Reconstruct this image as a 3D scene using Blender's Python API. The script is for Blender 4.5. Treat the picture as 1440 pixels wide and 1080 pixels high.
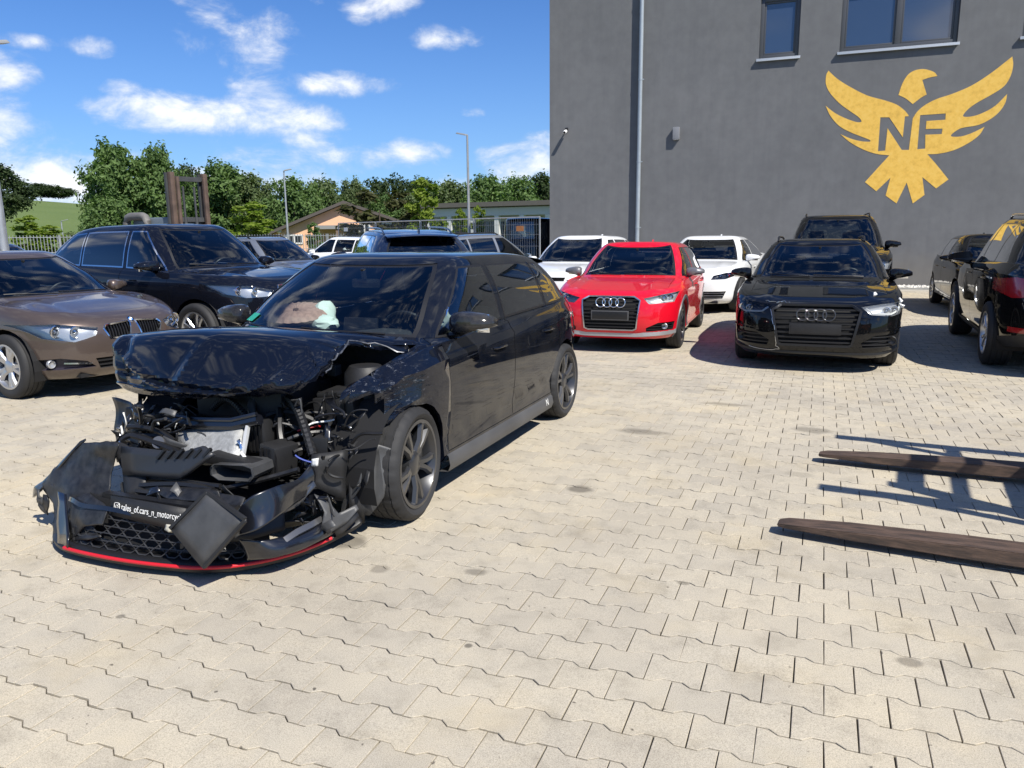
import bpy, bmesh, math, random
import numpy as np
from mathutils import Vector, Matrix
from mathutils.bvhtree import BVHTree

random.seed(7); RNG = np.random.default_rng(7)
for o in list(bpy.data.objects): bpy.data.objects.remove(o)
SC = bpy.context.scene
COL = SC.collection
R = math.radians

# ------------------------------------------------------------------ camera
# world frame: X runs along the grey wall, Y towards it, metres, camera above the origin
CAM_H, CAM_YAW, CAM_PITCH, CAM_ROLL, FPX = 1.60, R(21.5), R(11.1), R(-0.6), 1095.0
cd = bpy.data.cameras.new('camera'); cam = bpy.data.objects.new('camera', cd); COL.objects.link(cam)
cd.sensor_fit = 'HORIZONTAL'; cd.sensor_width = 36.0; cd.lens = 36.0 * FPX / 1440.0
cd.clip_start = 0.05; cd.clip_end = 4000.0
cam.matrix_world = (Matrix.Translation((0, 0, CAM_H)) @ Matrix.Rotation(CAM_YAW, 4, 'Z')
                    @ Matrix.Rotation(R(90) - CAM_PITCH, 4, 'X') @ Matrix.Rotation(CAM_ROLL * 1.0, 4, 'Z'))
SC.camera = cam

# ------------------------------------------------------------------ light
SUN_DIR = Vector((0.74, -0.43, 1.0)).normalized()           # towards the sun
SUN_EL = math.asin(SUN_DIR.z); SUN_AZ = math.atan2(SUN_DIR.x, SUN_DIR.y)   # azimuth from +Y, clockwise
sl = bpy.data.lights.new('sun', 'SUN'); sun = bpy.data.objects.new('sun', sl); COL.objects.link(sun)
sl.energy = 5.0; sl.angle = R(0.53); sl.color = (1.0, 0.95, 0.86)
sun.rotation_euler = (-SUN_DIR).to_track_quat('-Z', 'Y').to_euler()
sun.location = (0, 0, 30)

W = bpy.data.worlds.new('World'); SC.world = W; W.use_nodes = True
def build_world():
    nt = W.node_tree; N = nt.nodes; L = nt.links; N.clear()
    def nd(t, **k):
        n = N.new(t)
        for a, b in k.items(): setattr(n, a, b)
        return n
    def mt(op, a, b=None, c=None, clamp=False):
        n = nd('ShaderNodeMath', operation=op, use_clamp=clamp)
        for i, v in enumerate((a, b, c)):
            if v is None: continue
            if isinstance(v, (int, float)): n.inputs[i].default_value = v
            else: L.new(v, n.inputs[i])
        return n.outputs[0]
    sky = nd('ShaderNodeTexSky', sky_type='NISHITA')
    sky.sun_disc = False; sky.sun_elevation = SUN_EL; sky.sun_rotation = SUN_AZ
    sky.altitude = 400; sky.air_density = 1.0; sky.dust_density = 0.25; sky.ozone_density = 2.2
    tc = nd('ShaderNodeTexCoord'); sp = nd('ShaderNodeSeparateXYZ'); L.new(tc.outputs['Generated'], sp.inputs[0])
    x, y, z = sp.outputs
    az = mt('MULTIPLY', mt('ARCTAN2', mt('MULTIPLY', x, -1.0), y), 57.29578)     # degrees left of +Y
    el = mt('MULTIPLY', mt('ARCSINE', z), 57.29578)
    cb = nd('ShaderNodeCombineXYZ'); L.new(mt('MULTIPLY', az, 0.078), cb.inputs[0]); L.new(mt('MULTIPLY', el, 0.13), cb.inputs[1])
    n1 = nd('ShaderNodeTexNoise'); n1.inputs['Scale'].default_value = 3.2; n1.inputs['Detail'].default_value = 7; n1.inputs['Roughness'].default_value = 0.62
    n1.inputs['Distortion'].default_value = 0.25
    L.new(cb.outputs[0], n1.inputs['Vector'])
    n2 = nd('ShaderNodeTexNoise'); n2.inputs['Scale'].default_value = 1.1; n2.inputs['Detail'].default_value = 3
    L.new(cb.outputs[0], n2.inputs['Vector'])
    # single clouds: (azimuth, elevation, half width, half height, weight), the base of each is flat
    CL = [(54.0, 16.4, 7.0, 1.9, 1.1), (58.5, 13.2, 3.2, 1.3, 1.0), (53.5, 9.6, 2.6, 1.2, 1.0), (56.5, 5.6, 4.6, 2.9, 1.15), (52.6, 3.0, 5.6, 2.0, 1.0),
          (44.0, 7.6, 4.2, 1.25, 1.1), (38.4, 7.4, 4.2, 1.35, 1.1), (48.5, 11.3, 1.4, .6, .95), (51.8, 11.2, 2.2, .45, .8),
          (33.5, 9.9, 3.6, .75, 1.0), (30.0, 15.0, 2.3, 1.1, .95), (34.2, 15.6, 1.4, .9, .8), (26.0, 13.0, 2.2, .85, 1.0),
          (29.5, 5.3, 3.3, 1.0, .85), (33.8, 5.2, 2.4, .6, .8), (19.0, 4.6, 3.8, 1.8, 1.05), (26.5, 3.6, 3.2, .7, .7),
          (38.5, 11.0, 3.0, 3.6, .68), (41.5, 13.6, 2.6, 2.4, .62), (36.5, 5.5, 7.5, 1.4, .72), (43.0, 3.3, 9.0, 1.2, .75), (24.5, 2.8, 7.0, 1.0, .72), (47.5, 5.2, 4.0, .9, .7), (24.0, 8.2, .9, .35, .7), (31.5, 14.6, 1.6, .9, .9), (46.8, 9.0, 1.2, .5, .8), (35.8, 6.2, 2.0, .7, .95), (22.0, 5.4, 1.6, .6, .8)]
    tot = None
    cae = nd('ShaderNodeCombineXYZ'); L.new(az, cae.inputs[0]); L.new(el, cae.inputs[1])
    def vm(op, a, b):
        n = nd('ShaderNodeVectorMath', operation=op)
        for i, v in enumerate((a, b)):
            if isinstance(v, tuple): n.inputs[i].default_value = v
            else: L.new(v, n.inputs[i])
        return n.outputs['Value'] if op == 'DOT_PRODUCT' else n.outputs[0]
    for (a, e, sa, se, w) in CL:
        v = vm('MULTIPLY', vm('SUBTRACT', cae.outputs[0], (a, e, 0)), (1 / sa, 1 / se, 0))
        g = mt('MULTIPLY_ADD', vm('DOT_PRODUCT', v, v), -.42 * w, w)
        tot = g if tot is None else mt('MAXIMUM', tot, g)
    tot = mt('MAXIMUM', tot, 0.0)
    # beyond the placed clouds: unseen cloud cover, thickened to lift and whiten fill light
    side = mt('GREATER_THAN', mt('ABSOLUTE', mt('SUBTRACT', az, 37.0)), 26.0)
    gen = mt('MULTIPLY', mt('SUBTRACT', n2.outputs[0], 0.37), 3.2, clamp=True)
    high = mt('GREATER_THAN', el, 19.0)
    gen = mt('MULTIPLY', gen, mt('MAXIMUM', side, high))
    dens = mt('ADD', tot, mt('MULTIPLY', mt('MULTIPLY', mt('SUBTRACT', n1.outputs[0], 0.5), 2.5), mt('MULTIPLY_ADD', tot, 2.2, 0.22, clamp=True)))
    dens = mt('MAXIMUM', dens, mt('MULTIPLY', gen, 1.05))
    mr = nd('ShaderNodeMapRange', interpolation_type='SMOOTHSTEP'); mr.inputs['From Min'].default_value = 0.34; mr.inputs['From Max'].default_value = 1.35
    L.new(dens, mr.inputs['Value'])
    mask = mt('MULTIPLY', mt('MULTIPLY', mr.outputs[0], mt('GREATER_THAN', el, -0.5)), 0.93)
    # thicker part of a cloud is brighter, thin rims take the sky
    tone = nd('ShaderNodeMixRGB'); tone.inputs[1].default_value = (6.4, 7.2, 8.6, 1); tone.inputs[2].default_value = (11.0, 11.1, 11.3, 1)
    L.new(mr.outputs[0], tone.inputs[0])
    mx = nd('ShaderNodeMixRGB'); L.new(mask, mx.inputs[0])
    gain = nd('ShaderNodeMixRGB', blend_type='MULTIPLY'); gain.inputs[0].default_value = 1.0; gain.inputs[2].default_value = (0.30, 0.70, 1.27, 1)
    L.new(sky.outputs[0], gain.inputs[1])
    L.new(tone.outputs[0], mx.inputs[2])
    # pale air low over the horizon, all the way round
    hz = nd('ShaderNodeMixRGB'); hz.inputs[2].default_value = (5.2, 7.2, 9.6, 1)
    L.new(mt('MULTIPLY', mt('POWER', 2.71828, mt('MULTIPLY', mt('MAXIMUM', el, 0.0), -0.13)), 0.70), hz.inputs[0]); L.new(gain.outputs[0], hz.inputs[1]); L.new(hz.outputs[0], mx.inputs[1])
    bg = nd('ShaderNodeBackground'); bg.inputs['Strength'].default_value = 0.075
    L.new(mx.outputs[0], bg.inputs['Color'])
    out = nd('ShaderNodeOutputWorld'); L.new(bg.outputs[0], out.inputs[0])
build_world()
SC.view_settings.view_transform = 'Standard'; SC.view_settings.look = 'None'
SC.view_settings.exposure = 0.47; SC.view_settings.gamma = 1.0; SC.view_settings.use_curve_mapping = False
SC.render.engine = 'CYCLES'
SC.cycles.max_bounces = 8; SC.cycles.transparent_max_bounces = 24; SC.cycles.caustics_reflective = False; SC.cycles.caustics_refractive = False

# ------------------------------------------------------------------ materials
MATS = {}
def pbsdf(name, color, rough=0.5, metal=0.0, coat=0.0, coat_rough=0.03, spec=0.5, bump=None, vary=None, backdark=False, trans=0.0, emit=None):
    """bump=(scale, strength, distance); vary=(scale, amount) mottles the colour"""
    if name in MATS: return MATS[name]
    m = bpy.data.materials.new(name); m.use_nodes = True; nt = m.node_tree; N = nt.nodes; L = nt.links
    b = N['Principled BSDF']
    b.inputs['Base Color'].default_value = (*color, 1); b.inputs['Roughness'].default_value = rough
    b.inputs['Metallic'].default_value = metal; b.inputs['Coat Weight'].default_value = coat
    b.inputs['Coat Roughness'].default_value = coat_rough; b.inputs['Specular IOR Level'].default_value = spec
    tc = N.new('ShaderNodeTexCoord')
    if vary:
        n = N.new('ShaderNodeTexNoise'); n.inputs['Scale'].default_value = vary[0]; n.inputs['Detail'].default_value = 6
        L.new(tc.outputs['Object'], n.inputs['Vector'])
        mr = N.new('ShaderNodeMapRange'); mr.inputs['From Min'].default_value = .25; mr.inputs['From Max'].default_value = .75
        mr.inputs['To Min'].default_value = 1 - vary[1]; mr.inputs['To Max'].default_value = 1 + vary[1]
        L.new(n.outputs[0], mr.inputs['Value'])
        mx = N.new('ShaderNodeVectorMath'); mx.operation = 'SCALE'; mx.inputs[0].default_value = color
        L.new(mr.outputs[0], mx.inputs['Scale']); L.new(mx.outputs[0], b.inputs['Base Color'])
    if bump:
        n = N.new('ShaderNodeTexNoise'); n.inputs['Scale'].default_value = bump[0]; n.inputs['Detail'].default_value = 5
        L.new(tc.outputs['Object'], n.inputs['Vector'])
        bp = N.new('ShaderNodeBump'); bp.inputs['Strength'].default_value = bump[1]; bp.inputs['Distance'].default_value = bump[2]
        L.new(n.outputs[0], bp.inputs['Height']); L.new(bp.outputs[0], b.inputs['Normal'])
    if emit:
        b.inputs['Emission Color'].default_value = (*emit[0], 1); b.inputs['Emission Strength'].default_value = emit[1]
    if backdark:      # the lining on the inner side of a body panel
        g = N.new('ShaderNodeNewGeometry'); d = N.new('ShaderNodeBsdfDiffuse'); d.inputs[0].default_value = (.03, .03, .032, 1)
        ms = N.new('ShaderNodeMixShader'); L.new(g.outputs['Backfacing'], ms.inputs[0]); L.new(b.outputs[0], ms.inputs[1]); L.new(d.outputs[0], ms.inputs[2])
        L.new(ms.outputs[0], N['Material Output'].inputs[0])
    MATS[name] = m
    return m
def glassmat(name, tint, ior=1.5, rough=0.0, refl=1.0):
    if name in MATS: return MATS[name]
    m = bpy.data.materials.new(name); m.use_nodes = True; nt = m.node_tree; N = nt.nodes; L = nt.links
    N.remove(N['Principled BSDF'])
    t = N.new('ShaderNodeBsdfTransparent'); t.inputs[0].default_value = (*tint, 1)
    g = N.new('ShaderNodeBsdfGlossy'); g.inputs['Roughness'].default_value = rough; g.inputs[0].default_value = (1, 1, 1, 1)
    f = N.new('ShaderNodeFresnel'); f.inputs[0].default_value = ior
    mu = N.new('ShaderNodeMath'); mu.operation = 'MULTIPLY'; mu.use_clamp = True; mu.inputs[1].default_value = refl
    L.new(f.outputs[0], mu.inputs[0])
    ms = N.new('ShaderNodeMixShader'); L.new(mu.outputs[0], ms.inputs[0]); L.new(t.outputs[0], ms.inputs[1]); L.new(g.outputs[0], ms.inputs[2])
    L.new(ms.outputs[0], N['Material Output'].inputs[0])
    MATS[name] = m
    return m
def paint(name, c, metal=0.0, rough=0.35):
    return pbsdf(name, c, rough=rough, metal=metal, coat=1.0, coat_rough=0.02, backdark=True, spec=(0.0 if max(c) < .02 else .2))
M = dict(
    black_plastic=pbsdf('black plastic', (.010, .010, .011), .42, bump=(220, .15, .002)),
    dull_plastic=pbsdf('dull black plastic', (.014, .014, .015), .55, vary=(6, .35), bump=(60, .2, .003)),
    rubber=pbsdf('tyre rubber', (.020, .020, .021), .72, vary=(5, .35), bump=(120, .25, .002)),
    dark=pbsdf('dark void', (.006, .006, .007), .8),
    chrome=pbsdf('chrome', (.75, .76, .78), .12, metal=1.0),
    alu=pbsdf('aluminium', (.55, .56, .58), .32, metal=1.0, vary=(9, .2)),
    rim_silver=pbsdf('silver rim', (.50, .51, .53), .3, metal=.85, coat=.4),
    rim_dark=pbsdf('dark grey rim', (.055, .056, .06), .34, metal=.6, coat=.4),
    rim_black=pbsdf('black rim', (.012, .012, .013), .3, coat=.5),
    steel=pbsdf('brake steel', (.28, .27, .26), .4, metal=.9, vary=(14, .3)),
    interior=pbsdf('dark interior fabric', (.025, .026, .029), .8, bump=(90, .3, .003)),
    interior_grey=pbsdf('grey interior trim', (.09, .095, .10), .7),
    glass=glassmat('car glass', (.82, .90, .90), 1.5, 0.0, 1.35),
    dark_glass=glassmat('tinted glass', (.16, .18, .185), 1.5, 0.0, 2.3),
    lamp_glass=glassmat('lamp glass', (.93, .95, .96), 1.45),
    red_lamp=pbsdf('red lamp', (.30, .008, .012), .15, coat=1.0),
    orange=pbsdf('orange reflector', (.7, .22, .02), .3),
    mirror=pbsdf('mirror glass', (.8, .82, .84), .02, metal=1.0),
    white_plastic=pbsdf('white plastic', (.75, .75, .73), .5),
    bowl=pbsdf('lamp bowl', (.50, .51, .53), .28, metal=.55),
    dark_bowl=pbsdf('dark lamp bowl', (.05, .05, .055), .2, metal=.6),
)

# ------------------------------------------------------------------ mesh helpers
def link(o, parent=None):
    COL.objects.link(o)
    if parent is not None: o.parent = parent
    return o
def tag(o, label=None, cat=None, group=None, kind=None):
    if label: o['label'] = label
    if cat: o['category'] = cat
    if group: o['group'] = group
    if kind: o['kind'] = kind
    return o
def empty(name, loc=(0, 0, 0), rz=0.0):
    o = bpy.data.objects.new(name, None); o.empty_display_size = .3; COL.objects.link(o)
    o.location = loc; o.rotation_euler = (0, 0, rz); return o
def mesh_obj(name, me, mat=None, parent=None):
    if mat is not None and not me.materials:
        for m in (mat if isinstance(mat, (list, tuple)) else [mat]): me.materials.append(m)
    return link(bpy.data.objects.new(name, me), parent)
def finish(bm, name, smooth=None):
    me = bpy.data.meshes.new(name)
    bm.normal_update()
    if smooth is not None:
        for f in bm.faces: f.smooth = True
    bm.to_mesh(me); bm.free()
    if smooth is not None: me.set_sharp_from_angle(angle=R(smooth))
    return me
def obj(name, bm, mat, parent=None, smooth=None):
    return mesh_obj(name, finish(bm, name, smooth), mat, parent)
def pyobj(name, v, f, mat, parent=None, smooth=None):
    me = bpy.data.meshes.new(name); me.from_pydata([tuple(p) for p in v], [], f); me.update()
    if smooth is not None:
        me.polygons.foreach_set('use_smooth', [True] * len(me.polygons)); me.set_sharp_from_angle(angle=R(smooth))
    return mesh_obj(name, me, mat, parent)
def box(bm, c, s, rot=None, bev=0.0, taper=1.0, mi=0):
    """box centred at c with full size s; taper narrows the top"""
    vs = []
    for z in (-.5, .5):
        k = taper if z > 0 else 1.0
        for x, y in ((-.5, -.5), (.5, -.5), (.5, .5), (-.5, .5)):
            p = Vector((x * s[0] * k, y * s[1] * k, z * s[2]))
            if rot is not None: p = rot @ p
            vs.append(bm.verts.new(p + Vector(c)))
    fs = [bm.faces.new([vs[i] for i in q]) for q in ((3, 2, 1, 0), (4, 5, 6, 7), (0, 1, 5, 4), (1, 2, 6, 5), (2, 3, 7, 6), (3, 0, 4, 7))]
    for f in fs: f.material_index = mi
    if bev > 0:
        es = list({e for f in fs for e in f.edges})
        bmesh.ops.bevel(bm, geom=es, offset=bev, segments=2, affect='EDGES', profile=.6)
    return fs
def rot_to(d, up=Vector((0, 0, 1))):
    d = Vector(d).normalized()
    if abs(d.dot(up)) > .99: up = Vector((0, 1, 0))
    x = up.cross(d).normalized(); y = d.cross(x)
    return Matrix((x, y, d)).transposed()
def tube(bm, pts, r, n=8, cap=True, mi=0, flat=1.0):
    """round bar along a polyline; r may be a list; flat squashes the section"""
    pts = [Vector(p) for p in pts if p is not None]; rings = []
    if len(pts) < 2: return
    for i, p in enumerate(pts):
        d = (pts[min(i + 1, len(pts) - 1)] - pts[max(i - 1, 0)])
        if d.length < 1e-9: d = Vector((0, 0, 1))
        m = rot_to(d); rr = r[i] if isinstance(r, (list, tuple)) else r
        rings.append([bm.verts.new(p + m @ Vector((rr * math.cos(2 * math.pi * k / n), rr * flat * math.sin(2 * math.pi * k / n), 0))) for k in range(n)])
    for a, b in zip(rings, rings[1:]):
        for k in range(n):
            f = bm.faces.new((a[k], a[(k + 1) % n], b[(k + 1) % n], b[k])); f.material_index = mi
    if cap:
        f = bm.faces.new(rings[0][::-1]); f.material_index = mi; f = bm.faces.new(rings[-1]); f.material_index = mi
def lathe(bm, prof, n=32, axis='Y', c=(0, 0, 0), mi=0, closed=False):
    """prof: list of (radius, along-axis)"""
    rings = []
    for (r, a) in prof:
        ring = []
        for k in range(n):
            t = 2 * math.pi * k / n; p = (r * math.cos(t), a, r * math.sin(t)) if axis == 'Y' else (r * math.cos(t), r * math.sin(t), a)
            ring.append(bm.verts.new(Vector(p) + Vector(c)))
        rings.append(ring)
    pairs = list(zip(rings, rings[1:])) + ([(rings[-1], rings[0])] if closed else [])
    for a, b in pairs:
        for k in range(n):
            f = bm.faces.new((a[k], a[(k + 1) % n], b[(k + 1) % n], b[k])); f.material_index = mi
def prism(bm, poly, z0, z1, mi=0):
    """poly (x, y) extruded z0..z1"""
    a = [bm.verts.new((x, y, z0)) for x, y in poly]; b = [bm.verts.new((x, y, z1)) for x, y in poly]; n = len(poly)
    fs = [bm.faces.new(a[::-1]), bm.faces.new(b)] + [bm.faces.new((a[i], a[(i + 1) % n], b[(i + 1) % n], b[i])) for i in range(n)]
    for f in fs: f.material_index = mi
    return fs
def grid_faces(nu, nv, wrap=False):
    f = []
    for i in range(nu - 1):
        for j in range(nv - (0 if wrap else 1)):
            f.append((i * nv + j, i * nv + (j + 1) % nv, (i + 1) * nv + (j + 1) % nv, (i + 1) * nv + j))
    return f
def copy_tree(o, parent=None):
    c = o.copy(); COL.objects.link(c); c.parent = parent
    for ch in list(o.children): copy_tree(ch, c)
    return c
# ------------------------------------------------------------------ cars
def pchip(pts):
    pts = sorted(pts); xs = np.array([p[0] for p in pts], float); ys = np.array([p[1] for p in pts], float)
    h = np.diff(xs); d = np.diff(ys) / h; m = np.zeros(len(xs)); m[0], m[-1] = d[0], d[-1]
    for i in range(1, len(xs) - 1):
        if d[i - 1] * d[i] > 0:
            w1, w2 = 2 * h[i] + h[i - 1], h[i] + 2 * h[i - 1]; m[i] = (w1 + w2) / (w1 / d[i - 1] + w2 / d[i])
    def f(x):
        x = np.clip(np.asarray(x, float), xs[0], xs[-1]); i = np.clip(np.searchsorted(xs, x) - 1, 0, len(h) - 1)
        t = (x - xs[i]) / h[i]; t2 = t * t; t3 = t2 * t
        return (2 * t3 - 3 * t2 + 1) * ys[i] + (t3 - 2 * t2 + t) * h[i] * m[i] + (-2 * t3 + 3 * t2) * ys[i + 1] + (t3 - t2) * h[i] * m[i + 1]
    return f
NF, NS, NR = 15, 46, 13
NHALF = NF + NS + NR + 1
def half_ring(xf, xr, w, z, p=6.0, q=3.2, pr=None, qr=None, x0=None, yc=.88):
    if x0 is None: x0 = (xf + xr) / 2
    th = np.linspace(0, math.pi / 2, 1600)
    def quad(a, p, q):
        return x0 + a * np.maximum(np.cos(th), 0) ** (2 / p), w * np.sin(th) ** (2 / q)
    fx, fy = quad(xf - x0, p, q); rx, ry = quad(xr - x0, pr or p, qr or q)
    X = np.concatenate([fx, rx[::-1][1:]]); Y = np.concatenate([fy, ry[::-1][1:]])
    s = np.concatenate([[0], np.cumsum(np.hypot(np.diff(X), np.diff(Y)))])
    cf = s[np.argmax(fy > yc * w)]; cr = s[len(fx) - 1 + np.argmax(ry[::-1] < yc * w)]
    ss = np.concatenate([np.linspace(0, cf, NF + 1)[:-1], np.linspace(cf, cr, NS + 1)[:-1], np.linspace(cr, s[-1], NR + 1)])
    X = np.interp(ss, s, X); Y = np.interp(ss, s, Y); Y[0] = Y[-1] = 0
    zf = pchip(z) if isinstance(z, list) else (lambda v: np.full_like(v, z))
    return np.stack([X, Y, zf(X)], 1)

class Shell:
    """body surface of a car as a stack of rings, cut up into panels, glass and lamps"""
    KN = ['R0', 'R1', 'R2', 'R3', 'R4', 'R5', 'R6', 'R7', 'R8', 'R9', 'R10', 'R11', 'R12']
    SUB = [2, 3, 3, 2, 2, 4, 4, 4, 4, 2, 2, 2]
    def __init__(s, sp):
        s.sp = sp; K = s.keys(sp); s.K = K
        lv = []; s.lev = {}
        P = np.stack([K[k] for k in s.KN])
        d = np.sqrt(np.maximum(np.linalg.norm(np.diff(P, axis=0), axis=2), 1e-4)); T = np.concatenate([np.zeros((1, P.shape[1])), np.cumsum(d, 0)])
        sl = np.zeros_like(P); seg = np.diff(P, axis=0) / d[:, :, None]
        sl[0], sl[-1] = seg[0], seg[-1]
        for i in range(1, len(P) - 1):
            a, b = d[i - 1][:, None], d[i][:, None]; sl[i] = (seg[i - 1] * b + seg[i] * a) / (a + b)
        for i in range(len(P) - 1):
            s.lev[s.KN[i]] = len(lv); h = d[i][:, None]
            for j in range(s.SUB[i]):
                t = j / s.SUB[i]; t2, t3 = t * t, t ** 3
                lv.append((2 * t3 - 3 * t2 + 1) * P[i] + (t3 - 2 * t2 + t) * h * sl[i] + (3 * t2 - 2 * t3) * P[i + 1] + (t3 - t2) * h * sl[i + 1])
        s.lev[s.KN[-1]] = len(lv); lv.append(P[-1])
        LV = np.stack(lv); LV[:, 0, 1] = 0; LV[:, -1, 1] = 0; LV[:, 1:-1, 1] = np.maximum(LV[:, 1:-1, 1], .002)
        # pressed lines: two ridges on the bonnet, a shoulder line and a hollow low on the doors
        hi = np.arange(NHALF)
        for k in range(s.lev['R5'] + 1, s.lev['R7'] - 1): LV[k, :, 2] += sp.get('ridge', .009) * np.exp(-((hi - NF * .62) / 1.1) ** 2) * (hi < NF)
        sd = np.clip((hi - NF - 2) / 4, 0, 1) * np.clip((NF + NS - 2 - hi) / 4, 0, 1)
        LV[s.lev['R4'], :, 1] += .007 * sd; LV[s.lev['R4'] + 1, :, 1] -= .004 * sd; LV[s.lev['R4'] - 1, :, 1] -= .004 * sd
        LV[s.lev['R1'] + 1, :, 1] -= .012 * sd; LV[s.lev['R1'] + 2, :, 1] -= .016 * sd; LV[s.lev['R2'], :, 1] -= .006 * sd; LV[s.lev['R1'], :, 1] += .004 * sd
        s.LV = LV
        if 'warp' in sp: s.LV = LV = sp['warp'](LV)
        mir = LV[:, 1:-1][:, ::-1].copy(); mir[:, :, 1] *= -1
        full = np.concatenate([LV, mir], 1); nr = full.shape[1]
        bm = s.bm = bmesh.new(); s.ls = bm.faces.layers.int.new('seg'); s.lk = bm.faces.layers.int.new('lev'); s.lh = bm.faces.layers.int.new('hi')
        V = [[bm.verts.new(p) for p in ring] for ring in full]
        for k in range(len(V) - 1):
            for i in range(nr):
                f = bm.faces.new((V[k][i], V[k][(i + 1) % nr], V[k + 1][(i + 1) % nr], V[k + 1][i]))
                hi = i if i < NHALF - 1 else 2 * NHALF - 3 - i
                f[s.lh] = hi; f[s.ls] = 0 if hi < NF else (1 if hi < NF + NS else 2); f[s.lk] = k
        f = bm.faces.new(V[-1]); f[s.lk] = 99; f[s.ls] = 3
        bm.normal_update()
        s.bvh = BVHTree.FromBMesh(bm)
    def keys(s, sp):
        g = sp.get; hw = sp['W'] / 2; wb = sp['wb']; xF = wb / 2 + sp['fo']; xR = xF - sp['L']; H = sp['H']
        s.xF, s.xR, s.hw = xF, xR, hw
        sill = g('sill', .20); nose = sp['nose']; belt = sp['belt']; beltr = g('beltr', belt + .05); tail = g('tail', beltr)
        cx, cz = sp['cowl']; rf, rr = sp['roof']; rgx, rgz = sp['rg']; wr = g('wr', hw * .66)
        pf, qf = g('pq', (6., 3.2)); pr, qr = g('pqr', (7., 3.6))
        fb, rb = g('lip', sill - .02), g('rlip', sill + .08)
        mid = (xF + xR) / 2
        k = {}
        Z = lambda f, a, b, r: [(xR, r), (xR * .62, b), (xF * .55, a), (xF, f)]
        kw = dict(p=pf, q=qf, pr=pr, qr=qr)
        k['R0'] = half_ring(xF - g('tuck', .12), xR + .14, hw * .925, Z(fb, sill, sill, rb), **kw)
        k['R1'] = half_ring(xF - g('tuck', .12) * .35, xR + .05, hw * .975, Z(fb + .07, sill + .07, sill + .07, rb + .08), **kw)
        k['R2'] = half_ring(xF, xR, hw * .99, Z(g('bz', .42), .44, .46, g('rbz', .52)), **kw)
        k['R3'] = half_ring(xF - g('n3', .02), xR + g('r3', .02), hw, Z(nose - .11, (belt + .44) / 2 + .02, (beltr + .46) / 2 + .04, (tail + .52) / 2 + .04), **kw)
        k['R4'] = half_ring(xF - g('n4', .06), xR + g('r4', .06), hw * .985, Z(nose - .03, belt - .10, beltr - .10, tail - .09), **kw)
        k['R5'] = half_ring(xF - g('n5', .16), xR + g('r5', .12), hw * .945, [(xR, tail), (xR * .62, beltr - .012), (cx * .55, belt - .012), (cx + .1, belt - .022), (xF - .3, nose + g('fend', .07)), (xF, nose + .012)], **kw)
        k['R7'] = half_ring(cx, rgx, hw * g('gb', .905), [(rgx, rgz), (rgx + .35, beltr + .012), (0, (belt + beltr) / 2 + .012), (cx - .3, belt + .018), (cx, cz)], p=9, q=2.9, pr=g('prg', 9), qr=g('qrg', 3.2))
        k['R6'] = (k['R5'] + k['R7']) / 2
        k['R6'][:, 2] += g('crown', .013) * np.clip((k['R6'][:, 0] - .6) / .6, 0, 1) + g('tcrown', .02) * np.clip((-k['R6'][:, 0] - 1.2) / .5, 0, 1)
        zr = [(rr, H - g('rdrop', .11)), (rr * .5, H - .062), (rf * .3, H - .05), (rf, H - g('fdrop', .085))]
        k['R9'] = half_ring(rf, rr, wr, zr, p=9, q=2.9, pr=g('prg', 9), qr=g('qrg', 3.2))
        k['R8'] = (k['R7'] + k['R9']) / 2
        nrm = np.stack([k['R8'][:, 0] - (cx + rgx) / 2, k['R8'][:, 1] * 2.2], 1); nrm /= np.linalg.norm(nrm, axis=1)[:, None]
        k['R8'][:, :2] += nrm * g('bulge', .028); k['R8'][:, 2] += .008
        k['R10'] = half_ring(rf - .10, rr + .10, wr * .86, [(a, b + .034) for a, b in zr], p=8, q=3)
        k['R11'] = half_ring(rf - .28, rr + .28, wr * .5, [(a, b + .047) for a, b in zr], p=6, q=3)
        k['R12'] = half_ring(rf - .45, rr + .45, wr * .03, [(a, b + .05) for a, b in zr], p=6, q=3)
        return k
    # -- surface queries on the uncut body
    def front(s, y, z, off=0.0):
        h = s.bvh.ray_cast(Vector((s.xF + 1, y, z)), Vector((-1, 0, 0)))
        return None if h[0] is None else h[0] + h[1] * off
    def rear(s, y, z, off=0.0):
        h = s.bvh.ray_cast(Vector((s.xR - 1, y, z)), Vector((1, 0, 0)))
        return None if h[0] is None else h[0] + h[1] * off
    def side(s, x, z, sg=1, off=0.0):
        h = s.bvh.ray_cast(Vector((x, sg * 2, z)), Vector((0, -sg, 0)))
        return None if h[0] is None else h[0] + h[1] * off
    def top(s, x, y, off=0.0):
        h = s.bvh.ray_cast(Vector((x, y, 3)), Vector((0, 0, -1)))
        return None if h[0] is None else h[0] + h[1] * off
    # -- cutting
    def cut(s, poly, ax, sel):
        """cut a convex polygon (in the plane of axes ax) into the selected faces, return the faces inside"""
        a, b = ax; bm = s.bm; ar = sum(poly[i][0] * poly[(i + 1) % len(poly)][1] - poly[(i + 1) % len(poly)][0] * poly[i][1] for i in range(len(poly)))
        if ar < 0: poly = poly[::-1]
        lo = (min(p[0] for p in poly), min(p[1] for p in poly)); hi = (max(p[0] for p in poly), max(p[1] for p in poly))
        def near(f):
            xs = [v.co[a] for v in f.verts]; zs = [v.co[b] for v in f.verts]
            return max(xs) > lo[0] and min(xs) < hi[0] and max(zs) > lo[1] and min(zs) < hi[1]
        fs = [f for f in bm.faces if sel(f) and near(f)]
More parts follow.
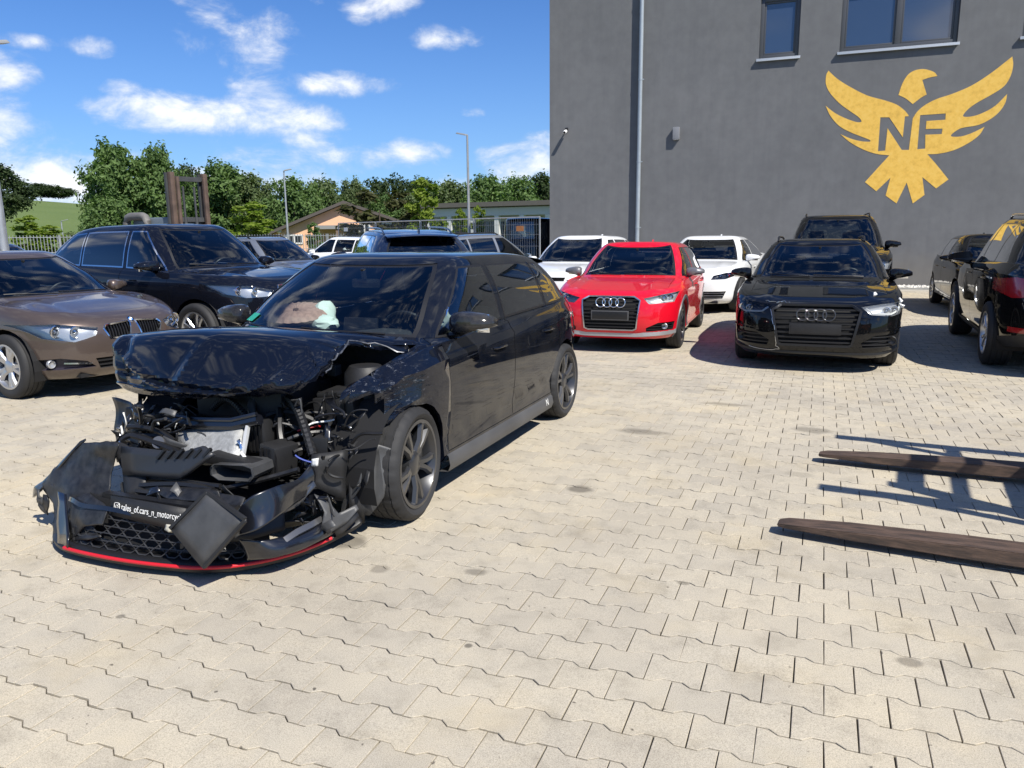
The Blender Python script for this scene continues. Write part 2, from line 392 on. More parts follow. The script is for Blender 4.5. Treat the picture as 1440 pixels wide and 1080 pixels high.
        for i in range(len(poly)):
            p, q = poly[i], poly[(i + 1) % len(poly)]
            no = [0, 0, 0]; no[a] = q[1] - p[1]; no[b] = -(q[0] - p[0]); co = [0, 0, 0]; co[a] = p[0]; co[b] = p[1]
            fs = [f for f in fs if f.is_valid]
            g = list({e for f in fs for e in f.edges}) + list({v for f in fs for v in f.verts}) + fs
            r = bmesh.ops.bisect_plane(bm, geom=g, dist=1e-5, plane_co=co, plane_no=no)
            fs = list({x for x in r['geom'] if isinstance(x, bmesh.types.BMFace)} | {f for f in fs if f.is_valid})
        def inside(c):
            for i in range(len(poly)):
                p, q = poly[i], poly[(i + 1) % len(poly)]
                if (q[0] - p[0]) * (c[b] - p[1]) - (q[1] - p[1]) * (c[a] - p[0]) < -1e-7: return False
            return True
        return [f for f in fs if f.is_valid and sel(f) and inside(f.calc_center_median())]
    def take(s, faces, delete=True):
        nb = bmesh.new(); mp = {}
        for f in faces:
            for v in f.verts:
                if v not in mp: mp[v] = nb.verts.new(v.co)
        for f in faces:
            try: nb.faces.new([mp[v] for v in f.verts])
            except ValueError: pass
        if delete: bmesh.ops.delete(s.bm, geom=faces, context='FACES')
        nb.normal_update(); return nb
def panelize(nb, gap=.0048, depth=.02):
    """pull the rim of a panel in by the shut line and fold its edge inwards"""
    nb.normal_update()
    be = [e for e in nb.edges if e.is_boundary]; bv = {v for e in be for v in e.verts}
    mv = {}
    for v in bv:
        d = Vector()
        for f in v.link_faces: d += (f.calc_center_median() - v.co).normalized()
        d -= v.normal * d.dot(v.normal)
        if d.length > 1e-6: mv[v] = d.normalized() * gap
    nrm = {v: v.normal.copy() for v in bv}
    for v, d in mv.items(): v.co += d
    r = bmesh.ops.extrude_edge_only(nb, edges=be)
    src = {}
    for v in r['geom']:
        if isinstance(v, bmesh.types.BMVert):
            best = min((e.other_vert(v) for e in v.link_edges if e.other_vert(v) in nrm), key=lambda o: (o.co - v.co).length, default=None)
            if best is not None: v.co -= nrm[best] * depth
    return nb
def recess(nb, depth, dirv=None):
    """sink a patch by depth and wall it up to its old rim"""
    nb.normal_update(); be = [e for e in nb.edges if e.is_boundary]
    nr = {v: (Vector(dirv) if dirv is not None else v.normal.copy()) for v in nb.verts}
    r = bmesh.ops.extrude_edge_only(nb, edges=be); new = {v for v in r['geom'] if isinstance(v, bmesh.types.BMVert)}
    for v in nr: v.co -= nr[v] * depth
    bmesh.ops.recalc_face_normals(nb, faces=nb.faces[:])
    return nb
def offset(nb, d):
    nb.normal_update(); n = {v: v.normal.copy() for v in nb.verts}
    for v in n: v.co += n[v] * d
    return nb

# wheels ------------------------------------------------------------
WHEELS = {}
def wheel_meshes(key, r, w, rim, style, mat):
    """tyre, rim and brake disc about the origin, axle along Y, outer face at +Y"""
    if key in WHEELS: return WHEELS[key]
    h = w / 2; bm = bmesh.new(); g = .006
    prof = [(rim, h * .80), (rim + .012, h * .95), ((r + rim) / 2, h * 1.03), (r - .028, h * .98), (r - .008, h * .86)]
    for a in (.62, .2, -.2, -.62):
        prof += [(r, h * (a + .05)), (r - g, h * (a + .035)), (r - g, h * (a - .035)), (r, h * (a - .05))]
    prof += [(r - .008, -h * .86), (r - .028, -h * .98), ((r + rim) / 2, -h * 1.03), (rim + .012, -h * .95), (rim, -h * .80)]
    nseg = 120 if key == 'w_i30' else 48
    lathe(bm, prof, nseg)
    if nseg == 120:                                   # cross cuts of the tread blocks
        bm.verts.ensure_lookup_table()
        for i, (pr_, pa_) in enumerate(prof):
            if pr_ > r - .010:
                for k in range(nseg):
                    if (k + (2 if pa_ > 0 else 0)) % 5 == 0:
                        v = bm.verts[i * nseg + k]; f_ = (pr_ - .006) / pr_; v.co.x *= f_; v.co.z *= f_
    tyre = finish(bm, 'tyre', 40); tyre.materials.append(M['rubber'])
    bm = bmesh.new()
    lathe(bm, [(rim + .008, h * .86), (rim + .006, h * .95), (rim - .012, h * .95), (rim - .022, h * .80), (rim - .05, h * .1), (rim - .045, -h * .85)], 48)
    lathe(bm, [(.001, h * .80), (.055, h * .80), (.072, h * .70), (.078, h * .35)], 24)
    n, pair, sw = style
    for k in range(n):
        for sgn in ((-1, 1) if pair else (0,)):
            t0 = 2 * math.pi * k / n; t1 = t0 + sgn * pair
            a = Vector((math.cos(t0 + sgn * pair * .45), 0, math.sin(t0 + sgn * pair * .45))); b = Vector((math.cos(t1), 0, math.sin(t1)))
            p0 = a * .055 + Vector((0, h * .66, 0)); p1 = b * (rim - .010) + Vector((0, h * .80, 0)); pm = (a * .5 + b * .5).normalized() * (rim * .55) + Vector((0, h * .80, 0))
            tl = [p0, pm, p1]; quad = []
            for j, p in enumerate(tl):
                d = (tl[min(j + 1, 2)] - tl[max(j - 1, 0)]).normalized(); sd = d.cross(Vector((0, 1, 0))).normalized()
                ww = sw * (1.15, .92, 1.1)[j]
                quad.append([bm.verts.new(p + sd * ww + Vector((0, -.012, 0))), bm.verts.new(p + sd * ww * .55 + Vector((0, .008, 0))), bm.verts.new(p - sd * ww * .55 + Vector((0, .008, 0))), bm.verts.new(p - sd * ww + Vector((0, -.012, 0))), bm.verts.new(p + Vector((0, -.045, 0)))])
            for u, v in zip(quad, quad[1:]):
                for q in range(5): bm.faces.new((u[q], u[(q + 1) % 5], v[(q + 1) % 5], v[q]))
    for k in range(5):
        t = 2 * math.pi * (k + .5) / 5; lathe(bm, [(.001, h * .74), (.009, h * .74), (.011, h * .6)], 8, c=(.05 * math.cos(t), .0, .05 * math.sin(t)))
    bmesh.ops.recalc_face_normals(bm, faces=bm.faces[:])
    rimm = finish(bm, 'rim', 35); rimm.materials.append(mat)
    bm = bmesh.new(); lathe(bm, [(.05, h * .2), (.09, h * .25), (rim - .07, h * .25), (rim - .07, h * .05), (.05, h * .05)], 32)
    box(bm, (-(rim - .10) * .85, h * .2, .05), (.08, .07, .16), bev=.01)
    disc = finish(bm, 'brake_disc', 40); disc.materials.append(M['steel'])
    WHEELS[key] = (tyre, rimm, disc); return WHEELS[key]
def add_wheel(parent, key, x, y, r, steer=0.0, camber=0.0, rot=0.3):
    t, ri, di = WHEELS[key]; sg = 1 if y > 0 else -1
    o = mesh_obj('wheel', t, None, parent); o.location = (x, y, r)
    o.rotation_euler = (camber, 0, steer + (0 if sg > 0 else math.pi))
    a = mesh_obj('rim', ri, None, o); a.rotation_euler = (0, rot, 0); mesh_obj('brake_disc', di, None, o)
    return o

# cabin -------------------------------------------------------------
def cabin_meshes():
    bm = bmesh.new()                                  # a seat, base at origin, facing +x
    box(bm, (0, 0, .10), (.50, .50, .18), bev=.05)
    m = Matrix.Rotation(R(-14), 3, 'Y'); box(bm, (-.27, 0, .44), (.15, .48, .62), m, bev=.055)
    box(bm, (-.36, 0, .84), (.09, .26, .17), m, bev=.04)
    for s in (-.06, .06): tube(bm, [(-.34, s, .70), (-.36, s, .80)], .007, 6)
    seat = finish(bm, 'seat', 50); seat.materials.append(M['interior'])
    bm = bmesh.new()
    lathe(bm, [(.185 + .016 * math.cos(a), .016 * math.sin(a)) for a in np.linspace(0, 2 * math.pi, 9)[:-1]], 28, 'Z', closed=True)
    box(bm, (0, 0, -.02), (.13, .16, .05), bev=.02)
    for a in (0, 2.2, -2.2): box(bm, (.10 * math.cos(a + 3.14), .10 * math.sin(a + 3.14), -.01), (.15, .03, .02), Matrix.Rotation(a, 3, 'Z'))
    sw = finish(bm, 'steering_wheel', 40); sw.materials.append(M['black_plastic'])
    return seat, sw
SEAT, SWHEEL = cabin_meshes()
def add_cabin(root, sh, lean=None, seats=True):
    sp = sh.sp; cx, cz = sp['cowl']; hw = sh.hw; w = hw * .80; zf = .30 + sp.get('lift', 0)
    n = 12; V = []; prof = [(cx - .10, cz - .045), (cx - .30, cz - .03), (cx - .48, cz - .055), (cx - .54, cz - .12), (cx - .50, cz - .30), (cx - .52, cz - .55)]
    for (x, z) in prof:
        for j in range(n + 1):
            y = -w + 2 * w * j / n; hump = .035 * math.exp(-((y - .36 * hw / .9) / .17) ** 2) if .25 < (cx - x) < .6 else 0
            V.append((x + (.10 * (abs(y) / w) ** 3 * -1 if x > cx - .2 else 0), y, z + hump))
    pyobj('dashboard', V, grid_faces(len(prof), n + 1), M['interior'], root, 50)
    o = mesh_obj('steering_wheel', SWHEEL, None, root); o.location = (cx - .63, .36, cz - .09); o.rotation_euler = (0, R(-66), 0)
    bm = bmesh.new(); box(bm, ((cx + sp['rg'][0]) / 2, 0, zf - .04), (cx - sp['rg'][0] - .1, w * 2, .05))
    obj('cabin_floor', bm, M['interior'], root)
    if seats:
        for s in (1, -1):
            o = mesh_obj('front_seat', SEAT, None, root); o.location = (cx - 1.13, s * .37, zf + sp.get('seat', 0))
            o = mesh_obj('rear_seat', SEAT, None, root); o.location = (cx - 1.98, s * .36, zf + sp.get('seat', 0) + .02); o.scale = (1, 1.35, .93)
    rf = sp['roof'][0]; bm = bmesh.new()
    box(bm, (rf + .02, 0, sp['H'] - .20), (.035, .22, .065), bev=.02); tube(bm, [(rf + .04, 0, sp['H'] - .17), (rf + .05, 0, sp['H'] - .10)], .02, 6)
    obj('interior_mirror', bm, M['black_plastic'], root, 40)

def strip(bm, pts, w, h, nrm=None, mi=0):
    """flat bar lying on a surface: pts are surface points, w across, h proud; nrm gives the outward direction at each"""
    pts = [Vector(p) for p in pts if p is not None]; q = []
    for i, p in enumerate(pts):
        d = (pts[min(i + 1, len(pts) - 1)] - pts[max(i - 1, 0)]).normalized(); n = Vector(nrm[i] if isinstance(nrm, list) else nrm).normalized()
        n = (n - d * n.dot(d)).normalized(); s = d.cross(n)
        q.append([bm.verts.new(p + s * w / 2 - n * h * .6), bm.verts.new(p + s * w / 2 * .8 + n * h), bm.verts.new(p - s * w / 2 * .8 + n * h), bm.verts.new(p - s * w / 2 - n * h * .6)])
    for a, b in zip(q, q[1:]):
        for k in range(4): bm.faces.new((a[k], b[k], b[(k + 1) % 4], a[(k + 1) % 4])).material_index = mi
    bm.faces.new(q[0]).material_index = mi; bm.faces.new(q[-1][::-1]).material_index = mi
def lerp_path(poly, n=6, closed=False):
    out = []; m = len(poly)
    for i in range(m if closed else m - 1):
        a, b = poly[i], poly[(i + 1) % m]
        for j in range(n): out.append(tuple(a[c] + (b[c] - a[c]) * j / n for c in range(len(a))))
    out.append(tuple(poly[0] if closed else poly[-1])); return out

def mirror_mesh(kind=0):
    """door mirror, root at origin on the +Y side, glass facing -X"""
    bm = bmesh.new(); nu, nv = 14, 10; V = []
    for i in range(nu):
        u = math.pi * i / (nu - 1)
        for j in range(nv):
            a = 2 * math.pi * j / nv; r = max(math.sin(u), 0) ** .42
            cu = -math.cos(u); y = .125 + .130 * cu; rz = .072 * (1 - .22 * cu); rx = .088
            ca, sa = math.cos(a), math.sin(a); ca = math.copysign(abs(ca) ** .75, ca); sa = math.copysign(abs(sa) ** .6, sa)
            x = max(r * rx * ca, -.030); zz = r * rz * sa; zz = zz if zz > 0 else zz * (.55 + .25 * -cu)
            V.append(bm.verts.new((x - .045 * (y / .24) ** 2, y, .030 + zz)))
    for i in range(nu - 1):
        for j in range(nv): bm.faces.new((V[i * nv + j], V[i * nv + (j + 1) % nv], V[(i + 1) * nv + (j + 1) % nv], V[(i + 1) * nv + j]))
    bmesh.ops.remove_doubles(bm, verts=bm.verts[:], dist=.0008)
    tube(bm, [(0, -.03, -.035), (0, .05, -.025), (0, .10, .0)], [.032, .024, .02], 8, flat=.6)
    bmesh.ops.recalc_face_normals(bm, faces=bm.faces[:])
    me = finish(bm, 'door_mirror', 50)
    bm = bmesh.new(); box(bm, (-.036, .12, .035), (.006, .185, .105), Matrix.Rotation(R(6), 3, 'Z'), bev=.002)
    gl = finish(bm, 'mirror_glass', 40); gl.materials.append(M['mirror'])
    bm = bmesh.new(); strip(bm, [Vector((.062 - .045 * (y / .24) ** 2 + (-.012 if y > .2 else 0), y, .012)) for y in (.06, .12, .18, .225)], .012, .010, (1, 0, 0))
    ind = finish(bm, 'indicator', 40); ind.materials.append(M['bowl'])
    return me, gl, ind
MIRR, MIRG, MIRI = mirror_mesh()
MIRL = MIRR.copy(); MIRL.transform(Matrix.Scale(-1, 4, (0, 1, 0))); MIRL.flip_normals()
MIRGL = MIRG.copy(); MIRGL.transform(Matrix.Scale(-1, 4, (0, 1, 0))); MIRGL.flip_normals()
MIRIL = MIRI.copy(); MIRIL.transform(Matrix.Scale(-1, 4, (0, 1, 0))); MIRIL.flip_normals()
_mm = {}
def mirror_for(mat, sg):
    k = (mat.name, sg)
    if k not in _mm:
        me = (MIRR if sg > 0 else MIRL).copy(); me.materials.append(mat); _mm[k] = me
    return _mm[k]

def make_car(name, loc, deg, sp, label, front=None, rear=None, cat='car', group='cars parked in the yard', wreck=None):
    root = empty(name, (loc[0], loc[1], 0), R(deg)); tag(root, label, cat, group)
    sh = Shell(sp); bm = sh.bm; lev = sh.lev; ls, lk, lh = sh.ls, sh.lk, sh.lh
    g = sp.get; wb, r = sp['wb'], sp['r']; pm = sp['paint']; hw = sh.hw
    cx, cz = sp['cowl']; rf, rr = sp['roof']
    K7, K9 = lev['R7'], lev['R9']; c7, c9 = sh.K['R7'], sh.K['R9']
    # glass ---------------------------------------------------------
    def glass(faces, nm, mat, trim=.018, tm=None, delta=-.002):
        if not faces: return None
        nb = sh.take(faces); nb.normal_update()
        rr_ = bmesh.ops.inset_region(nb, faces=nb.faces[:], thickness=trim, depth=0, use_even_offset=True, use_boundary=True)
        for f in rr_['faces']: f.material_index = 1
        offset(nb, delta)
        return obj(nm, nb, [mat, tm or M['black_plastic']], root, 40)
    ws = [f for f in bm.faces if f[ls] == 0 and K7 <= f[lk] < K9 and f[lh] < NF - 1]
    glass(ws, 'windscreen', g('ws_mat', M['glass']), .03, delta=-.004)
    rw = [f for f in bm.faces if f[ls] == 2 and f[lk] >= K7 + g('rw0', 0) and f[lk] < K9 - 1 and f[lh] >= NF + NS + 2]
    glass(rw, 'rear_window', g('rw_mat', M['dark_glass']), .03)
    af, at = c7[NF], c9[NF]; rb_, rt = c7[NF + NS], c9[NF + NS]
    zb = min(af[2], rb_[2]) - .1; zt = max(at[2], rt[2]) + .1
    def ln(p, q, dx):
        f = lambda z: p[0] + dx + (q[0] - p[0]) * (z - p[2]) / (q[2] - p[2])
        return (f(zb), f(zt))
    A = ln(af, at, -g('apil', .075)); Cc = ln(rb_, rt, g('cpil', .16)); xb = g('xb', -.12); xc = g('xc', None); lean = g('blean', -.05)
    B = (xb + .03, xb + lean)
    seln = lambda f: f[ls] == 1 and K7 <= f[lk] < K9 - 1
    def winpoly(l, rgt): return [(l[0], zb), (rgt[0], zb), (rgt[1], zt), (l[1], zt)]
    wins = [(winpoly((A[0], A[1]), (B[0] + .035, B[1] + .035)), g('fw_mat', M['glass']))]
    if xc is None: wins.append((winpoly((B[0] - .035, B[1] - .035), Cc), g('sw_mat', M['dark_glass'])))
    else:
        Q = (xc + .03, xc + lean * .5)
        wins.append((winpoly((B[0] - .035, B[1] - .035), (Q[0] + .02, Q[1] + .02)), g('sw_mat', M['dark_glass'])))
        wins.append((winpoly((Q[0] - .02, Q[1] - .02), Cc), g('sw_mat', M['dark_glass'])))
    for poly, mt_ in wins:
        fs = sh.cut(poly, (0, 2), seln)
        for sg in (1, -1):
            ff = [f for f in fs if f.is_valid and f.calc_center_median().y * sg > 0]
            glass(ff, 'side_window', mt_, g('trimw', .014), g('trim_mat', M['black_plastic']), .001)
    # wheel arches --------------------------------------------------
    ra = g('arch', r + .05); axz = g('archz', r)
    for xw in (wb / 2, -wb / 2):
        poly = [(xw + ra * math.cos(t), axz + ra * math.sin(t)) for t in np.linspace(0, 2 * math.pi, 29)[:-1]]
        fs = sh.cut(poly, (0, 2), lambda f: f[lk] < lev['R5'] + 1 and f[ls] < 3 and abs(f.normal.y) > .25)
        bmesh.ops.delete(bm, geom=fs, context='FACES')
        be = [e for e in bm.edges if e.is_boundary and all(abs(math.hypot(v.co.x - xw, v.co.z - axz) - ra) < .004 for v in e.verts)]
        rx = bmesh.ops.extrude_edge_only(bm, edges=be)
        for v in rx['geom']:
            if isinstance(v, bmesh.types.BMVert): v.co.y -= math.copysign(.07, v.co.y)
    for xw in (wb / 2, -wb / 2):
        for sg in (1, -1):
            liner = bmesh.new()
            ring = [[liner.verts.new((xw + (ra + .012) * math.cos(t), sg * (hw - o_), axz + (ra + .012) * math.sin(t))) for t in np.linspace(-.35, math.pi + .35, 15)] for o_ in (.05, .34)]
            for i in range(14): liner.faces.new((ring[0][i], ring[0][i + 1], ring[1][i + 1], ring[1][i]))
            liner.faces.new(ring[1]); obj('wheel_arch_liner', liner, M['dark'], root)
            if g('cladding'):
                cb = bmesh.new(); pts = [sh.side(xw + (ra + .025) * math.cos(t), axz + (ra + .025) * math.sin(t), sg, .002) for t in np.linspace(-.30, math.pi + .30, 22)]
                strip(cb, pts, .055, .006, (0, sg, 0)); obj('arch_trim', cb, g('cladding'), root, 40)
    # doors ---------------------------------------------------------
    d0, d2 = g('doors', (wb / 2 - ra - .06, -wb / 2 + ra * .55)); sb = g('sill', .2) + .085; dt = 1.3
    sel = lambda f: f[ls] == 1 and f[lk] < K7
    for (xa, xz) in ((d0, xb), (xb, d2)):
        fs = sh.cut([(xa, sb), (xa - .01, dt), (xz - .01, dt), (xz, sb)], (0, 2), sel)
        for sg in (1, -1):
            ff = [f for f in fs if f.is_valid and f.calc_center_median().y * sg > 0]
            if not ff: continue
            d = obj('door', panelize(sh.take(ff)), pm, root, 40)
            hb = bmesh.new(); hx = xz + .16; hz = (g('belt') + g('beltr', g('belt') + .05)) / 2 - g('hz', .15)
            pts = [sh.side(hx + t * .2, hz, sg, .018 if 0 < i < 4 else -.004) for i, t in enumerate((0, .12, .5, .88, 1))]
            if None not in pts: tube(hb, pts, .012, 8, flat=.7)
            obj('door_handle', hb, g('handle', pm), d, 40)
    # bonnet --------------------------------------------------------
    if wreck is None:
        fs = [f for f in bm.faces if f[ls] == 0 and lev['R5'] + 1 <= f[lk] < K7 - 1 and f[lh] < NF - 1]
        obj('bonnet', panelize(sh.take(fs), .0045, .02), pm, root, 40)
    if front: front(root, sh)
    if rear: rear(root, sh)
    # mirrors -------------------------------------------------------
    mx = af[0] - g('mx', .20)
    for sg in (1, -1):
        p = sh.side(mx, af[2] - .015, sg)
        o = mesh_obj('door_mirror', mirror_for(g('mirror', pm), sg), None, root); o.location = (mx, p.y + sg * .0, af[2] + .01 + g('mz', 0)); sc = g('msc', 1.0); o.scale = (sc, sc, sc)
        mesh_obj('mirror_glass', MIRG if sg > 0 else MIRGL, None, o)
        if g('indicator'): mesh_obj('indicator', MIRI if sg > 0 else MIRIL, None, o)
    # underbody, cowl, wipers ----------------------------------------
    ub = bmesh.new(); box(ub, (0, 0, g('sill', .2) + .03), (sp['L'] - .5, hw * 1.25, .04)); box(ub, (0, 0, g('sill', .2) + .04), (wb - 2 * ra - .04, hw * 1.84, .05))
    box(ub, (0, 0, r), (wb, .08, .08)); box(ub, (wb / 2, 0, r), (.08, hw * 1.6, .08)); box(ub, (-wb / 2, 0, r), (.08, hw * 1.6, .08))
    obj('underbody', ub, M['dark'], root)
    for y0, y1 in ((.52, -.06), (-.1, -.58)):
        wp = bmesh.new()
        pts = [sh.top(cx + .02 - .16 * abs(y / .7) ** 2.5 - .05 * t, y, .012) for t in np.linspace(0, 1, 6) for y in [y0 + (y1 - y0) * t]]
        tube(wp, pts, .007, 5); obj('wiper', wp, M['black_plastic'], root)
    # roof details ---------------------------------------------------
    if g('rails'):
        for sg in (1, -1):
            rb2 = bmesh.new(); xs = np.linspace(rf - .22, rr + .22, 12); wr = g('wr', hw * .66)
            pts = []
            for i, x in enumerate(xs):
                p = sh.top(x, sg * wr * .90); pts.append(Vector((x, sg * wr * .90, p.z + (.0 if i in (0, 11) else .045))))
            tube(rb2, pts, .015, 8); obj('roof_rail', rb2, g('rails'), root, 50)
    if g('fin', True):
        fb = bmesh.new(); p = sh.top(rr + .22, 0); fs = prism(fb, [(0, 0), (.14, 0), (.03, .065), (.0, .06)], -.012, .012)
        bmesh.ops.transform(fb, matrix=Matrix.Translation((rr + .15, 0, p.z - .005)) @ Matrix.Rotation(R(90), 4, 'X'), verts=fb.verts[:])
        obj('aerial_fin', fb, g('fin_mat', pm), root)
    add_cabin(root, sh)
    # wheels ---------------------------------------------------------
    key = sp['wheel']
    for xw in (wb / 2, -wb / 2):
        for sg in (1, -1):
            if wreck and xw > 0: continue
            add_wheel(root, key, xw, sg * (hw - g('woff', .115)), r, g('steer', 0) if xw > 0 else 0, 0, random.random() * 6)
    if wreck: wreck(root, sh)
    bmesh.ops.delete(bm, geom=[v for v in bm.verts if not v.link_faces], context='VERTS')
    obj('body', bm, pm, root, 38)
    return root, sh
# ------------------------------------------------------------------ setting
def node_mat(name):
    m = bpy.data.materials.new(name); m.use_nodes = True; return m, m.node_tree, m.node_tree.nodes, m.node_tree.links
def noise(N, L, vec, scale, detail=5, rough=.55):
    n = N.new('ShaderNodeTexNoise'); n.inputs['Scale'].default_value = scale; n.inputs['Detail'].default_value = detail; n.inputs['Roughness'].default_value = rough
    L.new(vec, n.inputs['Vector']); return n.outputs[0]
def ramp(N, L, fac, stops):
    r = N.new('ShaderNodeValToRGB'); e = r.color_ramp.elements
    while len(e) < len(stops): e.new(.5)
    for i, (p, c) in enumerate(stops): e[i].position = p; e[i].color = (*c, 1) if len(c) == 3 else c
    L.new(fac, r.inputs[0]); return r.outputs[0]
def mix(N, L, fac, a, b, mode='MIX'):
    m = N.new('ShaderNodeMixRGB'); m.blend_type = mode
    for i, v in enumerate((fac, a, b)):
        if isinstance(v, (int, float)): m.inputs[i].default_value = v
        elif isinstance(v, tuple): m.inputs[i].default_value = (*v, 1)
        else: L.new(v, m.inputs[i])
    return m.outputs[0]
def math_(N, L, op, a, b=0.0, clamp=False):
    m = N.new('ShaderNodeMath'); m.operation = op; m.use_clamp = clamp
    for i, v in enumerate((a, b)):
        if isinstance(v, (int, float)): m.inputs[i].default_value = v
        else: L.new(v, m.inputs[i])
    return m.outputs[0]

def paver_material():
    m, nt, N, L = node_mat('concrete pavers'); b = N['Principled BSDF']
    geo = N.new('ShaderNodeNewGeometry'); pos = geo.outputs['Position']
    at = N.new('ShaderNodeAttribute'); at.attribute_name = 'tone'
    base = ramp(N, L, at.outputs['Fac'], [(0, (.375, .343, .287)), (.3, (.420, .382, .314)), (.7, (.442, .401, .325)), (1, (.458, .410, .322))])
    big = noise(N, L, pos, .55, 6); base = mix(N, L, 1.0, base, ramp(N, L, big, [(.32, (.86, .85, .84)), (.5, (.98, .975, .96)), (.68, (1.1, 1.07, 1.0))]), 'MULTIPLY')
    med = noise(N, L, pos, 6.5, 5, .6); base = mix(N, L, 1.0, base, ramp(N, L, med, [(.28, (.82, .815, .81)), (.46, (1, 1, 1)), (.72, (1.07, 1.06, 1.04))]), 'MULTIPLY')
    fine = noise(N, L, pos, 260, 3, .7); base = mix(N, L, 1.0, base, ramp(N, L, fine, [(.30, (.62, .61, .60)), (.5, (1, 1, 1)), (.72, (1.28, 1.27, 1.24))]), 'MULTIPLY')
    # ochre dust near the wreck and oil spots, each with a shape of its own
    sp = N.new('ShaderNodeSeparateXYZ'); L.new(pos, sp.inputs[0])
    wob = math_(N, L, 'MULTIPLY', math_(N, L, 'SUBTRACT', noise(N, L, pos, 9, 4), .5), .9)
    for (x, y, rx, ry, k) in ((-1.33, 4.52, .085, .07, .62), (-1.26, 6.05, .20, .09, .4), (.02, 6.55, .16, .10, .45), (-1.45, 3.18, .06, .04, .5), (-2.25, 3.28, .12, .10, .55), (.40, 3.02, .05, .035, .5), (-3.95, 3.35, .55, .09, .45), (-.75, 7.3, .22, .06, .35), (-1.9, 3.05, .05, .05, .4), (1.0, 6.0, .10, .05, .35), (-.5, 3.4, .03, .02, .5), (-1.2, 2.55, .018, .018, .7), (-.9, 7.95, .12, .05, .35), (-2.7, 2.25, .02, .02, .6), (-.05, 5.3, .10, .06, .22)):
        dx = math_(N, L, 'DIVIDE', math_(N, L, 'SUBTRACT', sp.outputs[0], x), rx); dy = math_(N, L, 'DIVIDE', math_(N, L, 'SUBTRACT', sp.outputs[1], y), ry)
        d = math_(N, L, 'ADD', math_(N, L, 'SQRT', math_(N, L, 'ADD', math_(N, L, 'MULTIPLY', dx, dx), math_(N, L, 'MULTIPLY', dy, dy))), wob)
        f = math_(N, L, 'MULTIPLY', math_(N, L, 'SUBTRACT', 1.15, d, True), k * 2.2, True)
        base = mix(N, L, math_(N, L, 'MINIMUM', f, k), base, (.055, .048, .040))
    # sparse dark specks and pale scuffs
    sk_ = noise(N, L, pos, 28, 2, .5); base = mix(N, L, ramp(N, L, sk_, [(.72, (0, 0, 0)), (.78, (1, 1, 1))]), base, (.12, .105, .085))
    och = noise(N, L, pos, 1.7, 5, .6); base = mix(N, L, 1.0, base, ramp(N, L, och, [(.52, (1, 1, 1)), (.70, (1.03, 1.0, .93))]), 'MULTIPLY')
    sc2 = noise(N, L, pos, 2.1, 7, .72); base = mix(N, L, 1.0, base, ramp(N, L, sc2, [(.32, (.86, .855, .85)), (.46, (1, 1, 1)), (.62, (1, 1, 1)), (.74, (1.07, 1.055, 1.02))]), 'MULTIPLY')
    L.new(base, b.inputs['Base Color']); b.inputs['Roughness'].default_value = .86; b.inputs['Specular IOR Level'].default_value = .25
    bp = N.new('ShaderNodeBump'); bp.inputs['Strength'].default_value = .5; bp.inputs['Distance'].default_value = .0025
    L.new(math_(N, L, 'ADD', noise(N, L, pos, 330, 3, .7), math_(N, L, 'MULTIPLY', noise(N, L, pos, 14, 3), .8)), bp.inputs['Height']); L.new(bp.outputs[0], b.inputs['Normal'])
    return m
PAVER = paver_material()
M['joint'] = pbsdf('joint sand', (.085, .074, .056), .95, vary=(3, .6), bump=(90, .5, .004))
M['far_paving'] = pbsdf('far paving', (.37, .345, .29), .9, vary=(1.2, .15))
WALL_Y = 23.6

# land to the horizon, with the field rising on the left
def land():
    az = np.linspace(0, 2 * math.pi, 145)[:-1]; rad = [0, 6, 14, 26, 40, 55, 70, 85, 100, 120, 140, 165, 190, 220, 250, 280, 320, 380, 460, 600, 900, 1500, 3200]
    V = [(0, 0, -.06)]; F = []
    def zz(a, r):
        d = math.degrees(a) - 90                       # degrees left of +Y
        lat = math.exp(-((d - 62) / 22) ** 2)
        s = min(max((r - 70) / 210, 0), 1); s = s * s * (3 - 2 * s)
        far = 1.0 if r < 340 else max(0, 1 - (r - 340) / 500)
        return -.06 + 13.0 * s * lat * far + 5.0 * s * math.exp(-((d - 20) / 26) ** 2) * far
    for r in rad[1:]:
        for a in az: V.append((r * math.cos(a), r * math.sin(a), zz(a, r)))
    n = len(az)
    for i in range(n): F.append((0, 1 + i, 1 + (i + 1) % n))
    for k in range(len(rad) - 2):
        for i in range(n): F.append((1 + k * n + i, 1 + (k + 1) * n + i, 1 + (k + 1) * n + (i + 1) % n, 1 + k * n + (i + 1) % n))
    m, nt, N, L = node_mat('field grass'); b = N['Principled BSDF']; g = N.new('ShaderNodeNewGeometry')
    c = ramp(N, L, noise(N, L, g.outputs['Position'], .05, 6), [(.3, (.10, .145, .058)), (.55, (.125, .17, .068)), (.75, (.15, .185, .08))])
    c = mix(N, L, .5, c, ramp(N, L, noise(N, L, g.outputs['Position'], 2.2, 6), [(.3, (.07, .105, .025)), (.7, (.13, .175, .05))]))
    L.new(c, b.inputs['Base Color']); b.inputs['Roughness'].default_value = .95; b.inputs['Specular IOR Level'].default_value = .1
    o = pyobj('ground', V, F, m, smooth=60); tag(o, kind='structure'); return o
land()
bm = bmesh.new(); bmesh.ops.create_grid(bm, x_segments=1, y_segments=1, size=1)
for v in bm.verts: v.co = Vector((-14 + v.co.x * 30, 9.9 + v.co.y * 13.0, -.0100))
yard = tag(obj('paved_yard', bm, M['joint']), kind='structure')
bm = bmesh.new()
for (x0, x1, y0, y1) in ((-44, -10.2, -3.1, 22.9), (-10.2, 16, 22.2, 22.9), (-44, -8.0, 22.9, 34)):
    bm.faces.new([bm.verts.new(p) for p in ((x0, y0, -.005), (x1, y0, -.005), (x1, y1, -.005), (x0, y1, -.005))])
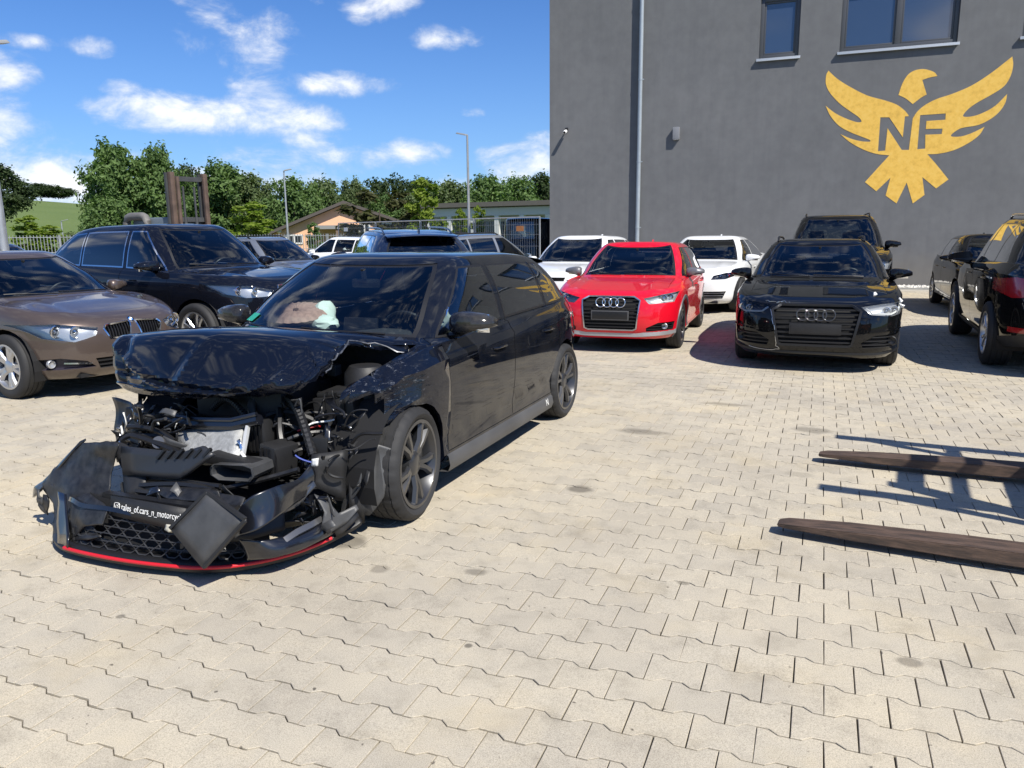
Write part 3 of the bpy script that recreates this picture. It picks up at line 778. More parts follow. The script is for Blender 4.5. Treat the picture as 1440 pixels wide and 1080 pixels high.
tag(obj('far_yard', bm, M['far_paving']), kind='structure')

def pavers():
    PL, PW, a, gp, ch = .204, .166, .0118, .0031, .0022
    h = PW / 2
    def outline(ins):
        x = PL / 2 - ins * .68; t = h - ins
        top = [(-x, t + a), (-.064 - ins * .3, t + a), (-.036 + ins * .3, t - a), (.036 - ins * .3, t - a), (.064 + ins * .3, t + a), (x, t + a)]
        return np.array([(p[0], -p[1]) for p in top] + [(p[0], p[1]) for p in top[::-1]])
    o1, o2 = outline(gp), outline(gp + ch)
    n = 12
    cy, sy = math.cos(CAM_YAW), math.sin(CAM_YAW); cp, spp = math.cos(CAM_PITCH), math.sin(CAM_PITCH)
    cells = []
    for j in range(int(-.6 / PW), int(22.3 / PW)):
        for i in range(int(-10.3 / PL), int(8.5 / PL)):
            x = (i + (.5 if j % 2 else 0)) * PL; y = j * PW
            if y < -.5: continue
            X = x * cy + y * sy; Y = -x * sy + y * cy; zc = Y * cp + CAM_H * spp; yc = -(Y * spp - CAM_H * cp)
            if zc < .35: continue
            u = 720 + FPX * X / zc; v = 540 + FPX * yc / zc
            if -700 < u < 2200 and v < 2300: cells.append((zc, x, y, u, v))
    cells.sort(key=lambda c: c[0])
    inframe = [c for c in cells if 20 < c[3] < 1420 and c[4] < 1075]
    keep = set(id(c) for c in inframe[:290])
    rnd = np.random.default_rng(5)
    def mesh_of(bev):
        v = [(x, y, -.013) for x, y in o1] + [(x, y, -ch * .8) for x, y in o1]
        f = [(i, (i + 1) % n, n + (i + 1) % n, n + i) for i in range(n)]
        if bev:
            v += [(x, y, 0) for x, y in o2]; f += [(n + i, n + (i + 1) % n, 2 * n + (i + 1) % n, 2 * n + i) for i in range(n)]; f.append(tuple(range(2 * n, 3 * n)))
        else: f.append(tuple(range(n, 2 * n)))
        return np.array(v), f
    vb, fb = mesh_of(True); vs, fs = mesh_of(False); vs = vs + np.array([0, 0, ch * .8]) * (vs[:, 2:] > -.01)
    variants = []
    for k in range(14):
        me = bpy.data.meshes.new('paver'); me.from_pydata([tuple(p) for p in vb], [], fb); me.materials.append(PAVER)
        at = me.attributes.new('tone', 'FLOAT', 'POINT'); at.data.foreach_set('value', np.full(len(vb), rnd.beta(2, 2))); variants.append(me)
    V, F, T = [], [], []; off = 0
    for c in cells:
        zc, x, y = c[:3]; dz = rnd.normal(0, .0008); tx, ty = rnd.normal(0, .004, 2); rz = rnd.normal(0, .006); jx, jy = rnd.normal(0, .0007, 2)
        if id(c) in keep:
            o = bpy.data.objects.new('paver', variants[rnd.integers(14)]); COL.objects.link(o); o.parent = yard
            o.location = (x + jx, y + jy, dz - .001); o.rotation_euler = (tx, ty, rz); continue
        base, faces = (vb, fb) if zc < 8 else (vs, fs)
        p = base.copy(); p[:, 2] += dz - .001 + base[:, 0] * ty + base[:, 1] * tx
        p[:, 0], p[:, 1] = base[:, 0] - rz * base[:, 1] + x + jx, base[:, 1] + rz * base[:, 0] + y + jy
        V.append(p); F += [tuple(i + off for i in q) for q in faces]; T.append(np.full(len(p), rnd.beta(2, 2))); off += len(p)
    me = bpy.data.meshes.new('pavers'); me.from_pydata(np.concatenate(V).tolist(), [], F)
    at = me.attributes.new('tone', 'FLOAT', 'POINT'); at.data.foreach_set('value', np.concatenate(T))
    o = mesh_obj('pavers', me, PAVER, yard); o['kind'] = 'stuff'
pavers()

# ------------------------------------------------------------------ grey building with the eagle
def render_wall():
    m, nt, N, L = node_mat('grey render'); b = N['Principled BSDF']; g = N.new('ShaderNodeNewGeometry'); p = g.outputs['Position']
    c = ramp(N, L, noise(N, L, p, .5, 6), [(.3, (.140, .143, .148)), (.55, (.153, .156, .161)), (.75, (.166, .168, .172))])
    c = mix(N, L, 1.0, c, ramp(N, L, noise(N, L, p, 4, 6), [(.3, (.94, .94, .94)), (.7, (1.05, 1.05, 1.05))]), 'MULTIPLY')
    mp = N.new('ShaderNodeMapping'); mp.inputs['Scale'].default_value = (2.2, 2.2, .16); L.new(p, mp.inputs[0])
    c = mix(N, L, 1.0, c, ramp(N, L, noise(N, L, mp.outputs[0], 2.4, 7, .65), [(.32, (.95, .95, .955)), (.5, (1, 1, 1)), (.7, (1.03, 1.03, 1.025))]), 'MULTIPLY')
    sz = N.new('ShaderNodeSeparateXYZ'); L.new(p, sz.inputs[0])
    dirt = math_(N, L, 'MULTIPLY', math_(N, L, 'SUBTRACT', 1.0, math_(N, L, 'MULTIPLY', math_(N, L, 'ADD', sz.outputs[2], math_(N, L, 'MULTIPLY', noise(N, L, p, 3, 6), -.8)), 1.6), True), .45)
    c = mix(N, L, dirt, c, (.20, .18, .15))
    L.new(c, b.inputs['Base Color']); b.inputs['Roughness'].default_value = .85; b.inputs['Specular IOR Level'].default_value = .3
    bp = N.new('ShaderNodeBump'); bp.inputs['Strength'].default_value = .35; bp.inputs['Distance'].default_value = .004
    L.new(noise(N, L, p, 120, 4), bp.inputs['Height']); L.new(bp.outputs[0], b.inputs['Normal']); return m
def building():
    root = tag(empty('grey_building', (4, WALL_Y, 0)), 'dark grey rendered building with a yellow eagle emblem on its wall', 'building')
    inv = Matrix.Translation((-4, -WALL_Y, 0))
    WM = render_wall()
    def add(nm, bm, mat, parent=root, smooth=None):
        if parent is root: bmesh.ops.transform(bm, matrix=inv, verts=bm.verts[:])
        return obj(nm, bm, mat, parent, smooth)
    x0, x1, top, y0, y1 = -7.97, 17.0, 11.0, WALL_Y, WALL_Y + 14
    wins = [(-1.93, -.90, 6.16, 7.72), (.12, 2.87, 6.16, 7.72), (4.27, 5.35, 6.16, 7.72), (6.6, 9.35, 6.16, 7.72)]
    xs = sorted({x0, x1} | {w[0] for w in wins} | {w[1] for w in wins}); zs = [-.2, 6.16, 7.72, top]
    bm = bmesh.new(); q = lambda pts: bm.faces.new([bm.verts.new(p) for p in pts])
    rc = .17
    for i in range(len(xs) - 1):
        for k in range(3):
            a, b_ = xs[i], xs[i + 1]
            if k == 1 and any(abs(w[0] - a) < 1e-6 for w in wins):
                z, Z = zs[1], zs[2]
                q([(a, y0, z), (a, y0 + rc, z), (a, y0 + rc, Z), (a, y0, Z)]); q([(b_, y0 + rc, z), (b_, y0, z), (b_, y0, Z), (b_, y0 + rc, Z)])
                q([(a, y0 + rc, Z), (b_, y0 + rc, Z), (b_, y0, Z), (a, y0, Z)]); q([(a, y0, z), (b_, y0, z), (b_, y0 + rc, z), (a, y0 + rc, z)]); continue
            q([(a, y0, zs[k]), (b_, y0, zs[k]), (b_, y0, zs[k + 1]), (a, y0, zs[k + 1])])
    q([(x0, y1, -.2), (x0, y0, -.2), (x0, y0, top), (x0, y1, top)]); q([(x1, y0, -.2), (x1, y1, -.2), (x1, y1, top), (x1, y0, top)])
    q([(x1, y1, -.2), (x0, y1, -.2), (x0, y1, top), (x1, y1, top)]); q([(x0, y0, top), (x1, y0, top), (x1, y1, top), (x0, y1, top)])
    bmesh.ops.remove_doubles(bm, verts=bm.verts[:], dist=1e-5)
    add('wall', bm, WM)
    FR = pbsdf('grey window frame', (.07, .073, .08), .4); GL = pbsdf('window glass', (.035, .055, .10), .03, coat=1.0, spec=1.0); SILL = pbsdf('aluminium sill', (.62, .63, .65), .35, metal=.4)
    for (a, b_, z, Z) in wins:
        n = 2 if b_ - a > 2 else 1; f = bmesh.new(); yf = y0 + .11
        for (cx_, cz_, sx, sz) in ((a + .05, (z + Z) / 2, .10, Z - z), (b_ - .05, (z + Z) / 2, .10, Z - z), ((a + b_) / 2, z + .05, b_ - a - .2, .10), ((a + b_) / 2, Z - .05, b_ - a - .2, .10)):
            box(f, (cx_, yf, cz_), (sx, .10, sz), bev=.006)
        if n == 2: box(f, ((a + b_) / 2, yf, (z + Z) / 2), (.13, .095, Z - z - .2), bev=.006)
        fo = add('window', f, FR, root, 40)
        for k in range(n):
            pa = a + .10 + k * ((b_ - a) / 2 - .035); pb = (a + b_) / 2 - .065 + k * ((b_ - a) / 2 - .035) if n == 2 else b_ - .10
            e = bmesh.new(); pw = pb - pa
            for (cx_, cz_, sx, sz) in ((pa + .025, (z + Z) / 2, .05, Z - z - .2), (pb - .025, (z + Z) / 2, .05, Z - z - .2), ((pa + pb) / 2, z + .125, pw - .1, .05), ((pa + pb) / 2, Z - .125, pw - .1, .05)): box(e, (cx_, yf + .01, cz_), (sx, .06, sz), bev=.004)
            bmesh.ops.transform(e, matrix=inv, verts=e.verts[:]); obj('casement', e, FR, fo, 40)
            e = bmesh.new(); box(e, ((pa + pb) / 2, yf + .02, (z + Z) / 2), (pw - .09, .012, Z - z - .28), Matrix.Rotation(R(random.uniform(-.4, .4)), 3, 'Z'))
            bmesh.ops.transform(e, matrix=inv, verts=e.verts[:]); obj('pane', e, GL, fo)
        e = bmesh.new(); box(e, ((a + b_) / 2, y0 + .05, z - .012), (b_ - a + .10, .27, .03), Matrix.Rotation(R(4), 3, 'X'), bev=.004); box(e, ((a + b_) / 2, y0 - .078, z - .045), (b_ - a + .10, .012, .06), bev=.003)
        bmesh.ops.transform(e, matrix=inv, verts=e.verts[:]); obj('sill', e, SILL, fo, 40)
    # drainpipe with brackets
    DP = pbsdf('zinc drainpipe', (.36, .40, .43), .42, metal=.35, vary=(3, .12)); e = bmesh.new()
    px = -5.17; tube(e, [(px, y0 - .105, -.1), (px, y0 - .105, 3.55), (px, y0 - .105, 7.0), (px, y0 - .105, 10.9)], .062, 16); dp = add('drainpipe', e, DP, root, 40)
    for z in (1.67, 3.57, 5.86, 8.1, 10.2):
        e = bmesh.new(); lathe(e, [(.062, -.02), (.070, -.018), (.070, .018), (.062, .02)], 16, 'Z', c=(px, y0 - .105, z)); box(e, (px, y0 - .03, z), (.03, .08, .03)); box(e, (px + .085, y0 - .105, z), (.04, .02, .03))
        bmesh.ops.transform(e, matrix=inv, verts=e.verts[:]); obj('pipe_bracket', e, DP, dp, 40)
    # roof edge
    e = bmesh.new(); box(e, ((x0 + x1) / 2, (y0 + y1) / 2, top + .04), (x1 - x0 + .2, y1 - y0 + .2, .09)); add('roof_edge', e, FR)
    # eagle emblem: paint 4 mm proud of the render
    head = [[1.622, 4.984], [1.692, 5.258], [1.803, 5.463], [1.946, 5.558], [2.145, 5.58], [2.323, 5.528], [2.427, 5.468], [2.488, 5.384], [2.312, 5.361], [2.151, 5.315], [2.203, 5.168], [2.281, 4.95], [2.152, 4.878], [1.977, 4.735], [1.798, 4.886]]
    bird = [[-0.119, 5.722], [0.11, 5.501], [0.445, 5.268], [0.884, 5.019], [1.312, 4.87], [1.604, 4.743], [1.795, 4.59], [1.897, 4.465], [1.899, 4.437], [1.817, 4.437], [1.807, 3.914], [1.447, 4.437], [1.234, 4.45], [1.239, 3.588], [1.411, 3.597], [1.426, 4.165], [1.806, 3.596], [1.976, 3.588], [2.005, 4.377], [2.103, 4.549], [2.291, 4.709], [2.53, 4.826], [2.866, 4.925], [3.287, 5.099], [3.691, 5.369], [4.106, 5.717], [4.145, 5.511], [4.113, 5.259], [4.004, 5.036], [3.785, 4.871], [3.4, 4.647], [3.221, 4.49], [3.16, 4.357], [3.379, 4.349], [3.635, 4.438], [3.859, 4.581], [4.08, 4.835], [4.065, 4.645], [3.967, 4.444], [3.794, 4.271], [3.519, 4.129], [3.136, 4.071], [2.951, 3.947], [2.932, 3.879], [3.154, 3.867], [3.392, 3.94], [3.659, 4.074], [3.566, 3.889], [3.364, 3.712], [3.036, 3.54], [2.695, 3.463], [2.419, 3.459], [2.641, 3.204], [2.961, 2.804], [2.693, 2.586], [2.349, 2.885], [2.437, 2.427], [2.177, 2.215], [1.99, 2.757], [1.787, 2.224], [1.508, 2.434], [1.59, 2.893], [1.272, 2.554], [0.978, 2.8], [1.256, 3.146], [1.52, 3.47], [1.202, 3.523], [0.875, 3.65], [0.541, 3.85], [0.278, 4.077], [0.534, 3.951], [0.807, 3.865], [1.026, 3.843], [1.028, 3.882], [0.799, 3.988], [0.523, 4.114], [0.243, 4.286], [0.009, 4.551], [-0.133, 4.828], [0.113, 4.628], [0.392, 4.472], [0.666, 4.362], [0.783, 4.366], [0.711, 4.481], [0.487, 4.65], [0.205, 4.872], [-0.057, 5.167], [-0.163, 5.395], [-0.166, 5.616]]
    letf = [[2.171, 4.448], [2.759, 4.455], [2.763, 4.3], [2.33, 4.293], [2.331, 4.094], [2.717, 4.083], [2.708, 3.949], [2.333, 3.953], [2.356, 3.604], [2.174, 3.596]]
    sharp = {(p[0], p[1]) for p in [bird[i] for i in (0, 8, 9, 10, 11, 12, 13, 14, 15, 16, 17, 18, 25, 36, 46, 51, 53, 54, 55, 56, 57, 58, 59, 60, 61, 62, 63, 65, 69, 78)] + [head[i] for i in (0, 7, 9, 11, 13)] + letf}
    def smoothp(poly):
        out = []; n = len(poly)
        for i in range(n):
            p0, p1, p2, p3 = (np.array(poly[(i + k) % n]) for k in (-1, 0, 1, 2))
            t1 = (p2 - p0) / 2 if tuple(p1) not in sharp else (p2 - p1); t2 = (p3 - p1) / 2 if tuple(p2) not in sharp else (p2 - p1)
            lim = np.linalg.norm(p2 - p1); t1 = t1 * min(1, lim / (np.linalg.norm(t1) + 1e-9)); t2 = t2 * min(1, lim / (np.linalg.norm(t2) + 1e-9))
            st = 1 if (tuple(p1) in sharp and tuple(p2) in sharp) else 4
            for k in range(st):
                t = k / st; out.append(tuple((2 * t**3 - 3 * t**2 + 1) * p1 + (t**3 - 2 * t**2 + t) * t1 + (3 * t**2 - 2 * t**3) * p2 + (t**3 - t**2) * t2))
        return out
    m, nt, N, L = node_mat('yellow emblem paint'); b = N['Principled BSDF']; g = N.new('ShaderNodeNewGeometry')
    c = ramp(N, L, noise(N, L, g.outputs['Position'], 7, 8, .7), [(.25, (.62, .36, .055)), (.5, (.82, .50, .085)), (.75, (.86, .57, .14))])
    L.new(c, b.inputs['Base Color']); b.inputs['Roughness'].default_value = .6
    for nm, loops in (('emblem_bird', [smoothp(bird), letf]), ('emblem_head', [smoothp(head)])):
        e = bmesh.new(); edges = []; yy = y0 - .005
        for lp in loops:
            vs = [e.verts.new((x, yy, z)) for x, z in lp]; edges += [e.edges.new((vs[i], vs[(i + 1) % len(vs)])) for i in range(len(vs))]
        bmesh.ops.triangle_fill(e, use_beauty=True, use_dissolve=False, edges=edges, normal=(0, -1, 0))
        be = [d for d in e.edges if d.is_boundary]; r = bmesh.ops.extrude_edge_only(e, edges=be)
        for v in r['geom']:
            if isinstance(v, bmesh.types.BMVert): v.co.y = y0 + .002
        add(nm, e, m)
    # kerb of the gravel strip and the strip itself
    e = bmesh.new(); box(e, (4.5, 22.96, -.02), (25.5, .08, .12), bev=.008)
    tag(obj('kerb', e, pbsdf('kerb concrete', (.36, .35, .32), .9, vary=(5, .15))), kind='structure')
    rnd = np.random.default_rng(11); V, F = [], []; oc = np.array([(1, 0, 0), (-1, 0, 0), (0, 1, 0), (0, -1, 0), (0, 0, 1), (0, 0, -1)], float); of = [(0, 2, 4), (2, 1, 4), (1, 3, 4), (3, 0, 4), (2, 0, 5), (1, 2, 5), (3, 1, 5), (0, 3, 5)]
    for k in range(5200):
        p = oc * rnd.uniform(.02, .048, 3) * rnd.uniform(.8, 1.25, (6, 1)); a = rnd.uniform(0, 6.28); ca, sa = math.cos(a), math.sin(a)
        p = np.stack([ca * p[:, 0] - sa * p[:, 1], sa * p[:, 0] + ca * p[:, 1], p[:, 2]], 1) + (rnd.uniform(-8, 9), rnd.uniform(23.03, 23.58), rnd.uniform(-.01, .05))
        F += [tuple(i + len(V) for i in f) for f in of]; V += p.tolist()
    o = pyobj('gravel', V, F, pbsdf('white gravel', (.66, .63, .57), .9, vary=(18, .25))); tag(o, 'white gravel strip along the foot of the grey wall', 'gravel', kind='stuff')
building()

# small things on the wall
def wall_things():
    r = tag(empty('security_camera', (-7.42, WALL_Y, 4.57)), 'small white security camera near the left edge of the grey wall', 'camera')
    e = bmesh.new(); box(e, (0, -.02, .04), (.09, .04, .11), bev=.01); tube(e, [(0, -.03, .03), (0, -.11, .02), (0, -.14, -.01)], .022, 8); obj('bracket', e, M['dull_plastic'], r, 40)
    e = bmesh.new(); d = Vector((.05, -1, -.35)).normalized(); c = Vector((0, -.16, -.04)); tube(e, [c - d * .08, c - d * .07, c + d * .10, c + d * .11], [.04, .05, .052, .046], 14); h = obj('housing', e, M['white_plastic'], r, 40)
    e = bmesh.new(); tube(e, [c + d * .105, c + d * .116], .036, 12); obj('camera_lens', e, M['dark'], h, 40)
    r = tag(empty('wall_lamp', (-4.105, WALL_Y, 4.15)), 'grey box-shaped wall lamp right of the drainpipe', 'lamp')
    e = bmesh.new(); box(e, (0, -.062, .17), (.185, .12, .34), bev=.008); obj('housing', e, pbsdf('grey lamp housing', (.22, .225, .24), .45), r, 40)
    e = bmesh.new(); box(e, (0, -.062, -.004), (.14, .09, .012)); obj('diffuser', e, M['white_plastic'], r)
wall_things()
# faces of the cars ---------------------------------------------------
def inset_part(root, sh, polys, name, mat, depth, sel, parent=None):
    fs = []
    for poly in polys:
        fs += [f for f in sh.cut(poly, (1, 2), sel) if f not in fs]
    fs = [f for f in set(fs) if f.is_valid]
    if not fs: return None
    return obj(name, recess(sh.take(fs), depth, None), mat, parent or root, 35)
def car_face(cfg):
    def build(root, sh):
        ls, lk, lev = sh.ls, sh.lk, sh.lev; x0 = sh.sp['wb'] / 2 - .1
        K7 = lev['R7']
        sel = lambda f: f[lk] < K7 and f[ls] < 2 and f.normal.x > .10 and f.calc_center_median().x > x0
        # lamps: lens flush with the body, bowl sunk behind it
        for L_ in cfg.get('lights', []):
            for sg in (1, -1):
                poly = [(y * sg, z) for y, z in L_['poly']]
                fs = sh.cut(poly, (1, 2), lambda f: f[lk] < K7 and f[ls] < 2 and f.normal.x > .02 and f.calc_center_median().x > x0 - .15)
                if not fs: continue
                left = set(fs); comps = []
                while left:                                      # keep the one connected patch
                    st = [left.pop()]; cp_ = list(st)
                    while st:
                        for e_ in st.pop().edges:
                            for f_ in e_.link_faces:
                                if f_ in left: left.discard(f_); st.append(f_); cp_.append(f_)
                    comps.append(cp_)
                fs = max(comps, key=lambda c_: sum(f_.calc_area() for f_ in c_))
                bw = sh.take(fs, False); lens = sh.take(fs)
                o = obj('headlight', recess(bw, L_.get('depth', .045)), L_.get('bowl2' if sg > 0 and 'bowl2' in L_ else 'bowl', M['dark_bowl']), root, 30)
                obj('lens', offset(lens, -.002), M['lamp_glass'], o, 40)
                for (y, z, rr) in L_.get('eyes', []):
                    p = sh.front(y * sg, z)
                    if p is None: continue
                    e = bmesh.new()
                    lathe(e, [(rr, 0), (rr * 1.06, .012), (rr * .96, .014), (rr * .9, .0), (rr * .55, .0), (rr * .45, .012), (.001, .022)], 20, 'Z')
                    bmesh.ops.transform(e, matrix=Matrix.Translation(p - Vector((.042, 0, 0))) @ Matrix.Rotation(R(90), 4, 'Y'), verts=e.verts[:])
                    obj('projector', e, L_.get('eye_mat', M['chrome']), o, 40)
                if L_.get('drl'):
                    e = bmesh.new(); pts = [sh.front(y * sg, z, -.012) for y, z in lerp_path(L_['drl'], 6)]
                    strip(e, pts, L_.get('drlw', .014), .004, (1, 0, 0)); obj('light_strip', e, M['white_plastic'], o, 40)
        for G in cfg.get('grilles', []):
            for sg in ((1, -1) if G.get('pair') else (1,)):
                polys = [[(y * sg, z) for y, z in p] for p in G['polys']]
                d = G.get('depth', .05)
                o = inset_part(root, sh, polys, G.get('name', 'grille'), G.get('mat', M['dark']), d, sel)
                if o is None: continue
                pts = [p for poly in polys for p in poly]; y0, y1 = min(p[0] for p in pts), max(p[0] for p in pts); z0, z1 = min(p[1] for p in pts), max(p[1] for p in pts)
                def width_at(z):
                    xs = []
                    for poly in polys:
                        for i in range(len(poly)):
                            a, b = poly[i], poly[(i + 1) % len(poly)]
                            if (a[1] - z) * (b[1] - z) < 0: xs.append(a[0] + (b[0] - a[0]) * (z - a[1]) / (b[1] - a[1]))
                    return (min(xs), max(xs)) if len(xs) > 1 else None
                def height_at(y):
                    xs = []
                    for poly in polys:
                        for i in range(len(poly)):
                            a, b = poly[i], poly[(i + 1) % len(poly)]
                            if (a[0] - y) * (b[0] - y) < 0: xs.append(a[1] + (b[1] - a[1]) * (y - a[0]) / (b[0] - a[0]))
                    return (min(xs), max(xs)) if len(xs) > 1 else None
                sm = G.get('smat', M['black_plastic']); n = G.get('n', 6); back = G.get('back', -.016)
                for k in range(n if G.get('slats') else 0):
                    e = bmesh.new()
                    if G['slats'] == 'h':
                        z = z0 + (z1 - z0) * (k + .7) / (n + .4); wv = width_at(z)
                        if not wv: e.free(); continue
                        pp = [sh.front(y, z, back) for y in np.linspace(wv[0] + .004, wv[1] - .004, 11)]
                    else:
                        y = y0 + (y1 - y0) * (k + .8) / (n + .6); hv = height_at(y)
                        if not hv: e.free(); continue
                        pp = [sh.front(y, z, back) for z in np.linspace(hv[0] + .004, hv[1] - .004, 5)]
                    pp = [p for p in pp if p is not None]
                    if len(pp) < 2: e.free(); continue
                    strip(e, pp, G.get('sw', .014), .008, (1, 0, 0)); obj('slat', e, sm, o, 40)
                if G.get('frame'):
                    e = bmesh.new(); fp = G.get('outline') or G['polys'][0]; fp = [(y * sg, z) for y, z in fp]
                    pp = [sh.front(y, z, .002) for y, z in lerp_path(fp, 5, True)]
                    strip(e, [p for p in pp if p is not None], G.get('fw', .016), .007, (1, 0, 0)); obj('grille_frame', e, G['frame'], o, 40)
                if G.get('fog'):
                    y, z, rr = G['fog']; p = sh.front(y * sg, z)
                    if p is not None:
                        e = bmesh.new(); lathe(e, [(rr, -.02), (rr, .006), (rr * .85, .01), (rr * .8, 0), (.001, -.01)], 18, 'Z')
                        bmesh.ops.transform(e, matrix=Matrix.Translation(p - Vector((.018, 0, 0))) @ Matrix.Rotation(R(90), 4, 'Y'), verts=e.verts[:])
                        obj('fog_lamp', e, G.get('fog_mat', M['bowl']), o, 40)
                if G.get('bar'):
                    (ya, za), (yb_, zb_) = G['bar']; e = bmesh.new()
                    pp = [sh.front(sg * (ya + (yb_ - ya) * t), za + (zb_ - za) * t, -.004) for t in np.linspace(0, 1, 6)]
                    strip(e, [p for p in pp if p is not None], G.get('barw', .016), .008, (1, 0, 0)); obj('trim_bar', e, M['chrome'], o, 40)
        if cfg.get('plate'):
            y, z, w, h = cfg['plate']; e = bmesh.new(); off = cfg.get('plate_off', .004)
            pc = sh.front(y, z); box(e, (pc.x + off, y, z), (.014, w, h), bev=.004)
            o = obj('plate_holder', e, cfg.get('plate_mat', M['dull_plastic']), root, 40)
            e = bmesh.new(); box(e, (pc.x + off + .007, y, z), (.004, w * .94, h * .78), bev=.0015); obj('plate_insert', e, cfg.get('insert', M['black_plastic']), o, 40)
        if cfg.get('rings'):
            z, rr, mt_ = cfg['rings']
            for k in range(4):
                y = (k - 1.5) * rr * 1.42; p = sh.front(y, z); e = bmesh.new(); tr = rr * .13
                lathe(e, [(rr + tr * math.cos(a), tr * .8 * math.sin(a)) for a in np.linspace(0, 2 * math.pi, 9)[:-1]], 28, 'Z', closed=True)
                bmesh.ops.transform(e, matrix=Matrix.Translation(p + Vector((.004 + .003 * (k % 2), 0, 0))) @ Matrix.Rotation(R(84), 4, 'Y'), verts=e.verts[:])
                obj('badge_ring', e, mt_, root, 60)
        if cfg.get('roundel'):
            y, z, rr = cfg['roundel']; h = sh.bvh.ray_cast(Vector((sh.xF + .5, y, z + .45)), Vector((-1, 0, -.8)).normalized())
            p, n = h[0], h[1]; e = bmesh.new(); ang = 24
            for k in range(ang):
                t0, t1 = 2 * math.pi * k / ang, 2 * math.pi * (k + 1) / ang
                c_ = lambda t, q, hh: e.verts.new((q * math.cos(t), q * math.sin(t), hh))
                f = e.faces.new((c_(t0, rr * .58, .006), c_(t1, rr * .58, .006), c_(0, 0, .007))); f.material_index = (k * 4 // ang) % 2
                f = e.faces.new((c_(t0, rr * .58, .006), c_(t0, rr * .92, .006), c_(t1, rr * .92, .006), c_(t1, rr * .58, .006))); f.material_index = 2
                f = e.faces.new((c_(t0, rr * .92, .006), c_(t0, rr, .004), c_(t1, rr, .004), c_(t1, rr * .92, .006))); f.material_index = 3
                f = e.faces.new((c_(t0, rr, .004), c_(t0, rr * 1.02, -.006), c_(t1, rr * 1.02, -.006), c_(t1, rr, .004))); f.material_index = 3
            bmesh.ops.recalc_face_normals(e, faces=e.faces[:])
            bmesh.ops.transform(e, matrix=Matrix.Translation(p) @ rot_to(n).to_4x4(), verts=e.verts[:])
            obj('roundel', e, [pbsdf('badge white', (.8, .8, .8), .3), pbsdf('badge blue', (.02, .16, .55), .3), M['black_plastic'], M['chrome']], root)
        if cfg.get('lip'):
            for (pts, w, mt_, nm) in cfg['lip']:
                for sg in (1, -1):
                    e = bmesh.new(); pp = [sh.front(y * sg, z, .004) for y, z in lerp_path(pts, 6)]
                    strip(e, [p for p in pp if p is not None], w, .008, (1, 0, 0)); obj(nm, e, mt_, root, 40)
        if cfg.get('extra'): cfg['extra'](root, sh)
    return build
def car_tail(cfg):
    def build(root, sh):
        K7 = sh.lev['R7']; ls, lk = sh.ls, sh.lk; x0 = -sh.sp['wb'] / 2 - .15
        for sg in (1, -1):
            poly = [(y * sg, z) for y, z in cfg['lamp']]
            fs = sh.cut(poly, (1, 2), lambda f: f[lk] < K7 + 3 and f[ls] > 0 and f.normal.x < -.02 and f.calc_center_median().x < x0)
            if fs: obj('tail_lamp', recess(sh.take(fs), -.006), M['red_lamp'], root, 40)
            if cfg.get('reflector'):
                y, z, w, h = cfg['reflector']; fs = sh.cut([(sg * (y - w / 2), z - h / 2), (sg * (y + w / 2), z - h / 2), (sg * (y + w / 2), z + h / 2), (sg * (y - w / 2), z + h / 2)], (1, 2), lambda f: f[lk] < sh.lev['R3'] and f.normal.x < -.02 and f.calc_center_median().x < x0)
                if fs: obj('reflector', recess(sh.take(fs), .004), M['red_lamp'], root, 40)
        if cfg.get('bumper'):
            z = cfg['bumper']; fs = [f for f in sh.bm.faces if f[lk] < sh.lev['R1'] + 1 and f[ls] < 3]
            obj('lower_bumper', offset(sh.take(fs), .004), M['dull_plastic'], root, 40)
        if cfg.get('spoiler'):
            e = bmesh.new(); wr = sh.sp.get('wr', sh.hw * .66); rr = sh.sp['roof'][1]; H = sh.sp['H'] - sh.sp.get('rdrop', .11)
            V = []; n = 12
            for (dx, dz, t) in ((.10, .02, 0), (-.06, .012, 0), (-.20, -.012, 0), (-.205, -.03, 0), (-.06, -.035, 0)):
                V.append([e.verts.new((rr + dx + .12 * (abs(y) / wr) ** 4 * (1 if dx < 0 else .3), y, H + .034 * (1 - (y / wr) ** 2) + dz)) for y in np.linspace(-wr * .93, wr * .93, n)])
            for a, b in zip(V, V[1:]):
                for k in range(n - 1): e.faces.new((a[k], a[k + 1], b[k + 1], b[k]))
            bmesh.ops.recalc_face_normals(e, faces=e.faces[:]); obj('roof_spoiler', e, sh.sp['paint'], root, 40)
    return build

def spoke(n, pair, w): return (n, pair, w)
wheel_meshes('w_a1', .315, .205, .215, spoke(5, .24, .020), M['rim_black'])
wheel_meshes('w_a6', .335, .25, .25, spoke(5, .2, .022), M['rim_black'])
wheel_meshes('w_bmw', .325, .225, .222, spoke(5, .20, .030), M['rim_silver'])
wheel_meshes('w_x5', .375, .285, .262, spoke(5, .22, .024), M['rim_silver'])
wheel_meshes('w_suv', .37, .27, .245, spoke(5, .26, .022), M['rim_silver'])
wheel_meshes('w_gen', .315, .205, .205, spoke(10, 0, .022), M['rim_silver'])
wheel_meshes('w_i30', .322, .235, .245, spoke(5, .21, .021), M['rim_dark'])

P_red = paint('red paint', (.62, .004, .018)); P_black = paint('black paint', (.0045, .0048, .0055)); P_blackblue = paint('wreck black paint', (.004, .0055, .011))
P_white = paint('white paint', (.74, .75, .75)); P_brown = paint('brown metallic paint', (.105, .080, .068), .5, .36); P_navy = paint('dark blue metallic paint', (.0055, .0065, .011), .1, .3)
P_silver = paint('silver metallic paint', (.36, .38, .40), .8, .34); P_grey = paint('satin grey trim', (.16, .16, .165), .3, .4); P_blue = paint('blue paint', (.012, .022, .055), .3, .3)

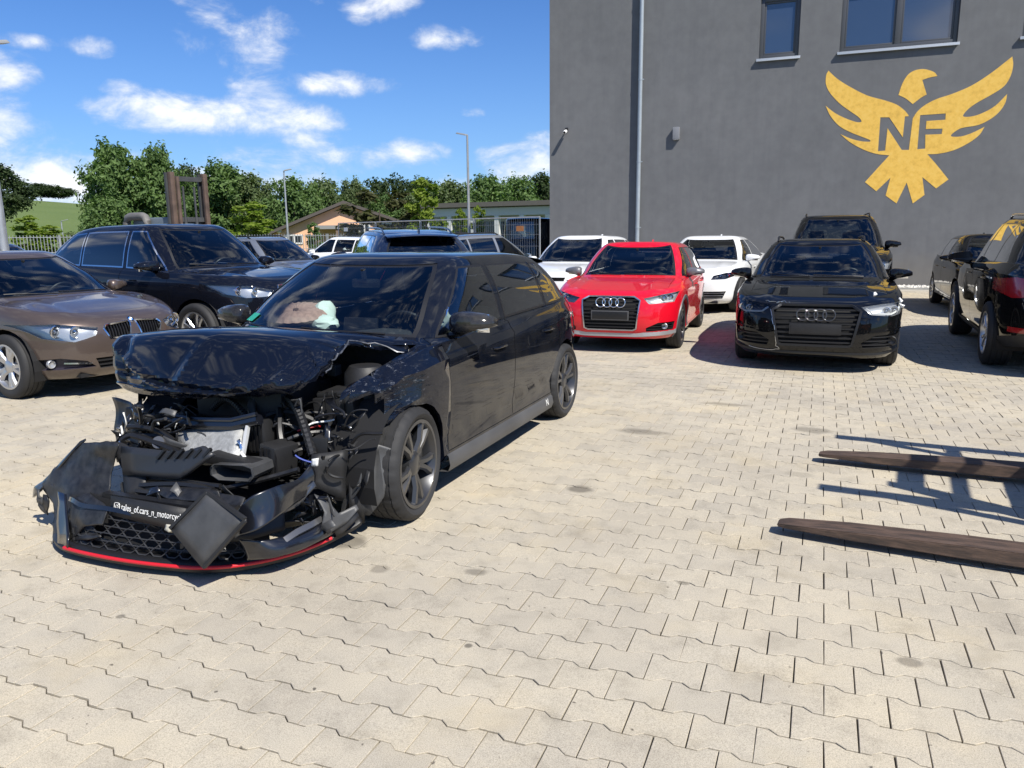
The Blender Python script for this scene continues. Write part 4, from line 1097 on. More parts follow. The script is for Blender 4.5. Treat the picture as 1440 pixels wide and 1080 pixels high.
S_A1 = dict(L=3.975, W=1.746, H=1.425, wb=2.469, fo=.81, r=.315, nose=.735, belt=.925, beltr=.975, tail=.98, cowl=(.86, .965), roof=(.12, -1.42), rg=(-1.72, 1.03), wr=.575,
            paint=P_red, wheel='w_a1', mirror=P_grey, cladding=P_grey, bz=.40, sill=.20, lip=.19, xb=-.28, trim_mat=M['black_plastic'], pq=(8.0, 3.5), msc=1.0, woff=.13)
F_A1 = dict(
    lights=[dict(poly=[(.425, .725), (.50, .655), (.79, .675), (.83, .80), (.66, .775)], bowl=M['bowl'], eyes=[(.66, .72, .05), (.74, .735, .04)], drl=[(.46, .712), (.52, .672), (.78, .692)])],
    grilles=[dict(polys=[[(-.30, .745), (.30, .745), (.385, .70), (.345, .335), (.30, .315), (-.30, .315), (-.345, .335), (-.385, .70)]], slats='h', n=9, sw=.018, smat=M['black_plastic'], frame=M['alu'], fw=.02, depth=.05),
             dict(name='fog_lamp_recess', pair=True, polys=[[(.47, .30), (.78, .315), (.80, .42), (.62, .415), (.47, .345)]], slats='h', n=3, sw=.012, fog=(.69, .365, .04), mat=M['dark'])],
    plate=(0, .505, .50, .125), plate_mat=pbsdf('grey plate holder', (.07, .07, .072), .5), rings=(.672, .062, M['chrome']),
    lip=[([(0, .255), (.34, .255), (.44, .262), (.80, .285)], .065, pbsdf('silver lip', (.45, .45, .46), .35, metal=.6), 'bumper_lip')])
S_A6 = dict(L=4.93, W=1.874, H=1.46, wb=2.912, fo=.95, r=.335, nose=.745, belt=.95, beltr=1.0, tail=1.02, cowl=(1.06, 1.0), roof=(.36, -1.85), rg=(-2.28, 1.06), wr=.60, xb=-.05, xc=-1.15,
            paint=P_black, wheel='w_a6', lip=.17, sill=.185, bz=.40, mirror=P_black, rails=M['black_plastic'], pq=(8.5, 3.6), n5=.20, msc=1.05, woff=.155, ws_mat=M['glass'])
F_A6 = dict(
    lights=[dict(poly=[(.46, .745), (.56, .665), (.78, .645), (.865, .66), (.90, .79), (.68, .775)], bowl=M['dark_bowl'], bowl2=M['bowl'], eyes=[(.72, .705, .035), (.81, .71, .035)], drl=[(.51, .735), (.58, .682), (.78, .668), (.86, .70), (.885, .77)], drlw=.02)],
    grilles=[dict(polys=[[(-.37, .755), (.37, .755), (.46, .70), (.385, .33), (.35, .315), (-.35, .315), (-.385, .33), (-.46, .70)]], slats='h', n=8, sw=.022, smat=M['black_plastic'], frame=M['black_plastic'], fw=.03, depth=.05),
             dict(name='fog_lamp_recess', pair=True, polys=[[(.50, .30), (.86, .31), (.88, .45), (.62, .44), (.48, .36)]], slats='h', n=3, sw=.016, fog=(.80, .37, .05), fog_mat=M['black_plastic'], mat=M['dark'])],
    plate=(0, .50, .54, .12), plate_mat=M['dull_plastic'], insert=M['dull_plastic'], rings=(.655, .064, pbsdf('gloss black badge', (.03, .03, .032), .2, coat=1.0)),
    lip=[([(0, .235), (.50, .235), (.62, .235), (.90, .255)], .03, M['black_plastic'], 'bumper_lip'), ([(.55, .475), (.89, .50)], .02, P_black, 'bumper_crease')])
S_B5 = dict(L=4.90, W=1.86, H=1.465, wb=2.968, fo=.84, r=.335, nose=.78, belt=.95, beltr=1.01, tail=1.03, cowl=(1.08, 1.0), roof=(.36, -1.08), rg=(-1.80, 1.06), wr=.58, xb=-.10,
            paint=P_white, wheel='w_bmw', bz=.42, lip=.20, cpil=.30, msc=1.05)
F_B5 = dict(
    lights=[dict(poly=[(.46, .66), (.70, .665), (.86, .73), (.87, .79), (.70, .785), (.50, .735)], bowl=M['dark_bowl'], eyes=[(.60, .712, .045), (.72, .728, .05)])],
    grilles=[dict(pair=True, polys=[[(.035, .80), (.30, .78), (.33, .70), (.28, .60), (.06, .60)]], slats='v', n=9, sw=.010, frame=M['chrome'], fw=.018),
             dict(name='lower_intake', polys=[[(-.72, .44), (.72, .44), (.66, .30), (.0, .27), (-.66, .30)]], slats='h', n=3, sw=.02, smat=M['alu'])],
    plate=(0, .50, .52, .115), plate_mat=M['dull_plastic'], roundel=(0, .80, .042))
S_B3 = dict(L=4.64, W=1.811, H=1.44, wb=2.81, fo=.80, r=.325, nose=.755, belt=.94, beltr=.99, tail=1.0, cowl=(1.10, .985), roof=(.36, -1.75), rg=(-2.12, 1.04), wr=.575, xb=.0, xc=-1.05,
            paint=P_brown, wheel='w_bmw', bz=.40, lip=.20, msc=1.0, steer=0.0)
F_B3 = dict(
    lights=[dict(poly=[(.38, .70), (.42, .625), (.60, .575), (.78, .615), (.88, .745), (.70, .755)], bowl=M['bowl'], eyes=[(.56, .668, .058), (.69, .678, .060)])],
    grilles=[dict(pair=True, polys=[[(.03, .735), (.30, .715), (.335, .68), (.29, .585), (.07, .575)]], slats='v', n=9, sw=.010, frame=M['chrome'], fw=.018),
             dict(name='lower_intake', polys=[[(-.45, .40), (.45, .40), (.40, .29), (-.40, .29)]], slats='h', n=2, sw=.02),
             dict(name='fog_lamp_recess', pair=True, polys=[[(.44, .315), (.80, .30), (.84, .40), (.70, .42), (.52, .38)]], fog=(.74, .362, .042), bar=((.48, .352), (.68, .368)), barw=.018, mat=pbsdf('violet black trim', (.03, .026, .04), .4))],
    roundel=(0, .755, .040))
S_X5 = dict(L=4.886, W=1.938, H=1.755, wb=2.933, fo=.88, r=.375, nose=.98, belt=1.12, beltr=1.19, tail=1.2, cowl=(1.08, 1.18), roof=(.42, -1.60), rg=(-2.20, 1.24), wr=.645, rdrop=.13, xb=-.02, xc=-1.02,
            paint=P_navy, wheel='w_x5', bz=.55, rbz=.62, lip=.28, sill=.27, trim_mat=M['chrome'], trimw=.02, cpil=.18, arch=.43, msc=1.15, hz=.14, lift=.15, seat=.1, ws_mat=M['glass'], fw_mat=M['dark_glass'])
F_X5 = dict(
    lights=[dict(poly=[(.40, .90), (.46, .83), (.72, .82), (.86, .87), (.92, .98), (.68, .965)], bowl=M['bowl'], eyes=[(.60, .89, .055), (.75, .905, .055)])],
    grilles=[dict(pair=True, polys=[[(.03, .97), (.31, .955), (.34, .90), (.29, .76), (.07, .75)]], slats='v', n=8, sw=.013, frame=M['chrome'], fw=.02),
             dict(name='lower_intake', polys=[[(-.60, .52), (.60, .52), (.52, .38), (-.52, .38)]], slats='h', n=3, sw=.02)], roundel=(0, .985, .042))
S_SUV = dict(L=4.85, W=1.95, H=1.86, wb=2.95, fo=.88, r=.37, nose=1.0, belt=1.20, beltr=1.26, tail=1.27, cowl=(1.10, 1.25), roof=(.46, -1.95), rg=(-2.2, 1.33), wr=.66, xb=-.02, xc=-1.05,
             paint=P_black, wheel='w_suv', bz=.55, rbz=.62, lip=.28, sill=.27, rails=M['black_plastic'], arch=.43, msc=1.15, lift=.18, seat=.14, fin=True)
F_SUV = dict(lights=[dict(poly=[(.55, .98), (.60, .86), (.84, .86), (.90, 1.0), (.72, .99)], bowl=M['bowl'], eyes=[(.70, .92, .055)])],
             grilles=[dict(polys=[[(-.50, .98), (.50, .98), (.50, .76), (.44, .70), (-.44, .70), (-.50, .76)]], slats='h', n=4, sw=.02, smat=M['chrome'])])
S_CAY = dict(L=4.855, W=1.94, H=1.72, wb=2.895, fo=.88, r=.375, nose=.92, belt=1.10, beltr=1.18, tail=1.16, cowl=(1.06, 1.15), roof=(.38, -1.72), rg=(-2.16, 1.18), wr=.63, xb=-.05, xc=-1.0,
             paint=P_black, wheel='w_suv', bz=.52, rbz=.62, lip=.27, sill=.27, rails=M['chrome'], trim_mat=M['chrome'], trimw=.016, cpil=.30, arch=.43, msc=1.2, rdrop=.15, lift=.14, seat=.08, fw_mat=M['dark_glass'])
T_CAY = dict(lamp=[(.52, .90), (.86, .84), (.97, .90), (.97, 1.02), (.84, 1.06), (.60, 1.02)], reflector=(.76, .50, .22, .06), bumper=.4, spoiler=True)
S_GOLF = dict(L=4.26, W=1.79, H=1.46, wb=2.60, fo=.86, r=.315, nose=.76, belt=.94, beltr=.99, tail=1.0, cowl=(.96, .985), roof=(.20, -1.50), rg=(-1.86, 1.05), wr=.58, xb=-.20, xc=-1.0, paint=P_black, wheel='w_gen', bz=.42, msc=1.0)
F_GOLF = dict(lights=[dict(poly=[(.46, .68), (.56, .64), (.80, .66), (.86, .76), (.70, .765)], bowl=M['bowl'], eyes=[(.62, .70, .045), (.74, .71, .045)])],
              grilles=[dict(polys=[[(-.44, .735), (.44, .735), (.42, .665), (-.42, .665)]], slats='h', n=2, sw=.015),
                       dict(name='lower_intake', polys=[[(-.62, .42), (.62, .42), (.54, .29), (-.54, .29)]], slats='h', n=3, sw=.018)], plate=(0, .52, .52, .11), roundel=None)

ROW = 'cars parked in front of the grey wall'; LEFT = 'cars parked along the left side of the yard'
make_car('red_hatchback', (-2.60, 11.99), -88.1, S_A1, 'bright red compact hatchback with grey mirrors and four chrome rings on its grille', car_face(F_A1), group=ROW)
def a6_damage(root, sh):
    # scraped, broken corner on the right of the car: torn skin edge and a splash of red from another car
    e = bmesh.new(); random.seed(3)
    for (y, z, dy, dz) in ((-.905, .60, .012, .16), (-.915, .50, .010, .10)):
        pts = [(y, z - dz / 2), (y + dy * .6, z), (y, z + dz / 2)]
        pp = [sh.side(2.02 + .02 * i, zz, -1, .003) for i, (yy, zz) in enumerate(pts)]
        strip(e, [p for p in pp if p], .10, .002, (0, -1, 0))
    obj('red_scuff', e, pbsdf('red scuff', (.22, .008, .02), .5, vary=(30, .5)), root, 40)
    e = bmesh.new()
    for path in ([(-.475, .70), (-.44, .55), (-.415, .42), (-.40, .30), (-.36, .255), (-.52, .245), (-.70, .262)], [(-.28, .765), (-.36, .785), (-.44, .772), (-.55, .79)]):
        pp = []
        for i, (y, z) in enumerate(lerp_path(path, 4)):
            p = sh.front(y + random.uniform(-.008, .008), z + random.uniform(-.006, .006), .004)
            if p is not None: pp.append(p)
        strip(e, pp, .007, .006, (1, 0, 0))
    obj('cracked_edge', e, M['alu'], root, 40)
    e = bmesh.new()
    for (x, z) in ((1.92, .86), (1.88, .80), (1.84, .90), (1.95, .74)):
        p = sh.side(x, z, 1)
        if p is not None: box(e, p, (.07, .03, .05), Matrix.Rotation(random.uniform(-1, 1), 3, 'X') @ Matrix.Rotation(random.uniform(-1, 1), 3, 'Z'), taper=.3)
    obj('broken_lamp_shard', e, M['white_plastic'], root)
F_A6['extra'] = a6_damage
make_car('black_estate_car', (-.02, 11.62), -89.9, S_A6, 'black estate car with cracked front bumper and black four-ring grille facing the camera', car_face(F_A6), group=ROW)
make_car('white_saloon_car', (-2.19, 17.45), -94.6, S_B5, 'white saloon car behind and right of the red hatchback', car_face(F_B5), group=ROW)
S_WH = dict(S_GOLF, paint=P_white, H=1.50)
make_car('white_hatchback', (-4.75, 16.2), -94.0, S_WH, 'white hatchback half hidden behind the red hatchback, by the drainpipe', car_face(F_GOLF), group=ROW)
make_car('black_off_roader', (.26, 17.7), -88.4, S_SUV, 'tall black off-roader with roof rails behind the black estate car', car_face(F_SUV), group=ROW)
make_car('black_hatchback', (3.15, 17.6), -88.7, S_GOLF, 'black hatchback nosing out from the wall beyond the large black off-roader', car_face(F_GOLF), group=ROW)
make_car('black_off_roader', (2.85, 11.94), 88.8, S_CAY, 'black off-roader at the right edge seen from behind with red tail lamp', None, car_tail(T_CAY), group=ROW)
make_car('brown_estate_car', (-8.78, 6.30), -5.9, S_B3, 'brown metallic estate car with twin kidney grille at the left edge', car_face(F_B3), group=LEFT)
make_car('dark_blue_off_roader', (-8.62, 8.85), -8.7, S_X5, 'dark blue off-roader with chrome window trim behind the brown estate', car_face(F_X5), group=LEFT)
S_SW = dict(S_A6, paint=P_silver, H=1.53, wheel='w_gen', r=.315, rails=M['black_plastic'], ws_mat=M['glass'], sw_mat=M['glass'])
make_car('silver_estate_car', (-12.2, 15.2), -8.2, S_SW, 'silver estate car with dark roof rails beyond the dark blue off-roader', car_face(F_GOLF), group=LEFT)
S_W2 = dict(S_GOLF, paint=P_white, sw_mat=M['glass'], H=1.48)
make_car('white_compact_car', (-15.2, 23.0), 176.0, S_W2, 'white compact car seen side-on in the distance before the peach house', None, None, group=LEFT)
S_DS = dict(S_CAY, paint=P_blue, H=1.66, W=1.88, rails=P_blue, trim_mat=M['black_plastic'], wr=.62, rdrop=.12, rw_mat=M['dark_glass'])
make_car('blue_off_roader', (-7.11, 12.59), 131.0, S_DS, 'dark blue off-roader showing its wide rear window behind the wrecked hatchback', None, car_tail(T_CAY), group=LEFT)
S_SN = dict(S_GOLF, paint=P_silver, H=1.55, rails=M['black_plastic'])
make_car('silver_hatchback', (-7.6, 17.6), 62.0, S_SN, 'silver hatchback with black roof rails in front of the wire fence', None, None, group=LEFT)
make_car('blue_saloon_car', (-15.8, 11.0), -8.0, dict(S_B5, paint=P_blue, wheel='w_gen', r=.315), 'dark blue car whose roof just shows behind the brown estate', None, None, group=LEFT)
# ------------------------------------------------------------------ the wrecked hatchback
def dusty_paint():
    m, nt, N, L = node_mat('dusty black paint'); b = N['Principled BSDF']; g = N.new('ShaderNodeTexCoord'); sx = N.new('ShaderNodeSeparateXYZ'); L.new(g.outputs['Object'], sx.inputs[0])
    d = ramp(N, L, noise(N, L, g.outputs['Object'], 3.5, 7, .7), [(.40, (0, 0, 0)), (.72, (1, 1, 1))]); f = N.new('ShaderNodeRGBToBW'); L.new(d, f.inputs[0])
    low = math_(N, L, 'MULTIPLY', math_(N, L, 'SUBTRACT', .75, sx.outputs[2], True), 1.5, True)
    fac = math_(N, L, 'MULTIPLY', f.outputs[0], math_(N, L, 'ADD', low, .25), True)
    L.new(mix(N, L, fac, (.004, .0055, .010), (.045, .042, .037)), b.inputs['Base Color']); b.inputs['Specular IOR Level'].default_value = 0; b.inputs['Roughness'].default_value = .5
    b.inputs['Coat Weight'].default_value = 1.0; L.new(math_(N, L, 'ADD', math_(N, L, 'MULTIPLY', fac, .12), .025), b.inputs['Coat Roughness'])
    gm = N.new('ShaderNodeNewGeometry'); df = N.new('ShaderNodeBsdfDiffuse'); df.inputs[0].default_value = (.03, .03, .032, 1); ms = N.new('ShaderNodeMixShader')
    L.new(gm.outputs['Backfacing'], ms.inputs[0]); L.new(b.outputs[0], ms.inputs[1]); L.new(df.outputs[0], ms.inputs[2]); L.new(ms.outputs[0], N['Material Output'].inputs[0]); return m
P_dusty = dusty_paint()
S_I30 = dict(L=4.335, W=1.795, H=1.458, wb=2.65, fo=.885, r=.322, nose=.72, belt=.945, beltr=1.005, tail=.98, cowl=(1.06, 1.0), roof=(.36, -1.52), rg=(-1.88, 1.06), wr=.60, fdrop=.075, indicator=True, xb=-.13, xc=-1.02,
             paint=P_dusty, wheel='w_i30', bz=.42, lip=.20, sill=.20, msc=1.08, cpil=.20, ws_mat=M['glass'], fw_mat=glassmat('side glass', (.58, .63, .60), 1.5, 0, 2.4), arch=.365, mz=.02, fin=False, trimw=.016, mx=.22)
WX, WY, WA = -2.906, 5.045, R(-90.934)
def wk(u, v, x):
    """survey point on the wreck: seen direction met with the plane x metres ahead of mid wheelbase, in car coordinates"""
    du, dv = u - 720, v - 540; cr, sr = math.cos(CAM_ROLL), math.sin(CAM_ROLL); du, dv = cr * du + sr * dv, -sr * du + cr * dv
    cp, sp_ = math.cos(CAM_PITCH), math.sin(CAM_PITCH); d = (du / FPX, cp - dv / FPX * sp_, -sp_ - dv / FPX * cp)
    cy, sy = math.cos(CAM_YAW), math.sin(CAM_YAW); d = Vector((d[0] * cy - d[1] * sy, d[0] * sy + d[1] * cy, d[2]))
    c, s = math.cos(WA), math.sin(WA); o = Vector((-WX * c - WY * s, WX * s - WY * c, CAM_H)); e = Vector((d.x * c + d.y * s, -d.x * s + d.y * c, d.z))
    return o + e * ((x - o.x) / e.x)
def vnoise(P, seed, scale):
    """value noise on points, -1..1"""
    P = np.asarray(P, float) * scale; i = np.floor(P).astype(int); f = P - i; f = f * f * (3 - 2 * f)
    def h(ix): 
        n = (ix[:, 0] * 374761393 + ix[:, 1] * 668265263 + ix[:, 2] * 2147483647 + seed * 974711) & 0x7fffffff
        n = ((n ^ (n >> 13)) * 1274126177) & 0x7fffffff; return ((n ^ (n >> 16)) & 0xffff) / 32767.5 - 1
    r = 0
    for a in (0, 1):
        for b in (0, 1):
            for c in (0, 1): r = r + h(i + np.array([a, b, c])) * np.where(a, f[:, 0], 1 - f[:, 0]) * np.where(b, f[:, 1], 1 - f[:, 1]) * np.where(c, f[:, 2], 1 - f[:, 2])
    return r
def cubic_grid(G, nu, nv):
    """smooth surface through a grid of control points"""
    G = np.array(G, float)
    def cr(A, n):
        m = len(A); out = []
        for t in np.linspace(0, m - 1, n):
            i = min(int(t), m - 2); f = t - i; p = [A[max(i - 1, 0)], A[i], A[i + 1], A[min(i + 2, m - 1)]]
            out.append(.5 * (2 * p[1] + (p[2] - p[0]) * f + (2 * p[0] - 5 * p[1] + 4 * p[2] - p[3]) * f * f + (3 * p[1] - p[0] - 3 * p[2] + p[3]) * f ** 3))
        return np.array(out)
    return np.swapaxes(cr(np.swapaxes(cr(G, nv), 0, 1), nu), 0, 1)
def solid(o, t, off=-1):
    m = o.modifiers.new('thickness', 'SOLIDIFY'); m.thickness = t; m.offset = off; return o
def panel(name, pts, mat, root, th=.004, crumple=.006, seed=1, cuts=3, smooth=30, scale=9):
    """sheet cut to an outline of 3D points, wrinkled and given thickness"""
    bm = bmesh.new(); vs = [bm.verts.new(p) for p in pts]
    f = bm.faces.new(vs)
    if len(vs) == 4: bmesh.ops.subdivide_edges(bm, edges=bm.edges[:], cuts=cuts, use_grid_fill=True)
    else:
        bmesh.ops.triangulate(bm, faces=[f])
        for _ in range(max(cuts - 1, 1)): bmesh.ops.subdivide_edges(bm, edges=bm.edges[:], cuts=1, use_grid_fill=True)
        bmesh.ops.triangulate(bm, faces=bm.faces[:])
    P = np.array([v.co[:] for v in bm.verts])
    D = np.stack([vnoise(P, seed, scale), vnoise(P, seed + 1, scale), vnoise(P, seed + 2, scale)], 1) * crumple
    for v, d in zip(bm.verts, D): v.co += Vector(d)
    bmesh.ops.recalc_face_normals(bm, faces=bm.faces[:])
    return solid(obj(name, bm, mat, root, smooth), th, 0)
GLOSS = pbsdf('scuffed black paint', (.006, .0068, .010), .28, coat=.9, coat_rough=.06, bump=(35, .08, .002))
TORN = pbsdf('scratched black plastic', (.016, .016, .017), .42, vary=(26, .7), bump=(90, .4, .002))
GREYP = pbsdf('grey black plastic', (.055, .056, .058), .48, vary=(9, .35), bump=(70, .25, .002))
REDP = pbsdf('red stripe', (.52, .012, .022), .4)
FINS = pbsdf('radiator fins', (.38, .385, .38), .55, metal=.4, vary=(40, .3), bump=(160, .6, .004))

def scratched_paint():
    m, nt, N, L = node_mat('scratched black paint'); b = N['Principled BSDF']; g = N.new('ShaderNodeTexCoord')
    mp = N.new('ShaderNodeMapping'); mp.inputs['Scale'].default_value = (3.0, 3.0, 9); mp.inputs['Rotation'].default_value = (0, .5, 0); L.new(g.outputs['Object'], mp.inputs[0])
    s = ramp(N, L, noise(N, L, mp.outputs[0], 6, 9, .75), [(.57, (0, 0, 0)), (.66, (1, 1, 1))])
    sx = N.new('ShaderNodeSeparateXYZ'); L.new(g.outputs['Object'], sx.inputs[0])
    k = math_(N, L, 'MULTIPLY', math_(N, L, 'SUBTRACT', sx.outputs[0], 1.02), 2.6, True)
    k = math_(N, L, 'MULTIPLY', k, math_(N, L, 'GREATER_THAN', sx.outputs[2], .55))
    f = N.new('ShaderNodeRGBToBW'); L.new(s, f.inputs[0]); fac = math_(N, L, 'MULTIPLY', f.outputs[0], k)
    L.new(mix(N, L, fac, (.004, .0055, .011), (.12, .13, .15)), b.inputs['Base Color']); b.inputs['Roughness'].default_value = .35; b.inputs['Specular IOR Level'].default_value = .0; b.inputs['Coat Weight'].default_value = 1.0; b.inputs['Coat Roughness'].default_value = .03
    bp = N.new('ShaderNodeBump'); bp.inputs['Strength'].default_value = .6; bp.inputs['Distance'].default_value = .012
    L.new(math_(N, L, 'MULTIPLY', noise(N, L, mp.outputs[0], 3.2, 4), k), bp.inputs['Height']); L.new(bp.outputs[0], b.inputs['Normal']); L.new(bp.outputs[0], b.inputs['Coat Normal'])
    return m
def text_mesh(body, size, mat, name, parent, M4, extrude=.0006):
    cu = bpy.data.curves.new('lettering', 'FONT'); cu.body = body; cu.size = size; cu.extrude = extrude; cu.resolution_u = 3
    t = bpy.data.objects.new('lettering', cu); COL.objects.link(t); bpy.context.view_layer.update()
    me = bpy.data.meshes.new_from_object(t.evaluated_get(bpy.context.evaluated_depsgraph_get())); bpy.data.objects.remove(t); bpy.data.curves.remove(cu)
    me.materials.clear(); me.transform(M4); return mesh_obj(name, me, mat, parent)

def wreck_front(root, sh):
    bm = sh.bm; ls, lk, lev = sh.ls, sh.lk, sh.lev; K7 = lev['R7']
    # what the crash took away: bonnet, bumper, lamps, the nose of both wings
    kill = []
    for f in bm.faces:
        c = f.calc_center_median()
        if f[lk] >= K7: continue
        if f[ls] == 0 and f[lk] < K7 - 1: kill.append(f); continue
        if c.x > 1.325 and c.z < .62: kill.append(f); continue
        if c.y > 0 and c.x > 1.30 + .42 * max(0, c.z - .55) / .3 + .05 * math.sin(c.z * 40): kill.append(f)
        elif c.y < 0 and c.x > 1.62: kill.append(f)
    bmesh.ops.delete(bm, geom=kill, context='FACES')
    # the left wing is pushed back and crumpled
    fs = [f for f in bm.faces if f[ls] <= 1 and f[lk] < K7 and f.calc_center_median().x > .895 and f.calc_center_median().y > 0]
    nb = sh.take(fs); P = np.array([v.co[:] for v in nb.verts])
    if len(P):
        k = np.clip((P[:, 0] - 1.02) / .5, 0, 1) ** 1.3
        D = np.stack([vnoise(P, 5, 9) * .05, vnoise(P, 6, 11) * .045 + np.abs(vnoise(P, 9, 19)) * -.035, vnoise(P, 7, 9) * .05], 1) * k[:, None]
        D[:, 1] -= k * .05; D[:, 2] -= k * .05
        for v, d in zip(nb.verts, D): v.co += Vector(d)
    nb.normal_update(); solid(obj('front_wing', nb, scratched_paint(), root, 24), .004)
    # crumpled bonnet, folded down at the front
    G = [[(.86, -.70, .975), (.95, -.5, .995), (1.00, -.2, 1.008), (1.01, 0, 1.01), (1.00, .2, 1.008), (.96, .45, .995), (.88, .66, .975)],
         [(1.22, -.80, 1.00), (1.27, -.5, 1.045), (1.28, -.2, 1.06), (1.28, 0, 1.058), (1.26, .2, 1.045), (1.16, .42, 1.02), (1.00, .68, .945)],
         [(1.60, -.87, 1.025), (1.61, -.55, 1.068), (1.56, -.2, 1.082), (1.50, 0, 1.075), (1.42, .17, 1.055), (1.29, .36, 1.015), (1.06, .68, .905)],
         [wk(*q) for q in ((162, 481, 1.70), (215, 474, 1.76), (290, 472, 1.74), (350, 474, 1.68), (405, 478, 1.58), (455, 484, 1.44), (500, 480, 1.26))],
         [wk(*q) for q in ((160, 510, 1.77), (215, 512, 1.86), (285, 514, 1.87), (345, 514, 1.82), (400, 512, 1.72), (445, 508, 1.58), (478, 495, 1.42))],
         [wk(*q) for q in ((165, 534, 1.80), (220, 544, 1.93), (290, 548, 1.96), (350, 545, 1.91), (410, 538, 1.80), (442, 526, 1.68), (466, 512, 1.50))],
         [wk(*q) for q in ((171, 546, 1.77), (225, 557, 1.89), (290, 561, 1.92), (350, 558, 1.87), (415, 550, 1.77), (440, 537, 1.69), (458, 524, 1.54))]]
    nu, nv = 72, 60; S = cubic_grid(G, nu, nv)
    for _ in range(26): S[1:-1, 1:-1] = .25 * (S[:-2, 1:-1] + S[2:, 1:-1] + S[1:-1, :-2] + S[1:-1, 2:])
    S = S.reshape(-1, 3)
    du = np.tile(np.linspace(0, 1, nu), nv); dv = np.repeat(np.linspace(0, 1, nv), nu)
    k = np.clip((dv - .45) / .25, 0, 1)
    bend = np.zeros(len(S))
    # creases: straight valleys and ridges across the fallen front face
    for (u0, v0, ang, w, amp, ln) in ((.10, .72, 1.1, .035, .028, .25), (.20, .80, .35, .03, -.030, .22), (.28, .70, 1.9, .03, .026, .2), (.16, .90, .1, .035, .026, .25), (.42, .88, 2.2, .025, .018, .16), (.60, .80, 2.3, .03, .020, .22), (.72, .88, 2.2, .02, -.022, .2), (.05, .6, 1.6, .03, -.025, .3), (.34, .93, .5, .03, .02, .18), (.85, .7, 1.2, .03, .03, .25), (.88, .55, .6, .03, -.035, .2)):
        a = (du - u0) * math.cos(ang) + (dv - v0) * math.sin(ang); b = -(du - u0) * math.sin(ang) + (dv - v0) * math.cos(ang)
        bend += amp * np.maximum(0, 1 - np.abs(b) / w) * np.exp(-(a / ln) ** 2)
    lowv = vnoise(np.stack([du * 7, dv * 6, du * 0], 1), 31, 1) * .007 * k * np.clip(1.0 - du * 2.2, .03, 1) + vnoise(np.stack([du * 16, dv * 14, du * 0], 1), 33, 1) * .002 * k * np.clip(1.0 - du * 2.4, 0, 1)
    S[:, 0] += bend + lowv; S[:, 2] += bend * .35 * k
    edge = np.clip((dv - .93) / .07, 0, 1); S[:, 2] += edge * vnoise(np.stack([du * 22, dv * 0, du * 0], 1), 41, 1) * .012
    le = np.clip((du - .9) / .1, 0, 1) * np.clip((dv - .2) / .2, 0, 1); S[:, 2] += le * vnoise(np.stack([du * 3, dv * 26, du * 0], 1), 44, 1) * .02; S[:, 0] += le * vnoise(np.stack([du * 3, dv * 21, du * 0], 1), 47, 1) * .02
    bo = pyobj('bonnet', S, [q[::-1] for q in grid_faces(nv, nu)], P_blackblue, root, 17); solid(bo, .012, -1)
    # bare bright edge along the fold on the left of the car
    e = bmesh.new(); idx = [int(nv * t) * nu + nu - 1 for t in np.linspace(.30, .97, 26)]; pts = [Vector(S[i]) + Vector((.006, .008, .004)) for i in idx]
    tube(e, pts, [.003 + .004 * abs(math.sin(i * 1.7)) for i in range(len(pts))], 5); obj('torn_edge', e, pbsdf('scraped metal', (.10, .105, .115), .35, metal=.6, vary=(40, .8)), bo, 40)
    # front of the body: strut towers, rails, bulkhead
    e = bmesh.new(); box(e, (1.00, 0, .70), (.06, 1.36, .50)); obj('bulkhead', e, M['dull_plastic'], root)
    for y in (-.52, .52):
        e = bmesh.new(); box(e, (1.40, y, .50), (.75, .09, .12), Matrix.Rotation(R(8 * (1 if y > 0 else -1)), 3, 'Z'), bev=.01); obj('chassis_rail', e, M['dull_plastic'], root, 40)
        e = bmesh.new(); lathe(e, [(.001, .86), (.09, .86), (.12, .82), (.13, .55)], 16, 'Z', c=(1.28, y * 1.06, 0)); obj('strut_tower', e, M['dull_plastic'], root, 40)
    e = bmesh.new(); box(e, (1.42, -.05, .56), (.48, .62, .42), bev=.05); obj('engine_block', e, M['dull_plastic'], root, 40)
    e = bmesh.new(); box(e, (1.45, -.10, .785), (.42, .5, .03), bev=.01); obj('engine_cover', e, M['black_plastic'], root, 40)
    e = bmesh.new(); pts = [wk(u, v, 1.86) for u, v in ((240, 590), (280, 597), (330, 598), (365, 590))]; tube(e, pts, .03, 8); obj('crossmember', e, GLOSS, root, 40)
    e = bmesh.new(); tube(e, [Vector(p) + Vector((.02, 0, .035)) for p in pts], .012, 6); obj('crossmember_flange', e, GLOSS, root, 40)
    # radiator with a light aluminium pack
    panel('radiator', [wk(248, 606, 1.84), wk(345, 600, 1.84), wk(337, 652, 2.0), wk(262, 650, 2.0)], FINS, root, .03, .012, 3, 5)
    e = bmesh.new(); tube(e, [wk(350, 592, 1.86), wk(346, 612, 1.9), wk(341, 645, 1.97)], [.012, .016, .012], 6); obj('radiator_tank', e, pbsdf('bright cast metal', (.62, .62, .6), .4, metal=.5), root, 40)
    # dark shroud with slanted ribs
    sp_ = [wk(172, 628, 2.12), wk(262, 636, 2.12), wk(288, 628, 2.12), wk(301, 640, 2.14), wk(262, 668, 2.17), wk(252, 674, 2.17), wk(175, 668, 2.15)]
    shroud = panel('air_shroud', sp_, pbsdf('dark shroud plastic', (.020, .022, .027), .42), root, .02, .004, 8, 3)
    for k_ in range(6):
        u0 = 222 + k_ * 13; e = bmesh.new(); strip(e, [wk(u0, 645 - k_ * .5, 2.145), wk(u0 + 10, 633 - k_ * .4, 2.135)], .016, .010, (1, 0, .3)); obj('rib', e, M['black_plastic'], shroud, 40)
